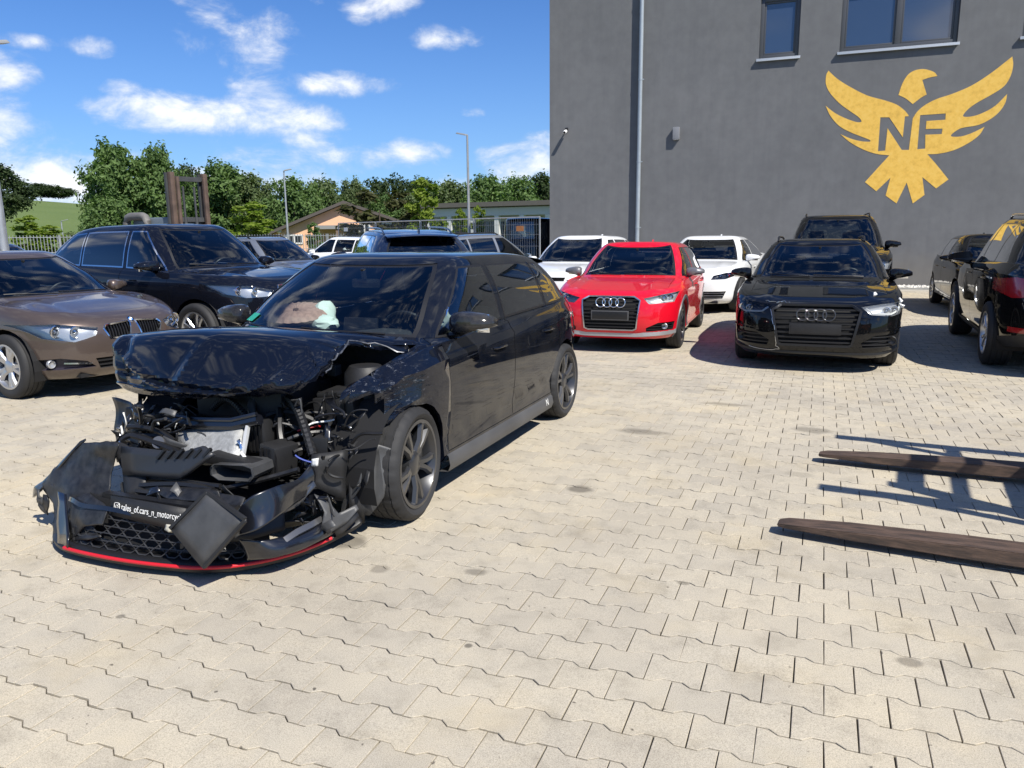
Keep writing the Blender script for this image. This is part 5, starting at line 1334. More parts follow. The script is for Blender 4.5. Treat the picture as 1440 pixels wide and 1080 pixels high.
    # air duct with a rounded mouth
    e = bmesh.new(); c0 = [wk(u, v, 2.08) for u, v in ((299, 657), (304, 652), (345, 654), (356, 658), (358, 669), (352, 676), (310, 674), (300, 667))]
    for s_, rad in ((0, 0),):
        n = len(c0); cen = sum(c0, Vector()) / n; rings = [[p + Vector((dx, 0, 0)) + (p - cen) * sc for p in c0] for dx, sc in ((-.16, -.05), (0, .0), (.012, .06), (.014, -.02), (0, -.14), (-.12, -.2))]
        vv = [[e.verts.new(p) for p in r] for r in rings]
        for a, b in zip(vv, vv[1:]):
            for i in range(n): e.faces.new((a[i], a[(i + 1) % n], b[(i + 1) % n], b[i]))
    obj('air_duct', e, GREYP, root, 40)
    e = bmesh.new(); box(e, wk(330, 648, 2.0), (.10, .30, .05), Matrix.Rotation(R(-4), 3, 'X'), bev=.012); obj('duct_housing', e, M['dull_plastic'], root, 40)
    # boxes in the engine bay
    for (u, v, x, s, a, nm) in ((484, 572, 1.42, (.26, .24, .16), 6, 'fuse_box'), (484, 549, 1.42, (.24, .22, .03), 6, 'fuse_box_lid'), (392, 642, 1.84, (.16, .12, .15), -8, 'air_box'), (368, 612, 1.78, (.10, .10, .17), 5, 'battery_box'), (470, 520, 1.22, (.07, .06, .07), 0, 'fluid_cap'), (425, 590, 1.55, (.14, .10, .09), 12, 'coolant_tank'), (232, 585, 1.72, (.14, .5, .06), -3, 'lock_carrier'), (402, 582, 1.60, (.08, .12, .10), 20, 'pump_housing')):
        e = bmesh.new(); p = wk(u, v, x); box(e, p, s, Matrix.Rotation(R(a), 3, 'X') @ Matrix.Rotation(R(a * 1.5), 3, 'Z'), bev=.012)
        b_ = obj(nm, e, M['dull_plastic'] if 'cap' not in nm else GREYP, root, 40)
        if 'box' in nm:
            for k_ in range(4):
                e = bmesh.new(); box(e, p + Vector((s[0] * .5, (k_ - 1.5) * s[1] * .24, 0)), (.012, .012, s[2] * .85)); obj('rib', e, M['black_plastic'], b_)
    e = bmesh.new(); tube(e, [wk(357, 590, 1.70), wk(353, 572, 1.68), wk(356, 560, 1.64)], [.022, .024, .02], 10); obj('metal_pipe', e, GREYP, root, 40)
    e = bmesh.new(); c = wk(222, 622, 2.0); d = Vector((.8, .3, .35)).normalized(); tube(e, [c - d * .07, c - d * .01, c], [.03, .036, .033], 14); obj('horn', e, pbsdf('grey horn', (.16, .16, .165), .35, metal=.6), root, 40)
    # hoses and wires
    rnd = random.Random(12); cols = [M['black_plastic'], M['dull_plastic'], TORN]
    def hose(a, b, r_, sag, mt_, nm='hose'):
        a, b = Vector(a), Vector(b); e = bmesh.new(); j = [Vector((rnd.uniform(-.03, .03), rnd.uniform(-.05, .05), rnd.uniform(-.03, .04))) for _ in range(3)]
        ctrl = [a, a.lerp(b, .3) + j[0] + Vector((0, 0, sag)), a.lerp(b, .6) + j[1] + Vector((0, 0, sag * .6)), b]
        pts = [((1 - t) ** 3) * ctrl[0] + 3 * t * (1 - t) ** 2 * ctrl[1] + 3 * t * t * (1 - t) * ctrl[2] + t ** 3 * ctrl[3] for t in np.linspace(0, 1, 12)]
        tube(e, pts, r_, 6); obj(nm, e, mt_, root, 50)
    for (u0, v0, u1, v1, x0, x1, r_, sg) in ((375, 585, 455, 600, 1.7, 1.55, .016, .07), (392, 575, 400, 640, 1.68, 1.8, .018, .03), (405, 618, 480, 612, 1.78, 1.55, .012, .02), (410, 628, 490, 622, 1.8, 1.55, .014, .015), (412, 636, 485, 632, 1.82, 1.6, .012, .01), (430, 605, 470, 585, 1.7, 1.5, .010, .05), (445, 618, 470, 560, 1.65, 1.45, .020, .0), (385, 600, 440, 612, 1.75, 1.65, .008, .06), (180, 600, 245, 620, 1.95, 1.95, .014, .03), (170, 620, 235, 612, 1.98, 1.9, .016, .02), (186, 612, 260, 640, 2.0, 2.0, .018, .04), (455, 640, 470, 690, 1.85, 1.75, .010, .0), (460, 655, 482, 672, 1.88, 1.8, .008, -.03), (462, 648, 490, 640, 1.88, 1.7, .006, .05), (300, 690, 420, 660, 2.1, 1.95, .014, .02), (190, 690, 300, 700, 2.18, 2.2, .016, .02), (182, 682, 300, 690, 2.15, 2.18, .018, .02), (185, 676, 310, 684, 2.12, 2.15, .014, .02), (420, 585, 500, 600, 1.62, 1.45, .009, .05), (360, 560, 420, 575, 1.6, 1.55, .02, -.05)):
        hose(wk(u0, v0, x0), wk(u1, v1, x1), r_, sg, rnd.choice(cols))
    for k_ in range(46):
        if k_ % 3: u, v, x = rnd.uniform(395, 520), rnd.uniform(560, 680), rnd.uniform(1.5, 1.85)
        else: u, v, x = rnd.uniform(172, 300), rnd.uniform(580, 640), rnd.uniform(1.8, 2.0)
        hose(wk(u, v, x), wk(u + rnd.uniform(-45, 45), v + rnd.uniform(-25, 25), x + rnd.uniform(-.1, .1)), rnd.uniform(.003, .011), rnd.uniform(-.03, .06), rnd.choice(cols + [GREYP]), 'cable')
    for (u0, v0, u1, v1, x0, x1, r_) in ((405, 560, 440, 640, 1.62, 1.80, .026), (385, 570, 430, 600, 1.62, 1.62, .022), (300, 575, 345, 585, 1.7, 1.75, .02)):      # ribbed hoses
        a_, b_ = wk(u0, v0, x0), wk(u1, v1, x1); e = bmesh.new(); n_ = 40
        tube(e, [a_.lerp(b_, t) + Vector((0, 0, .07 * math.sin(math.pi * t))) for t in np.linspace(0, 1, n_)], [r_ * (1 if i % 2 else .86) for i in range(n_)], 8); obj('ribbed_hose', e, M['black_plastic'], root, 20)
    hose(wk(418, 606, 1.72), wk(450, 600, 1.62), .005, .03, pbsdf('red wire', (.4, .02, .02), .5), 'wire'); hose(wk(425, 612, 1.74), wk(470, 590, 1.6), .005, .05, M['white_plastic'], 'wire'); hose(wk(415, 640, 1.85), wk(480, 655, 1.75), .005, -.02, pbsdf('blue wire', (.03, .06, .3), .5), 'wire')
    # broken bits: bent sheet and plastic filling the crushed nose
    for k_ in range(150):
        zone = rnd.random()
        if zone < .35: u, v, x = rnd.uniform(168, 260), rnd.uniform(575, 640), rnd.uniform(1.75, 1.98)
        elif zone < .70: u, v, x = rnd.uniform(400, 530), rnd.uniform(555, 690), rnd.uniform(1.42, 1.75)
        elif zone < .85: u, v, x = rnd.uniform(180, 330), rnd.uniform(690, 735), rnd.uniform(2.15, 2.3)
        else: u, v, x = rnd.uniform(400, 470), rnd.uniform(700, 745), rnd.uniform(1.8, 2.0)
        p = wk(u, v, x); s = rnd.uniform(.018, .058); r3 = Matrix.Rotation(rnd.uniform(0, 3), 3, 'X') @ Matrix.Rotation(rnd.uniform(0, 3), 3, 'Y') @ Matrix.Rotation(rnd.uniform(0, 3), 3, 'Z')
        q = [p + r3 @ Vector((a * s * rnd.uniform(.5, 1.5), b * s * rnd.uniform(.15, .6), rnd.uniform(-.02, .02))) for a, b in ((-1, -1), (1, -1), (1, 1), (-1, 1))]
        mt_ = rnd.choice([M['dull_plastic'], TORN, TORN, GLOSS, M['dull_plastic'], GREYP, M['alu'] if rnd.random() < .3 else TORN])
        panel('broken_piece', q, mt_, root, .005, .012, 60 + k_, 2, 35, 20)
    for k_, (u, v, x) in enumerate(((176, 590, 1.82), (186, 578, 1.8), (172, 605, 1.85), (208, 600, 1.9), (222, 596, 1.9), (196, 596, 1.88), (247, 600, 1.9), (170, 615, 1.9), (342, 640, 1.98), (338, 628, 1.95))):
        p = wk(u, v, x); r3 = Matrix.Rotation(rnd.uniform(-.8, .8), 3, 'X') @ Matrix.Rotation(rnd.uniform(-1, 1), 3, 'Z'); s = rnd.uniform(.012, .03)
        panel('lamp_fragment', [p + r3 @ Vector((0, a * s * .45, b * s * 1.5)) for a, b in ((-1, -1), (1, -.8), (.7, 1), (-.8, .9))], M['chrome'] if k_ % 2 else M['white_plastic'], root, .004, .008, 300 + k_, 2, 35, 30)
    # right wing remnant, inner liner in front of the left wheel
    panel('inner_wing', [wk(160, 560, 1.62), wk(200, 570, 1.75), wk(205, 620, 1.9), wk(168, 650, 1.85), wk(162, 600, 1.7)], TORN, root, .006, .03, 90, 4)
    panel('wheel_arch_shell', [wk(512, 640, 1.66), wk(530, 625, 1.62), wk(548, 630, 1.58), wk(545, 660, 1.60), wk(540, 700, 1.64), (1.66, .80, .12), (1.70, .60, .10), wk(505, 690, 1.72)], GREYP, root, .006, .02, 95, 4)
    panel('splash_guard', [wk(490, 620, 1.66), wk(512, 618, 1.62), wk(515, 735, 1.66), wk(488, 712, 1.74)], M['dull_plastic'], root, .006, .02, 97, 4)
    panel('radiator_side_panel', [wk(442, 640, 1.86), wk(488, 632, 1.74), wk(486, 705, 1.78), wk(445, 690, 1.9)], M['dull_plastic'], root, .006, .02, 99, 4)
    bumper(root)
    # wheels: left front stands slightly turned, right front under the crushed side
    add_wheel(root, 'w_i30', 1.315, .785, .322, R(5), 0, .35); add_wheel(root, 'w_i30', 1.315, -.785, .322, R(5), 0, 1.2)
    # skirts, sticker, lettering
    for sg in (1, -1):
        e = bmesh.new(); V = []
        for x in np.linspace(.935, -.955, 16):
            p = sh.side(x, .27, sg); y = p.y; V.append([e.verts.new((x, y + sg * o_, z)) for o_, z in ((-.02, .285), (.012, .262), (.022, .205), (.006, .165), (-.06, .160))])
        for a, b in zip(V, V[1:]):
            for i in range(4): e.faces.new((a[i], a[i + 1], b[i + 1], b[i]))
        bmesh.ops.recalc_face_normals(e, faces=e.faces[:]); sk = obj('side_skirt', e, pbsdf('grey skirt plastic', (.065, .065, .066), .5, vary=(3, .25)), root, 45)
        if sg > 0:
            p = sh.side(-.80, .27, 1); text_mesh('N', .075, M['white_plastic'], 'skirt_lettering', sk, Matrix.Translation((-.78, p.y + .0235, .212)) @ Matrix.Rotation(math.pi, 4, 'Z') @ Matrix.Rotation(R(90), 4, 'X') @ Matrix.Rotation(R(-9), 4, 'X'))
    st = sh.bvh.ray_cast(Vector((3, -.58, 1.055)), Vector((-1, 0, 0)))
    if st[0] is not None:
        e = bmesh.new(); box(e, (0, 0, 0), (.09, .075, .002)); bmesh.ops.transform(e, matrix=Matrix.Translation(st[0] + st[1] * .004) @ rot_to(st[1]).to_4x4(), verts=e.verts[:]); obj('windscreen_sticker', e, pbsdf('green sticker', (.02, .30, .20), .4), root)
    # airbags burst over the dashboard
    for (c, s, seed) in (((.52, -.26, 1.04), (.09, .08, .10), 3), ((.62, -.20, 1.00), (.08, .11, .05), 5), ((.34, .56, 1.03), (.08, .06, .06), 8)):
        e = bmesh.new(); bmesh.ops.create_icosphere(e, subdivisions=3, radius=1); P = np.array([v.co[:] for v in e.verts]); D = vnoise(P, seed, 2.2) * .28
        for v, d in zip(e.verts, D): v.co = Vector(c) + Vector([v.co[i] * s[i] * (1 + d) for i in range(3)])
        obj('airbag', e, pbsdf('airbag fabric', (.62, .72, .68), .8), root, 30)
    e = bmesh.new(); box(e, (.62, .10, 1.0), (.02, .26, .10), Matrix.Rotation(R(-12), 3, 'Y'), bev=.008); obj('display', e, M['black_plastic'], root, 40)

def bumper(root):
    """torn front bumper lying on the paving, still hanging on the nose"""
    lip = [(2.17, -.86), (2.32, -.72), (2.40, -.58), (2.43, -.42), (2.43, -.12), (2.40, .14), (2.35, .34), (2.23, .50), (2.06, .61), (1.86, .70), (1.72, .76)]
    lp = cubic_grid([[(x, y, 0) for x, y in lp_] for lp_ in (lip, lip)], 60, 2)[0]
    nrm = []
    for i in range(60):
        d = lp[min(i + 1, 59)] - lp[max(i - 1, 0)]; n = Vector((d[1], -d[0], 0)).normalized(); nrm.append(n)
    e = bmesh.new(); prof = [(-.10, .010), (.0, .022), (.022, .035), (.026, .055), (.014, .068), (-.004, .075), (-.03, .078), (-.08, .08)]
    lift = lambda i: .03 * max(0, (i - 46) / 13) ** 1.5 * 2.2 + .05 * max(0, (6 - i) / 6)
    V = [[e.verts.new(Vector(lp[i]) + nrm[i] * a + Vector((0, 0, z + lift(i)))) for a, z in prof] for i in range(60)]
    for a, b in zip(V, V[1:]):
        for k in range(len(prof) - 1): e.faces.new((a[k], b[k], b[k + 1], a[k + 1]))
    bmesh.ops.recalc_face_normals(e, faces=e.faces[:]); bp_ = obj('bumper', e, M['black_plastic'], root, 40); solid(bp_, .004)
    e = bmesh.new(); pts = [Vector(lp[i]) + nrm[i] * .030 + Vector((0, 0, .062 + lift(i))) for i in range(15, 53)]
    tube(e, pts, .0095, 8); obj('red_stripe', e, REDP, bp_, 50)
    # lower honeycomb grille
    cw, ch = .062, .036; e = bmesh.new(); z0 = .080
    def P(s, z):
        t = 10 + s * 32; i = int(t); f = t - i; q = Vector(lp[i]).lerp(Vector(lp[i + 1]), f) + nrm[i].lerp(nrm[i + 1], f) * (-.02 - (z - z0) * .35); return q + Vector((0, 0, z))
    L_ = 1.02
    rows = 5; cols = int(L_ / cw)
    for r_ in range(rows):
        for c in range(cols):
            s0 = (c + (.5 if r_ % 2 else 0)) * cw / L_; zc = z0 + ch * (r_ + .5) * .95; hx = cw / L_ / 2
            hexp = [(s0 - hx * 1.0, zc), (s0 - hx * .5, zc + ch / 2), (s0 + hx * .5, zc + ch / 2), (s0 + hx * 1.0, zc), (s0 + hx * .5, zc - ch / 2), (s0 - hx * .5, zc - ch / 2), (s0 - hx * 1.0, zc)]
            pts = [P(min(max(a, 0), 1), b) for a, b in hexp]; tube(e, pts, .0042, 4, False, flat=1.0)
    obj('honeycomb_grille', e, pbsdf('grille plastic', (.026, .026, .027), .5), bp_, 40)
    e = bmesh.new(); pts = [P(s, .262) + Vector((.01, 0, .005 * math.sin(s * 23))) for s in np.linspace(-.02, 1.0, 22)]; strip(e, pts, .028, .012, (1, 0, .5)); obj('grille_bar', e, GLOSS, bp_, 40)
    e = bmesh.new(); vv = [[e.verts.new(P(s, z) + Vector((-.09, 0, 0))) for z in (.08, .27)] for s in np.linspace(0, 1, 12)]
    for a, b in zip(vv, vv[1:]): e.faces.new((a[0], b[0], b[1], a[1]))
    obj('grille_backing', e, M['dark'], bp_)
    # plate carrier with handwritten name
    q = [wk(157, 697, 2.34), wk(262, 715, 2.37), wk(260, 748, 2.39), wk(157, 724, 2.36)]
    pl = panel('plate_holder', q, M['dull_plastic'], bp_, .012, .0, 2, 2)
    ux = (q[1] - q[0]); wid = ux.length; ux.normalize(); uz = (q[0] - q[3]); hh = uz.length; uz = (uz - ux * uz.dot(ux)).normalized(); un = ux.cross(uz)
    base = Matrix((ux, uz, un)).transposed().to_4x4(); off = q[3] + un * .0075
    INK = pbsdf('white marker', (.78, .78, .76), .6)
    t = text_mesh('tales_of.cars_n_motorcycle', .046, INK, 'lettering', pl, Matrix.Identity(4))
    xs = [v.co.x for v in t.data.vertices]; k = (wid * .96 - .07) / (max(xs) - min(xs))
    t.data.transform(Matrix.Translation(off) @ base @ Matrix.Translation((.075, hh * .36, 0)) @ Matrix.Diagonal((k, 1.0, 1, 1)))
    e = bmesh.new(); s = .019; c = Vector((.045, hh * .5, .001))
    sq = [c + Vector((s * math.copysign(abs(math.cos(a)) ** .45, math.cos(a)), s * math.copysign(abs(math.sin(a)) ** .45, math.sin(a)), 0)) for a in np.linspace(0, 2 * math.pi, 25)]
    tube(e, sq, .0016, 5); tube(e, [c + Vector((.0085 * math.cos(a), .0085 * math.sin(a), 0)) for a in np.linspace(0, 2 * math.pi, 15)], .0014, 5); tube(e, [c + Vector((.012, .012, 0)), c + Vector((.0125, .0125, .001))], .002, 5)
    bmesh.ops.transform(e, matrix=Matrix.Translation(off) @ base, verts=e.verts[:]); obj('camera_symbol', e, INK, pl)
    # loose square flap standing on its corner
    fl = [wk(292, 692, 2.40), wk(346, 731, 2.45), wk(286, 799, 2.50), wk(239, 744, 2.47)]
    F = panel('loose_flap', fl, GREYP, bp_, .006, .006, 70, 4)
    for a, b in ((0, 3), (0, 1), (1, 2)):
        e = bmesh.new(); strip(e, [fl[a].lerp(fl[b], t) for t in np.linspace(.02, .98, 5)], .018, .010, (1, 0, .2)); obj('flap_rim', e, M['dull_plastic'], F, 40)
    # corner on the car's right, bent back and torn
    c1 = [[wk(116, 622, 2.10), wk(150, 620, 2.12), wk(168, 626, 2.14)], [wk(88, 650, 2.12), wk(130, 655, 2.15), wk(160, 660, 2.14)], [wk(60, 680, 2.16), wk(108, 690, 2.22), wk(150, 700, 2.20)], [wk(75, 715, 2.24), wk(105, 722, 2.30), wk(135, 728, 2.28)], [wk(78, 762, 2.36), wk(105, 762, 2.41), wk(140, 757, 2.42)]]
    S = cubic_grid(c1, 16, 22).reshape(-1, 3); S += np.stack([vnoise(S, 11, 14), vnoise(S, 12, 14), vnoise(S, 13, 14)], 1) * .014
    solid(pyobj('bumper_corner', S, grid_faces(22, 16), TORN, bp_, 28), .005)
    panel('bumper_rim', [wk(112, 622, 2.10), wk(120, 618, 2.08), wk(62, 676, 2.14), wk(50, 684, 2.15), wk(47, 700, 2.16), wk(58, 690, 2.17)], GLOSS, bp_, .012, .008, 73, 3)
    for k_, (u, v) in enumerate(((55, 696), (66, 703), (60, 712), (75, 690))):
        p = wk(u, v, 2.18); panel('torn_clip', [p + Vector((0, -.02, .03)), p + Vector((0, .02, .03)), p + Vector((.01, .02, -.05)), p + Vector((0, -.015, -.045))], TORN if k_ % 2 else GREYP, bp_, .008, .02, 120 + k_, 2, 30, 25)
    panel('mounting_bracket', [wk(150, 622, 2.05), wk(176, 624, 2.05), wk(206, 640, 2.08), wk(204, 690, 2.18), wk(178, 700, 2.22), wk(172, 660, 2.12)], M['dull_plastic'], bp_, .01, .015, 77, 3)
    panel('lamp_surround', [wk(98, 700, 2.33), wk(128, 693, 2.31), wk(152, 715, 2.36), wk(143, 738, 2.40), wk(120, 742, 2.40), wk(95, 760, 2.41)], TORN, bp_, .008, .02, 81, 4)
    panel('vertical_vane', [wk(82, 690, 2.27), wk(92, 694, 2.29), wk(100, 770, 2.45), wk(82, 765, 2.42)], GLOSS, bp_, .008, .012, 83, 4)
    # painted blade rising to the car's left
    c2 = [[wk(335, 722, 2.38), wk(352, 700, 2.36), wk(385, 685, 2.26), (2.08, .66, .44), wk(437, 652, 1.95)], [wk(338, 737, 2.385), wk(360, 724, 2.36), wk(392, 703, 2.255), (2.085, .672, .415), wk(443, 668, 1.955)], [wk(336, 752, 2.40), wk(362, 745, 2.38), wk(395, 722, 2.26), wk(420, 704, 2.10), wk(440, 688, 1.97)]]
    S = cubic_grid(c2, 24, 12).reshape(-1, 3); S += np.stack([vnoise(S, 21, 8), vnoise(S, 22, 8), vnoise(S, 23, 8)], 1) * .006
    solid(pyobj('bumper_skin', S, grid_faces(12, 24), GLOSS, bp_, 35), .006)
    panel('bumper_skin_strip', [wk(393, 716, 2.20), wk(440, 676, 1.98), wk(444, 684, 1.98), wk(425, 705, 2.06), wk(398, 722, 2.18)], pbsdf('scuffed blue-black paint', (.03, .036, .05), .3, coat=1.0, vary=(20, .5)), bp_, .006, .006, 87, 3)
    # lower left corner with its bright trim
    c3 = [[wk(338, 758, 2.33), wk(370, 760, 2.28), wk(405, 752, 2.15), wk(435, 737, 2.00), wk(462, 720, 1.88)], [wk(345, 775, 2.32), wk(380, 772, 2.27), wk(415, 762, 2.15), wk(446, 748, 2.00), wk(470, 735, 1.88)], [wk(348, 788, 2.31), wk(385, 784, 2.26), wk(420, 774, 2.14), wk(450, 760, 2.00), wk(472, 748, 1.87)]]
    S = cubic_grid(c3, 24, 8).reshape(-1, 3); S += np.stack([vnoise(S, 24, 9), vnoise(S, 25, 9), vnoise(S, 26, 9)], 1) * .005
    solid(pyobj('bumper_corner', S, grid_faces(8, 24), GLOSS, bp_, 35), .005)
    e = bmesh.new(); strip(e, [wk(400, 760, 2.19), wk(418, 748, 2.12), wk(436, 739, 2.03), wk(452, 730, 1.94)], .035, .008, (1, .5, .4)); obj('trim_blade', e, pbsdf('satin trim', (.16, .16, .165), .25, metal=.7), bp_, 40)
    panel('pointed_bracket', [wk(443, 694, 1.94), wk(452, 698, 1.92), wk(474, 722, 1.88), wk(500, 711, 1.80), wk(504, 717, 1.80), wk(486, 738, 1.86), wk(462, 752, 1.96), wk(452, 740, 1.97), wk(455, 722, 1.95)], GREYP, bp_, .007, .008, 91, 3)
    panel('corner_vane', [wk(470, 745, 1.90), wk(503, 716, 1.78), wk(506, 724, 1.78), wk(476, 757, 1.88)], TORN, bp_, .01, .008, 93, 3)
    panel('undertray', [wk(335, 750, 2.25), wk(395, 735, 2.05), wk(440, 735, 1.95), (1.95, .45, .10), (2.25, .2, .09)], M['dull_plastic'], bp_, .006, .02, 94, 4)
    # shutter behind the grille that closes the lower front, and the foam bar above it
    solid(pyobj('grille_shutter', cubic_grid([[wk(172, 690, 2.10), wk(250, 700, 2.16), wk(330, 705, 2.18), wk(400, 690, 2.02)], [wk(170, 735, 2.22), wk(250, 752, 2.28), wk(330, 762, 2.26), wk(400, 745, 2.08)]], 20, 6).reshape(-1, 3), grid_faces(6, 20), M['dull_plastic'], bp_, 40), .01)
    e = bmesh.new(); pts = [wk(150, 700, 2.22), wk(200, 708, 2.27), wk(270, 718, 2.32), wk(335, 722, 2.32)]; pts = [tuple(p) for p in cubic_grid([pts, pts], 14, 2)[0]]
    strip(e, pts, .075, .025, (1, 0, .15)); obj('impact_bar', e, M['black_plastic'], bp_, 40)
    for k_ in range(9):
        e = bmesh.new(); u_ = 172 + k_ * 17; strip(e, [wk(u_, 680 + k_ * 1.2, 2.14), wk(u_ + 4, 706 + k_ * 1.5, 2.24)], .02, .008, (1, 0, .2)); obj('grille_vane', e, M['dull_plastic'], bp_, 40)
    panel('bumper_top_edge', [wk(205, 680, 2.16), wk(300, 690, 2.20), wk(345, 700, 2.26), wk(340, 712, 2.30), wk(260, 706, 2.26), wk(200, 694, 2.20)], TORN, bp_, .008, .012, 131, 4)
    panel('white_clip', [wk(439, 645, 1.96), wk(447, 644, 1.96), wk(447, 655, 1.96), wk(439, 655, 1.96)], M['white_plastic'], bp_, .012, .004, 96, 2)
    panel('plate_clip', [wk(236, 738, 2.42), wk(244, 741, 2.43), wk(240, 750, 2.44), wk(233, 746, 2.43)], pbsdf('cream foam', (.5, .47, .38), .8), bp_, .02, .006, 98, 2)

WR, WSH = make_car('wrecked_hatchback', (WX, WY), -90.934, S_I30, 'wrecked black hatchback with crumpled bonnet and torn-off bumper in the foreground', None, car_tail(dict(lamp=[(.50, .84), (.82, .84), (.88, .95), (.80, 1.0), (.55, .97)], spoiler=True)), group=None, wreck=wreck_front)
# round cushion on the dashboard
def cushion():
    c, s = math.cos(WA), math.sin(WA); p = Vector((.64, -.40, 1.06)); w = Vector((WX + c * p.x - s * p.y, WY + s * p.x + c * p.y, p.z))
    root = tag(empty('cushion', w, WA + R(0)), 'round brown pleated cushion lying behind the windscreen of the wreck', 'cushion')
    e = bmesh.new(); prof = [(.005, .035), (.02, .022), (.06, .040), (.13, .044), (.185, .030), (.215, .0), (.185, -.03), (.12, -.042), (.005, -.04)]
    n = 72; V = []
    for r_, z in prof: V.append([e.verts.new((r_ * math.cos(t) * (1 + .02 * math.cos(24 * t) * (r_ > .1)), r_ * math.sin(t) * (1 + .02 * math.cos(24 * t) * (r_ > .1)), z + .0035 * math.cos(24 * t) * (r_ > .05))) for t in np.linspace(0, 2 * math.pi, n + 1)[:-1]])
    for a, b in zip(V, V[1:]):
        for i in range(n): e.faces.new((a[i], b[i], b[(i + 1) % n], a[(i + 1) % n]))
    bmesh.ops.recalc_face_normals(e, faces=e.faces[:]); o = obj('cover', e, pbsdf('brown fabric', (.36, .225, .19), .9, vary=(30, .25)), root, 50); o.rotation_euler = (R(-4), R(10), 0)
    e = bmesh.new(); lathe(e, [(.001, .006), (.018, .004), (.02, -.002)], 12, 'Z', c=(0, 0, .034)); b = obj('button', e, pbsdf('dark brown fabric', (.10, .06, .05), .9), o, 50)
cushion()
# ------------------------------------------------------------------ background
def px_ray(u, v):
    du, dv = u - 720, v - 540; cr, sr = math.cos(CAM_ROLL), math.sin(CAM_ROLL); du, dv = cr * du + sr * dv, -sr * du + cr * dv
    cp, sp_ = math.cos(CAM_PITCH), math.sin(CAM_PITCH); d = (du / FPX, cp - dv / FPX * sp_, -sp_ - dv / FPX * cp)
    cy, sy = math.cos(CAM_YAW), math.sin(CAM_YAW); return Vector((d[0] * cy - d[1] * sy, d[0] * sy + d[1] * cy, d[2]))
def at(u, v, dist):
    """survey point: direction seen in the photograph, at a chosen distance on the ground"""
    d = px_ray(u, v); k = dist / math.hypot(d.x, d.y); return Vector((0, 0, CAM_H)) + d * k

def foliage_mat(name, dark, light, trans=.35):
    m, nt, N, L = node_mat(name); b = N['Principled BSDF']; a = N.new('ShaderNodeAttribute'); a.attribute_name = 'tone'
    c = ramp(N, L, a.outputs['Fac'], [(0, dark), (1, light)]); L.new(c, b.inputs['Base Color']); b.inputs['Roughness'].default_value = .6; b.inputs['Specular IOR Level'].default_value = .25
    t = N.new('ShaderNodeBsdfTranslucent'); L.new(mix(N, L, 1.0, c, (1.0, 1.25, .45), 'MULTIPLY'), t.inputs[0])
    ms = N.new('ShaderNodeMixShader'); ms.inputs[0].default_value = trans; L.new(b.outputs[0], ms.inputs[1]); L.new(t.outputs[0], ms.inputs[2]); L.new(ms.outputs[0], N['Material Output'].inputs[0])
    return m
FOL = dict(oak=foliage_mat('oak leaves', (.056, .105, .032), (.155, .235, .075)), dark=foliage_mat('dark leaves', (.022, .042, .016), (.062, .092, .032)),
           lime=foliage_mat('young leaves', (.12, .18, .025), (.27, .34, .06), .5), olive=foliage_mat('olive leaves', (.066, .10, .038), (.15, .195, .08)),
           plum=foliage_mat('dark red-green leaves', (.035, .034, .016), (.08, .09, .03)))
BARK = pbsdf('bark', (.075, .058, .043), .95, vary=(7, .3), bump=(20, .6, .03))
TREES = {}
def tree_mesh(key, seed, lobes, n, leaf, hb):
    """unit tree, 1 m tall; lobes (x, y, z, rx, rz)"""
    rnd = np.random.default_rng(seed); V, F, T = [], [], []
    wts = np.array([l[3] ** 2 * l[4] for l in lobes]); wts /= wts.sum(); which = rnd.choice(len(lobes), n, p=wts)
    sub = [[(lambda d: d / np.linalg.norm(d))(rnd.normal(size=3)) * rnd.uniform(.45, 1.0) for _ in range(16)] for l in lobes]
    tn = [[rnd.uniform(.1, .9) for _ in range(16)] for l in lobes]
    for k in range(n):
        x, y, z, rx, rz = lobes[which[k]]; c = rnd.integers(16); s = sub[which[k]][c]
        d = rnd.normal(size=3); d /= np.linalg.norm(d); q = s * .70 + d * rnd.uniform(.10, .48)
        p = np.array([x + q[0] * rx, y + q[1] * rx, z + q[2] * rz])
        nn = q / (np.linalg.norm(q) + 1e-6) * .8 + rnd.normal(size=3) * .6 + np.array([0, 0, .35]); nn /= np.linalg.norm(nn)
        a = np.cross(nn, rnd.normal(size=3)); a /= np.linalg.norm(a); b = np.cross(nn, a); sz = leaf * rnd.uniform(.55, 1.3)
        i = len(V); bend = nn * sz * .25
        V += [p - a * sz, p - b * sz * .6 + bend, p + a * sz, p + b * sz * .6 + bend]; F.append((i, i + 1, i + 2, i + 3))
        t = min(max(.5 * tn[which[k]][c] + rnd.uniform(0, .5), 0), 1); T += [t] * 4
    A = np.array(V); A[:, 2] /= A[:, 2].max(); uw = 2 * np.percentile(np.hypot(A[:, 0], A[:, 1]), 93); V = A.tolist()
    me = bpy.data.meshes.new('crown'); me.from_pydata([tuple(p) for p in V], [], F)
    me.attributes.new('tone', 'FLOAT', 'POINT').data.foreach_set('value', T)
    bm = bmesh.new(); top = max(l[2] for l in lobes)
    tube(bm, [(0, 0, -.02), (.003, .002, hb * .5), (-.004, .003, hb), (0, 0, top * .8)], [.030, .022, .018, .006], 8)
    for l in lobes[:7]: tube(bm, [(0, 0, hb * .8), (l[0] * .5, l[1] * .5, (hb + l[2]) / 2), (l[0], l[1], l[2])], [.014, .009, .004], 5)
    tk = finish(bm, 'trunk', 50); tk.materials.append(BARK)
    TREES[key] = (me, tk, uw)
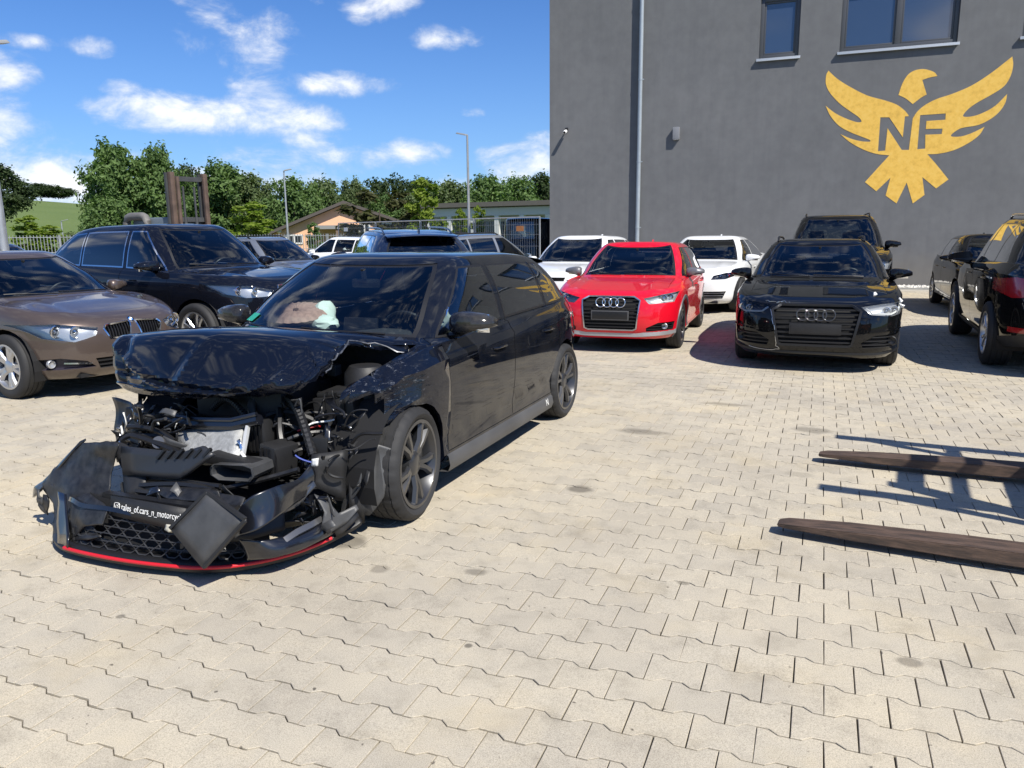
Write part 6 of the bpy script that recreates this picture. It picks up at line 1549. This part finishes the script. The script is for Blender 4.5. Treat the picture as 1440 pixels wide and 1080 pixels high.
def lob(seed, n, w, z0, z1, r0, r1):
    rnd = np.random.default_rng(seed); out = []
    for k in range(n):
        t = (k + .5) / n; a = k * 2.4 + rnd.uniform(-.5, .5); env = math.sin(math.pi * min(max(.16 + .74 * t, 0), 1)) ** .7
        out.append((w * env * math.cos(a) * rnd.uniform(.35, 1), w * env * math.sin(a) * rnd.uniform(.35, 1), z0 + (z1 - z0) * t, rnd.uniform(r0, r1) * (1.1 - .35 * t), rnd.uniform(r0, r1) * .85 * (1.1 - .35 * t)))
    return out
tree_mesh('big', 1, lob(1, 26, .30, .16, .86, .17, .23), 12000, .021, .22)
tree_mesh('round', 2, lob(2, 18, .33, .20, .78, .21, .28), 8000, .024, .25)
tree_mesh('wide', 3, lob(3, 16, .50, .22, .76, .20, .29), 7000, .026, .22)
tree_mesh('young', 4, lob(4, 14, .15, .22, .90, .08, .12), 2600, .026, .22)
tree_mesh('sparse', 5, lob(5, 14, .34, .32, .90, .08, .13), 1700, .028, .3)
def tree(kind, u, vt, wpx, dist, fol, label, group, zb=0.0, nm='tree', unit_w=None, rz=None):
    """u: column of the trunk, vt: row of the top, wpx: crown width in photo pixels"""
    p = at(u, vt, dist); h = p.z - zb; w = wpx * dist / FPX * 1.15
    root = tag(empty(nm, (p.x, p.y, zb), random.uniform(0, 6.28) if rz is None else rz), label, 'tree', group)
    cm, tk, uw = TREES[kind]; k = w / (uw * h); key = (kind, fol)
    if key not in TREES: m2 = cm.copy(); m2.materials.append(FOL[fol]); TREES[key] = m2
    o = mesh_obj('crown', TREES[key], None, root); t = mesh_obj('trunk', tk, None, root)
    o.scale = (h * k, h * k, h); t.scale = (h * min(k, 1), h * min(k, 1), h)
    return root
GT = 'trees beyond the yard'; random.seed(21)
tree('big', 157, 190, 72, 74, 'oak', 'tallest broad green tree left of the rusty forklift mast', GT)
tree('big', 214, 195, 58, 76, 'oak', 'tall green tree just left of the forklift mast, right half of a pair', GT)
tree('round', 145, 268, 50, 70, 'oak', 'lower bushy tree at the foot of the tallest tree', GT)
tree('round', 260, 222, 44, 120, 'dark', 'small dark tree showing above the forklift mast', GT)
tree('big', 312, 220, 74, 80, 'oak', 'rounded green tree right of the forklift mast', GT)
tree('round', 352, 236, 56, 78, 'olive', 'olive green tree between forklift mast and left lamp post', GT)
tree('round', 410, 241, 62, 72, 'oak', 'green tree directly behind the shorter lamp post', GT)
tree('round', 452, 243, 62, 88, 'olive', 'pale olive tree over the peach house gable', GT)
tree('big', 495, 246, 40, 92, 'olive', 'thin olive tree above the gable ridge of the peach house', GT)
tree('wide', 545, 242, 70, 150, 'dark', 'dark wood tree behind the peach house, left one', GT)
tree('wide', 588, 246, 60, 155, 'dark', 'dark wood tree behind the peach house, right one', GT)
tree('round', 632, 246, 56, 100, 'olive', 'olive tree left of the tall lamp post', GT)
tree('round', 684, 238, 66, 98, 'oak', 'green tree right behind the tall lamp post', GT)
tree('round', 728, 240, 60, 104, 'oak', 'green tree over the flat-roofed hall', GT)
tree('round', 762, 236, 52, 108, 'dark', 'dark green tree meeting the edge of the grey building', GT)
tree('wide', 640, 262, 80, 118, 'oak', 'low hedge-like tree behind the young bright tree', GT)
tree('wide', 300, 268, 90, 90, 'oak', 'low dense tree behind the mast of the forklift', GT)
tree('wide', 395, 275, 70, 92, 'dark', 'low dark tree behind the left end of the peach house', GT)
tree('round', -6, 224, 50, 92, 'dark', 'dark tree cut off by the left edge of the picture', GT, 3.0)
tree('round', 54, 256, 34, 250, 'dark', 'dark round tree on the hilltop, left one', 'trees on the hill', 11.5)
tree('round', 80, 261, 32, 252, 'dark', 'dark round tree on the hilltop, right one', 'trees on the hill', 11.5)
for k_, (u_, v_, w_, d_, f_, l_) in enumerate(((240, 266, 56, 84, 'oak', 'dense green tree filling in behind the forklift mast'), (335, 262, 80, 100, 'dark', 'dark green tree behind the bright young tree'), (440, 266, 80, 110, 'oak', 'green tree low behind the peach house gable, left'), (510, 264, 80, 112, 'oak', 'green tree low behind the peach house gable, right'), (600, 262, 70, 115, 'olive', 'olive tree low behind the bright young tree'), (665, 262, 80, 112, 'oak', 'green tree low behind the tall lamp post'), (715, 262, 80, 114, 'olive', 'olive tree low over the flat-roofed hall'), (765, 260, 80, 116, 'oak', 'green tree low beside the grey building edge'), (185, 262, 66, 78, 'oak', 'green tree low between the pair of tall trees'))):
    tree('wide', u_, v_, w_, d_, f_, l_, GT)
GY = 'young trees around the yard'
tree('young', 350, 283, 50, 46, 'lime', 'bright yellow-green young tree above the silver estate car', GY)
tree('young', 440, 312, 18, 52, 'oak', 'tiny round tree in front of the peach house', GY)
tree('sparse', 532, 262, 92, 40, 'plum', 'sparse dark-leaved tree in front of the gable', GY)
tree('young', 597, 248, 42, 38, 'lime', 'bright green young tree behind the blue off-roader', GY)
tree('young', 646, 292, 20, 37, 'lime', 'slim young tree left of the tall lamp post', GY)
tree('young', 673, 288, 20, 37, 'lime', 'slim young tree right of the tall lamp post', GY)
tree('young', 36, 302, 30, 60, 'lime', 'young tree beyond the left fence by the field', GY)
tree('young', 66, 316, 34, 62, 'lime', 'low young tree beyond the left fence near the small lamp', GY)
tree('wide', 205, 300, 60, 66, 'oak', 'low bush behind the forklift engine cover', GY)
tree('wide', 112, 322, 36, 64, 'olive', 'low bush at the foot of the green hill', GY)

# lamp posts ----------------------------------------------------------
ZN = pbsdf('galvanised steel', (.42, .43, .44), .45, metal=.6, vary=(4, .15))
def lamp_post(u, vt, dist, label, arm=.9, az=2.9, r=.055):
    p = at(u, vt, dist); h = p.z; root = tag(empty('lamp_post', (p.x, p.y, 0)), label, 'lamp post', 'lamp posts round the yard')
    e = bmesh.new(); tube(e, [(0, 0, 0), (0, 0, h * .3), (0, 0, h)], [r * 1.5, r * 1.25, r * .8], 10); obj('pole', e, ZN, root, 50)
    d = Vector((math.cos(az), math.sin(az), .22)); e = bmesh.new(); box(e, Vector((0, 0, h)) + d * arm * .5, (arm, .24, .07), rot_to(d) @ Matrix.Rotation(R(90), 3, 'Y') @ Matrix.Rotation(R(90), 3, 'X') if False else Matrix.Rotation(az, 3, 'Z') @ Matrix.Rotation(-.22, 3, 'Y'), bev=.02, taper=.85); obj('lamp_head', e, pbsdf('grey lamp head', (.25, .26, .27), .4), root, 40)
lamp_post(657, 190, 36, 'tall grey lamp post with single arm beside the flat-roofed hall', .55, 3.0)
lamp_post(399, 240, 54, 'shorter grey lamp post at the left end of the peach house', .5, .5)
lamp_post(-33, 60, 19, 'thick grey lamp post cut off by the left edge', .6, 1.5, .075)
lamp_post(86, 311, 118, 'small distant lamp post in front of the green field', .9, .4, .09)

# fences ---------------------------------------------------------------
def bar_fence(a, b, h, label):
    a, b = Vector(a), Vector(b); L_ = (b - a).length; d = (b - a) / L_; root = tag(empty('bar_fence', a), label, 'fence')
    n = int(L_ / 2.5)
    for k in range(n + 1):
        e = bmesh.new(); p = d * (k * L_ / n); box(e, p + Vector((0, 0, h / 2)), (.06, .06, h + .04)); obj('post', e, ZN, root)
    e = bmesh.new()
    for z in (.12, h * .5, h - .08): tube(e, [Vector((0, 0, z)), d * L_ + Vector((0, 0, z))], .014, 5)
    obj('rail', e, ZN, root)
    e = bmesh.new(); m = int(L_ / .14)
    for k in range(m): box(e, d * ((k + .5) * L_ / m) + Vector((0, 0, h / 2 + .02)), (.022, .022, h))
    o = obj('bars', e, ZN, root); o['kind'] = 'stuff'
bar_fence((-47, 14, 0), (-33, 30, 0), 1.62, 'light grey bar fence at the foot of the green field')
bar_fence((-33, 30, 0), (-22, 41, 0), 1.55, 'light grey bar fence in front of the peach house')
def mesh_fence(a, b, label, sign=False):
    a, b = Vector(a), Vector(b); L_ = (b - a).length; d = (b - a) / L_; h = 2.02; root = tag(empty('site_fence', a), label, 'fence', 'wire site fence panels')
    e = bmesh.new()
    for p, q in ((0, 0), (L_, L_)): tube(e, [d * p, d * q + Vector((0, 0, h))], .021, 6)
    for z in (.12, h): tube(e, [Vector((0, 0, z)), d * L_ + Vector((0, 0, z))], .021, 6)
    obj('frame', e, ZN, root, 50)
    e = bmesh.new(); m = int(L_ / .11)
    for k in range(m): tube(e, [d * ((k + .5) * L_ / m) + Vector((0, 0, .12)), d * ((k + .5) * L_ / m) + Vector((0, 0, h))], .004, 4, False)
    for z in (.45, .8, 1.15, 1.5, 1.8): tube(e, [Vector((0, 0, z)), d * L_ + Vector((0, 0, z))], .004, 4, False)
    o = obj('wires', e, ZN, root); o['kind'] = 'stuff'
    if sign is not False:
        e = bmesh.new(); rz = Matrix.Rotation(math.atan2(d.y, d.x), 3, 'Z'); n = rz @ Vector((0, -1, 0))
        box(e, d * L_ * sign[0] + Vector((0, 0, sign[1])) + n * .02, (.36, .008, .16), rz); obj('sign', e, pbsdf('fence sign ' + sign[2], sign[3], .5), root)
FA, FB = Vector((-19.74, 29.56, 0)), Vector((-7.9, 22.55, 0))
LBL = ['far left panel of the wire site fence with a white sign', 'second wire fence panel from the left behind the blue off-roader', 'third wire fence panel from the left beside the young trees', 'wire fence panel with an orange sign at the grey building corner']
for k in range(4):
    sg = {0: (.22, 1.75, 'white', (.7, .7, .68)), 3: (.72, 1.68, 'orange', (.72, .24, .05))}.get(k, False)
    mesh_fence(FA.lerp(FB, k / 4 + .003), FA.lerp(FB, (k + 1) / 4 - .003), LBL[k], sg)

# houses beyond ---------------------------------------------------------
def peach_house():
    D = 66.0; a, ap, b = at(383, 329, D), at(483, 288, D), at(592, 325, D); ax = (b - a); ax.z = 0; w = ax.length; ax.normalize(); nb = Vector((-ax.y, ax.x, 0))
    root = tag(empty('peach_house', (a.x, a.y, 0)), 'low peach-coloured house with a wide dark gable roof', 'building'); dep = 14
    loc = lambda s, z, t=0.0: ax * s + nb * t + Vector((0, 0, z)); xm = (ap - a).dot(ax); ha, hm, hb_ = a.z, ap.z, b.z
    e = bmesh.new(); q = lambda p: e.faces.new([e.verts.new(v) for v in p])
    q([loc(0, -.5), loc(w, -.5), loc(w, hb_), loc(xm, hm), loc(0, ha)]); q([loc(w, -.5), loc(w, -.5, dep), loc(w, hb_, dep), loc(w, hb_)]); q([loc(0, -.5, dep), loc(0, -.5), loc(0, ha), loc(0, ha, dep)])
    obj('wall', e, pbsdf('peach render', (.74, .44, .27), .85, vary=(.6, .08)), root)
    e = bmesh.new()
    for (s0, z0, s1, z1) in ((-.9, ha - .34, xm, hm + .06), (xm, hm + .06, w + .9, hb_ - .26)):
        p = [loc(s0, z0, -.7), loc(s1, z1, -.7), loc(s1, z1, dep), loc(s0, z0, dep)]; up = Vector((0, 0, .24))
        v0 = [e.verts.new(v) for v in p]; v1 = [e.verts.new(v + up) for v in p]; e.faces.new(v0[::-1]); e.faces.new(v1)
        for i in range(4): e.faces.new((v0[i], v0[(i + 1) % 4], v1[(i + 1) % 4], v1[i]))
    obj('roof', e, pbsdf('dark roof edge', (.075, .062, .055), .7), root)
    WF = pbsdf('white frame', (.6, .6, .58), .5); DG = pbsdf('far window glass', (.02, .025, .03), .1, coat=.5)
    for (u0, u1, v0, v1) in ((402, 426, 331, 342), (505, 520, 316, 330), (530, 552, 314, 330)):
        p, r_ = at(u0, v0, D), at(u1, v1, D); s0, s1 = (p - a).dot(ax), (r_ - a).dot(ax); z0, z1 = r_.z, p.z
        e = bmesh.new()
        for (s, z, ws, hs) in ((s0, (z0 + z1) / 2, .12, z1 - z0), (s1, (z0 + z1) / 2, .12, z1 - z0), ((s0 + s1) / 2, z0, s1 - s0, .12), ((s0 + s1) / 2, z1, s1 - s0, .12), ((s0 + s1) / 2, (z0 + z1) / 2, .1, z1 - z0)): box(e, loc(s, z, -.03), (ws, .1, hs), Matrix((ax, nb, Vector((0, 0, 1)))).transposed())
        f = obj('window', e, WF, root); e = bmesh.new(); box(e, loc((s0 + s1) / 2, (z0 + z1) / 2, -.02), (s1 - s0, .06, z1 - z0), Matrix((ax, nb, Vector((0, 0, 1)))).transposed()); obj('pane', e, DG, f)
    p, r_ = at(444, 320, D), at(505, 320, D); s0, s1 = (p - a).dot(ax), (r_ - a).dot(ax); mrot = Matrix((ax, nb, Vector((0, 0, 1)))).transposed()
    e = bmesh.new(); box(e, loc((s0 + s1) / 2, p.z, -1.4), (s1 - s0, 2.6, .28), mrot); c = obj('canopy', e, pbsdf('grey canopy', (.22, .22, .22), .6), root)
    for s in (s0 + .3, (s0 + s1) / 2, s1 - .3):
        e = bmesh.new(); box(e, loc(s, p.z / 2 - .1, -2.5), (.22, .22, p.z), mrot); obj('post', e, pbsdf('brown post', (.16, .11, .08), .8), c)
    p = at(389, 325, D); e = bmesh.new(); lathe(e, [(.001, .22), (.2, .1), (.2, -.1), (.001, -.22)], 10, 'Z', c=loc((p - a).dot(ax) + .2, p.z, -.25)); obj('wall_light', e, WF, root, 50)
peach_house()
def hall():
    D = 62.0; a, b = at(598, 289, D), at(800, 286.5, D - 6); ax = b - a; ax.z = 0; w = ax.length; ax.normalize(); nb = Vector((-ax.y, ax.x, 0)); mrot = Matrix((ax, nb, Vector((0, 0, 1)))).transposed()
    root = tag(empty('flat_roofed_hall', (a.x, a.y, 0)), 'long low flat-roofed hall with white columns left of the grey building', 'building'); h = a.z; loc = lambda s, z, t=0.0: ax * s + nb * t + Vector((0, 0, z))
    e = bmesh.new(); box(e, loc(w / 2, h / 2 - .3, 6.2), (w, 10, h), mrot); obj('wall', e, pbsdf('grey hall cladding', (.50, .52, .55), .6, vary=(.5, .08)), root)
    e = bmesh.new(); box(e, loc(w / 2, h - .10, 5), (w + .6, 13.4, .32), mrot); rf_ = obj('roof', e, pbsdf('brown roof edge', (.13, .115, .10), .6), root)
    e = bmesh.new(); box(e, loc(w / 2, h - .62, -1.2), (w, .3, .55), mrot); obj('fascia', e, pbsdf('pale fascia', (.52, .53, .54), .5), root)
    n = 6
    for k in range(n):
        e = bmesh.new(); box(e, loc((k + .5) * w / n, (h - .9) / 2, -1.2), (.35, .35, h - .9), mrot); obj('column', e, pbsdf('white column', (.62, .62, .61), .5), root)
    for k in range(5):
        e = bmesh.new(); box(e, loc((k + 1) * w / n, h * .42, 1.17), (1.9, .06, 1.6), mrot); obj('window', e, pbsdf('hall window glass', (.05, .07, .1), .15, coat=.6), root)
hall()

# rusty forklift behind the dark blue off-roader -------------------------
def old_forklift():
    p = at(270, 330, 17.5); root = tag(empty('forklift', (p.x, p.y, 0), R(-10)), 'old forklift with rusty mast and bent exhaust pipe behind the dark blue off-roader', 'forklift')
    RU = pbsdf('rusty steel', (.085, .056, .043), .75, vary=(5, .45), bump=(30, .4, .004)); DK = pbsdf('dark machine paint', (.05, .052, .055), .55, vary=(3, .3)); GB = pbsdf('grey blue cover', (.12, .145, .17), .45, vary=(2, .2))
    S = .38
    for y in (-S, S):
        e = bmesh.new(); box(e, (.02, y, 1.46), (.10, .10, 2.72), bev=.012); box(e, (.11, y * .82, 1.42), (.06, .06, 2.62), bev=.008); m = obj('mast_rail', e, RU, root, 40)
        e = bmesh.new(); box(e, (-.06, y, 1.46), (.05, .17, 2.70)); obj('rail_backing', e, DK, m)
    for z in (2.70, 1.9, .5):
        e = bmesh.new(); box(e, (.0, 0, z), (.07, 2 * S, .09)); obj('cross_member', e, DK, root)
    for y in (-.14, .12):
        e = bmesh.new(); tube(e, [(.03, y, .2), (.03, y, 1.95)], .035, 8); tube(e, [(.03, y, 1.95), (.03, y, 2.55)], .022, 8); obj('lift_cylinder', e, DK, root, 50)
    e = bmesh.new(); box(e, (-1.15, 0, .95), (1.9, 1.1, 1.1), bev=.06); obj('body', e, DK, root, 40)
    e = bmesh.new(); box(e, (-.75, .1, 1.78), (1.35, .9, .34), bev=.05); obj('engine_cover', e, GB, root, 40)
    e = bmesh.new(); tube(e, [(-1.55, -.40, 1.5), (-1.55, -.40, 1.86), (-1.50, -.40, 1.95), (-1.40, -.40, 1.98), (-.98, -.40, 1.98), (-.90, -.40, 1.95), (-.85, -.40, 1.88), (-.83, -.40, 1.6)], .08, 12); obj('exhaust_pipe', e, pbsdf('grey pipe', (.13, .125, .12), .6, vary=(6, .3)), root, 50)
    for x in (-.25, -1.95):
        for y in (-.55, .55):
            e = bmesh.new(); lathe(e, [(.12, -.1), (.32, -.11), (.34, -.08), (.34, .08), (.32, .11), (.12, .1)], 20, c=(x, y, .34)); obj('wheel', e, M['rubber'], root, 40)
old_forklift()

# forklift at the right whose forks reach into view ------------------------
def near_forklift():
    root = tag(empty('forklift', (1.86, 4.78, 0), R(-5)), 'two worn steel forks of a forklift reaching in from the right edge', 'forklift')
    m, nt, N, L = node_mat('worn fork steel'); b = N['Principled BSDF']; g = N.new('ShaderNodeTexCoord'); mp = N.new('ShaderNodeMapping'); mp.inputs['Scale'].default_value = (1.2, 9, 9); L.new(g.outputs['Object'], mp.inputs[0])
    c = ramp(N, L, noise(N, L, mp.outputs[0], 5, 7, .65), [(.25, (.030, .026, .024)), (.45, (.075, .052, .040)), (.6, (.13, .085, .062)), (.8, (.10, .085, .075))])
    L.new(c, b.inputs['Base Color']); b.inputs['Roughness'].default_value = .62; b.inputs['Metallic'].default_value = .25
    bp = N.new('ShaderNodeBump'); bp.inputs['Strength'].default_value = .4; bp.inputs['Distance'].default_value = .004; L.new(noise(N, L, mp.outputs[0], 30, 5), bp.inputs['Height']); L.new(bp.outputs[0], b.inputs['Normal'])
    DK = pbsdf('forklift frame paint', (.03, .03, .033), .5); OR = pbsdf('forklift body paint', (.45, .12, .02), .45)
    for (y, xt, sk) in ((.80, -1.86, .045), (-.76, -1.93, -.005)):
        e = bmesh.new(); V = []
        for (x, zt, th, w) in ((xt, .060, .016, .085), (xt + .05, .067, .022, .125), (xt + .35, .084, .044, .16), (xt + .9, .104, .068, .165), (-.05, .122, .085, .165), (.0, .122, .085, .165)):
            yy = y + sk * (x + .1); V.append([e.verts.new((x, yy - w / 2, zt - th)), e.verts.new((x, yy + w / 2, zt - th)), e.verts.new((x, yy + w / 2, zt)), e.verts.new((x, yy - w / 2, zt))])
        for a, b_ in zip(V, V[1:]):
            for k in range(4): e.faces.new((a[k], b_[k], b_[(k + 1) % 4], a[(k + 1) % 4]))
        e.faces.new(V[0]); e.faces.new(V[-1][::-1]); box(e, (.035, y, .48), (.07, .152, .86))
        bmesh.ops.recalc_face_normals(e, faces=e.faces[:]); bmesh.ops.bevel(e, geom=[d for d in e.edges if d.calc_face_angle(0) > .6], offset=.005, segments=2, affect='EDGES'); obj('fork', e, m, root, 40)
    for z in (.28, .72):
        e = bmesh.new(); box(e, (.11, 0, z), (.07, 1.95, .12), bev=.01); obj('carriage_bar', e, DK, root, 40)
    for y in (-.36, .36):
        e = bmesh.new(); box(e, (.24, y, 1.05), (.15, .11, 2.0), bev=.01); obj('mast_rail', e, DK, root, 40)
    for z in (1.98, 1.2):
        e = bmesh.new(); box(e, (.25, 0, z), (.09, .62, .10)); obj('cross_member', e, DK, root)
    e = bmesh.new(); box(e, (1.5, 0, .75), (1.9, 1.15, .85), bev=.08); obj('body', e, OR, root, 40)
    e = bmesh.new(); box(e, (2.45, 0, .85), (.55, 1.15, 1.0), bev=.12); obj('counterweight', e, DK, root, 40)
    for (x, y) in ((.02, -.62), (.02, .68), (2.1, -.5), (2.1, .5)):
        e = bmesh.new(); tube(e, [(x + (.55 if x < 1 else 0), y * .85, .9), (x + (.06 if x < 1 else 0), y, 2.1)], .045, 8); obj('cab_post', e, DK, root, 50)
    for y in (-.64, .16, .70):
        e = bmesh.new(); box(e, (1.0, y, 2.12), (2.3, .12 if abs(y) > .5 else .07, .05), bev=.012); obj('roof_bar', e, DK, root, 40)
    for x in (.62, 2.12):
        e = bmesh.new(); box(e, (x, .03, 2.10), (.08, 1.30, .04), bev=.008); obj('roof_cross_bar', e, DK, root, 40)
    for x in (.62, 2.25):
        for y in (-.56, .56):
            e = bmesh.new(); lathe(e, [(.12, -.1), (.30, -.11), (.33, -.08), (.33, .08), (.30, .11), (.12, .1)], 20, c=(x, y, .33)); obj('wheel', e, M['rubber'], root, 40)
near_forklift()
S_VAN = dict(S_SUV, H=2.08, belt=1.25, beltr=1.27, tail=1.28, cowl=(1.3, 1.30), roof=(.7, -2.2), rg=(-2.32, 1.3), wr=.80, rails=None, rdrop=.06, fdrop=.06, fin=False)
vp = at(741, 340, 30.5)
make_car('black_van', (vp.x, vp.y), 112, S_VAN, 'black van parked behind the wire fence beside the grey building', None, car_tail(T_CAY), 'van', group=None)
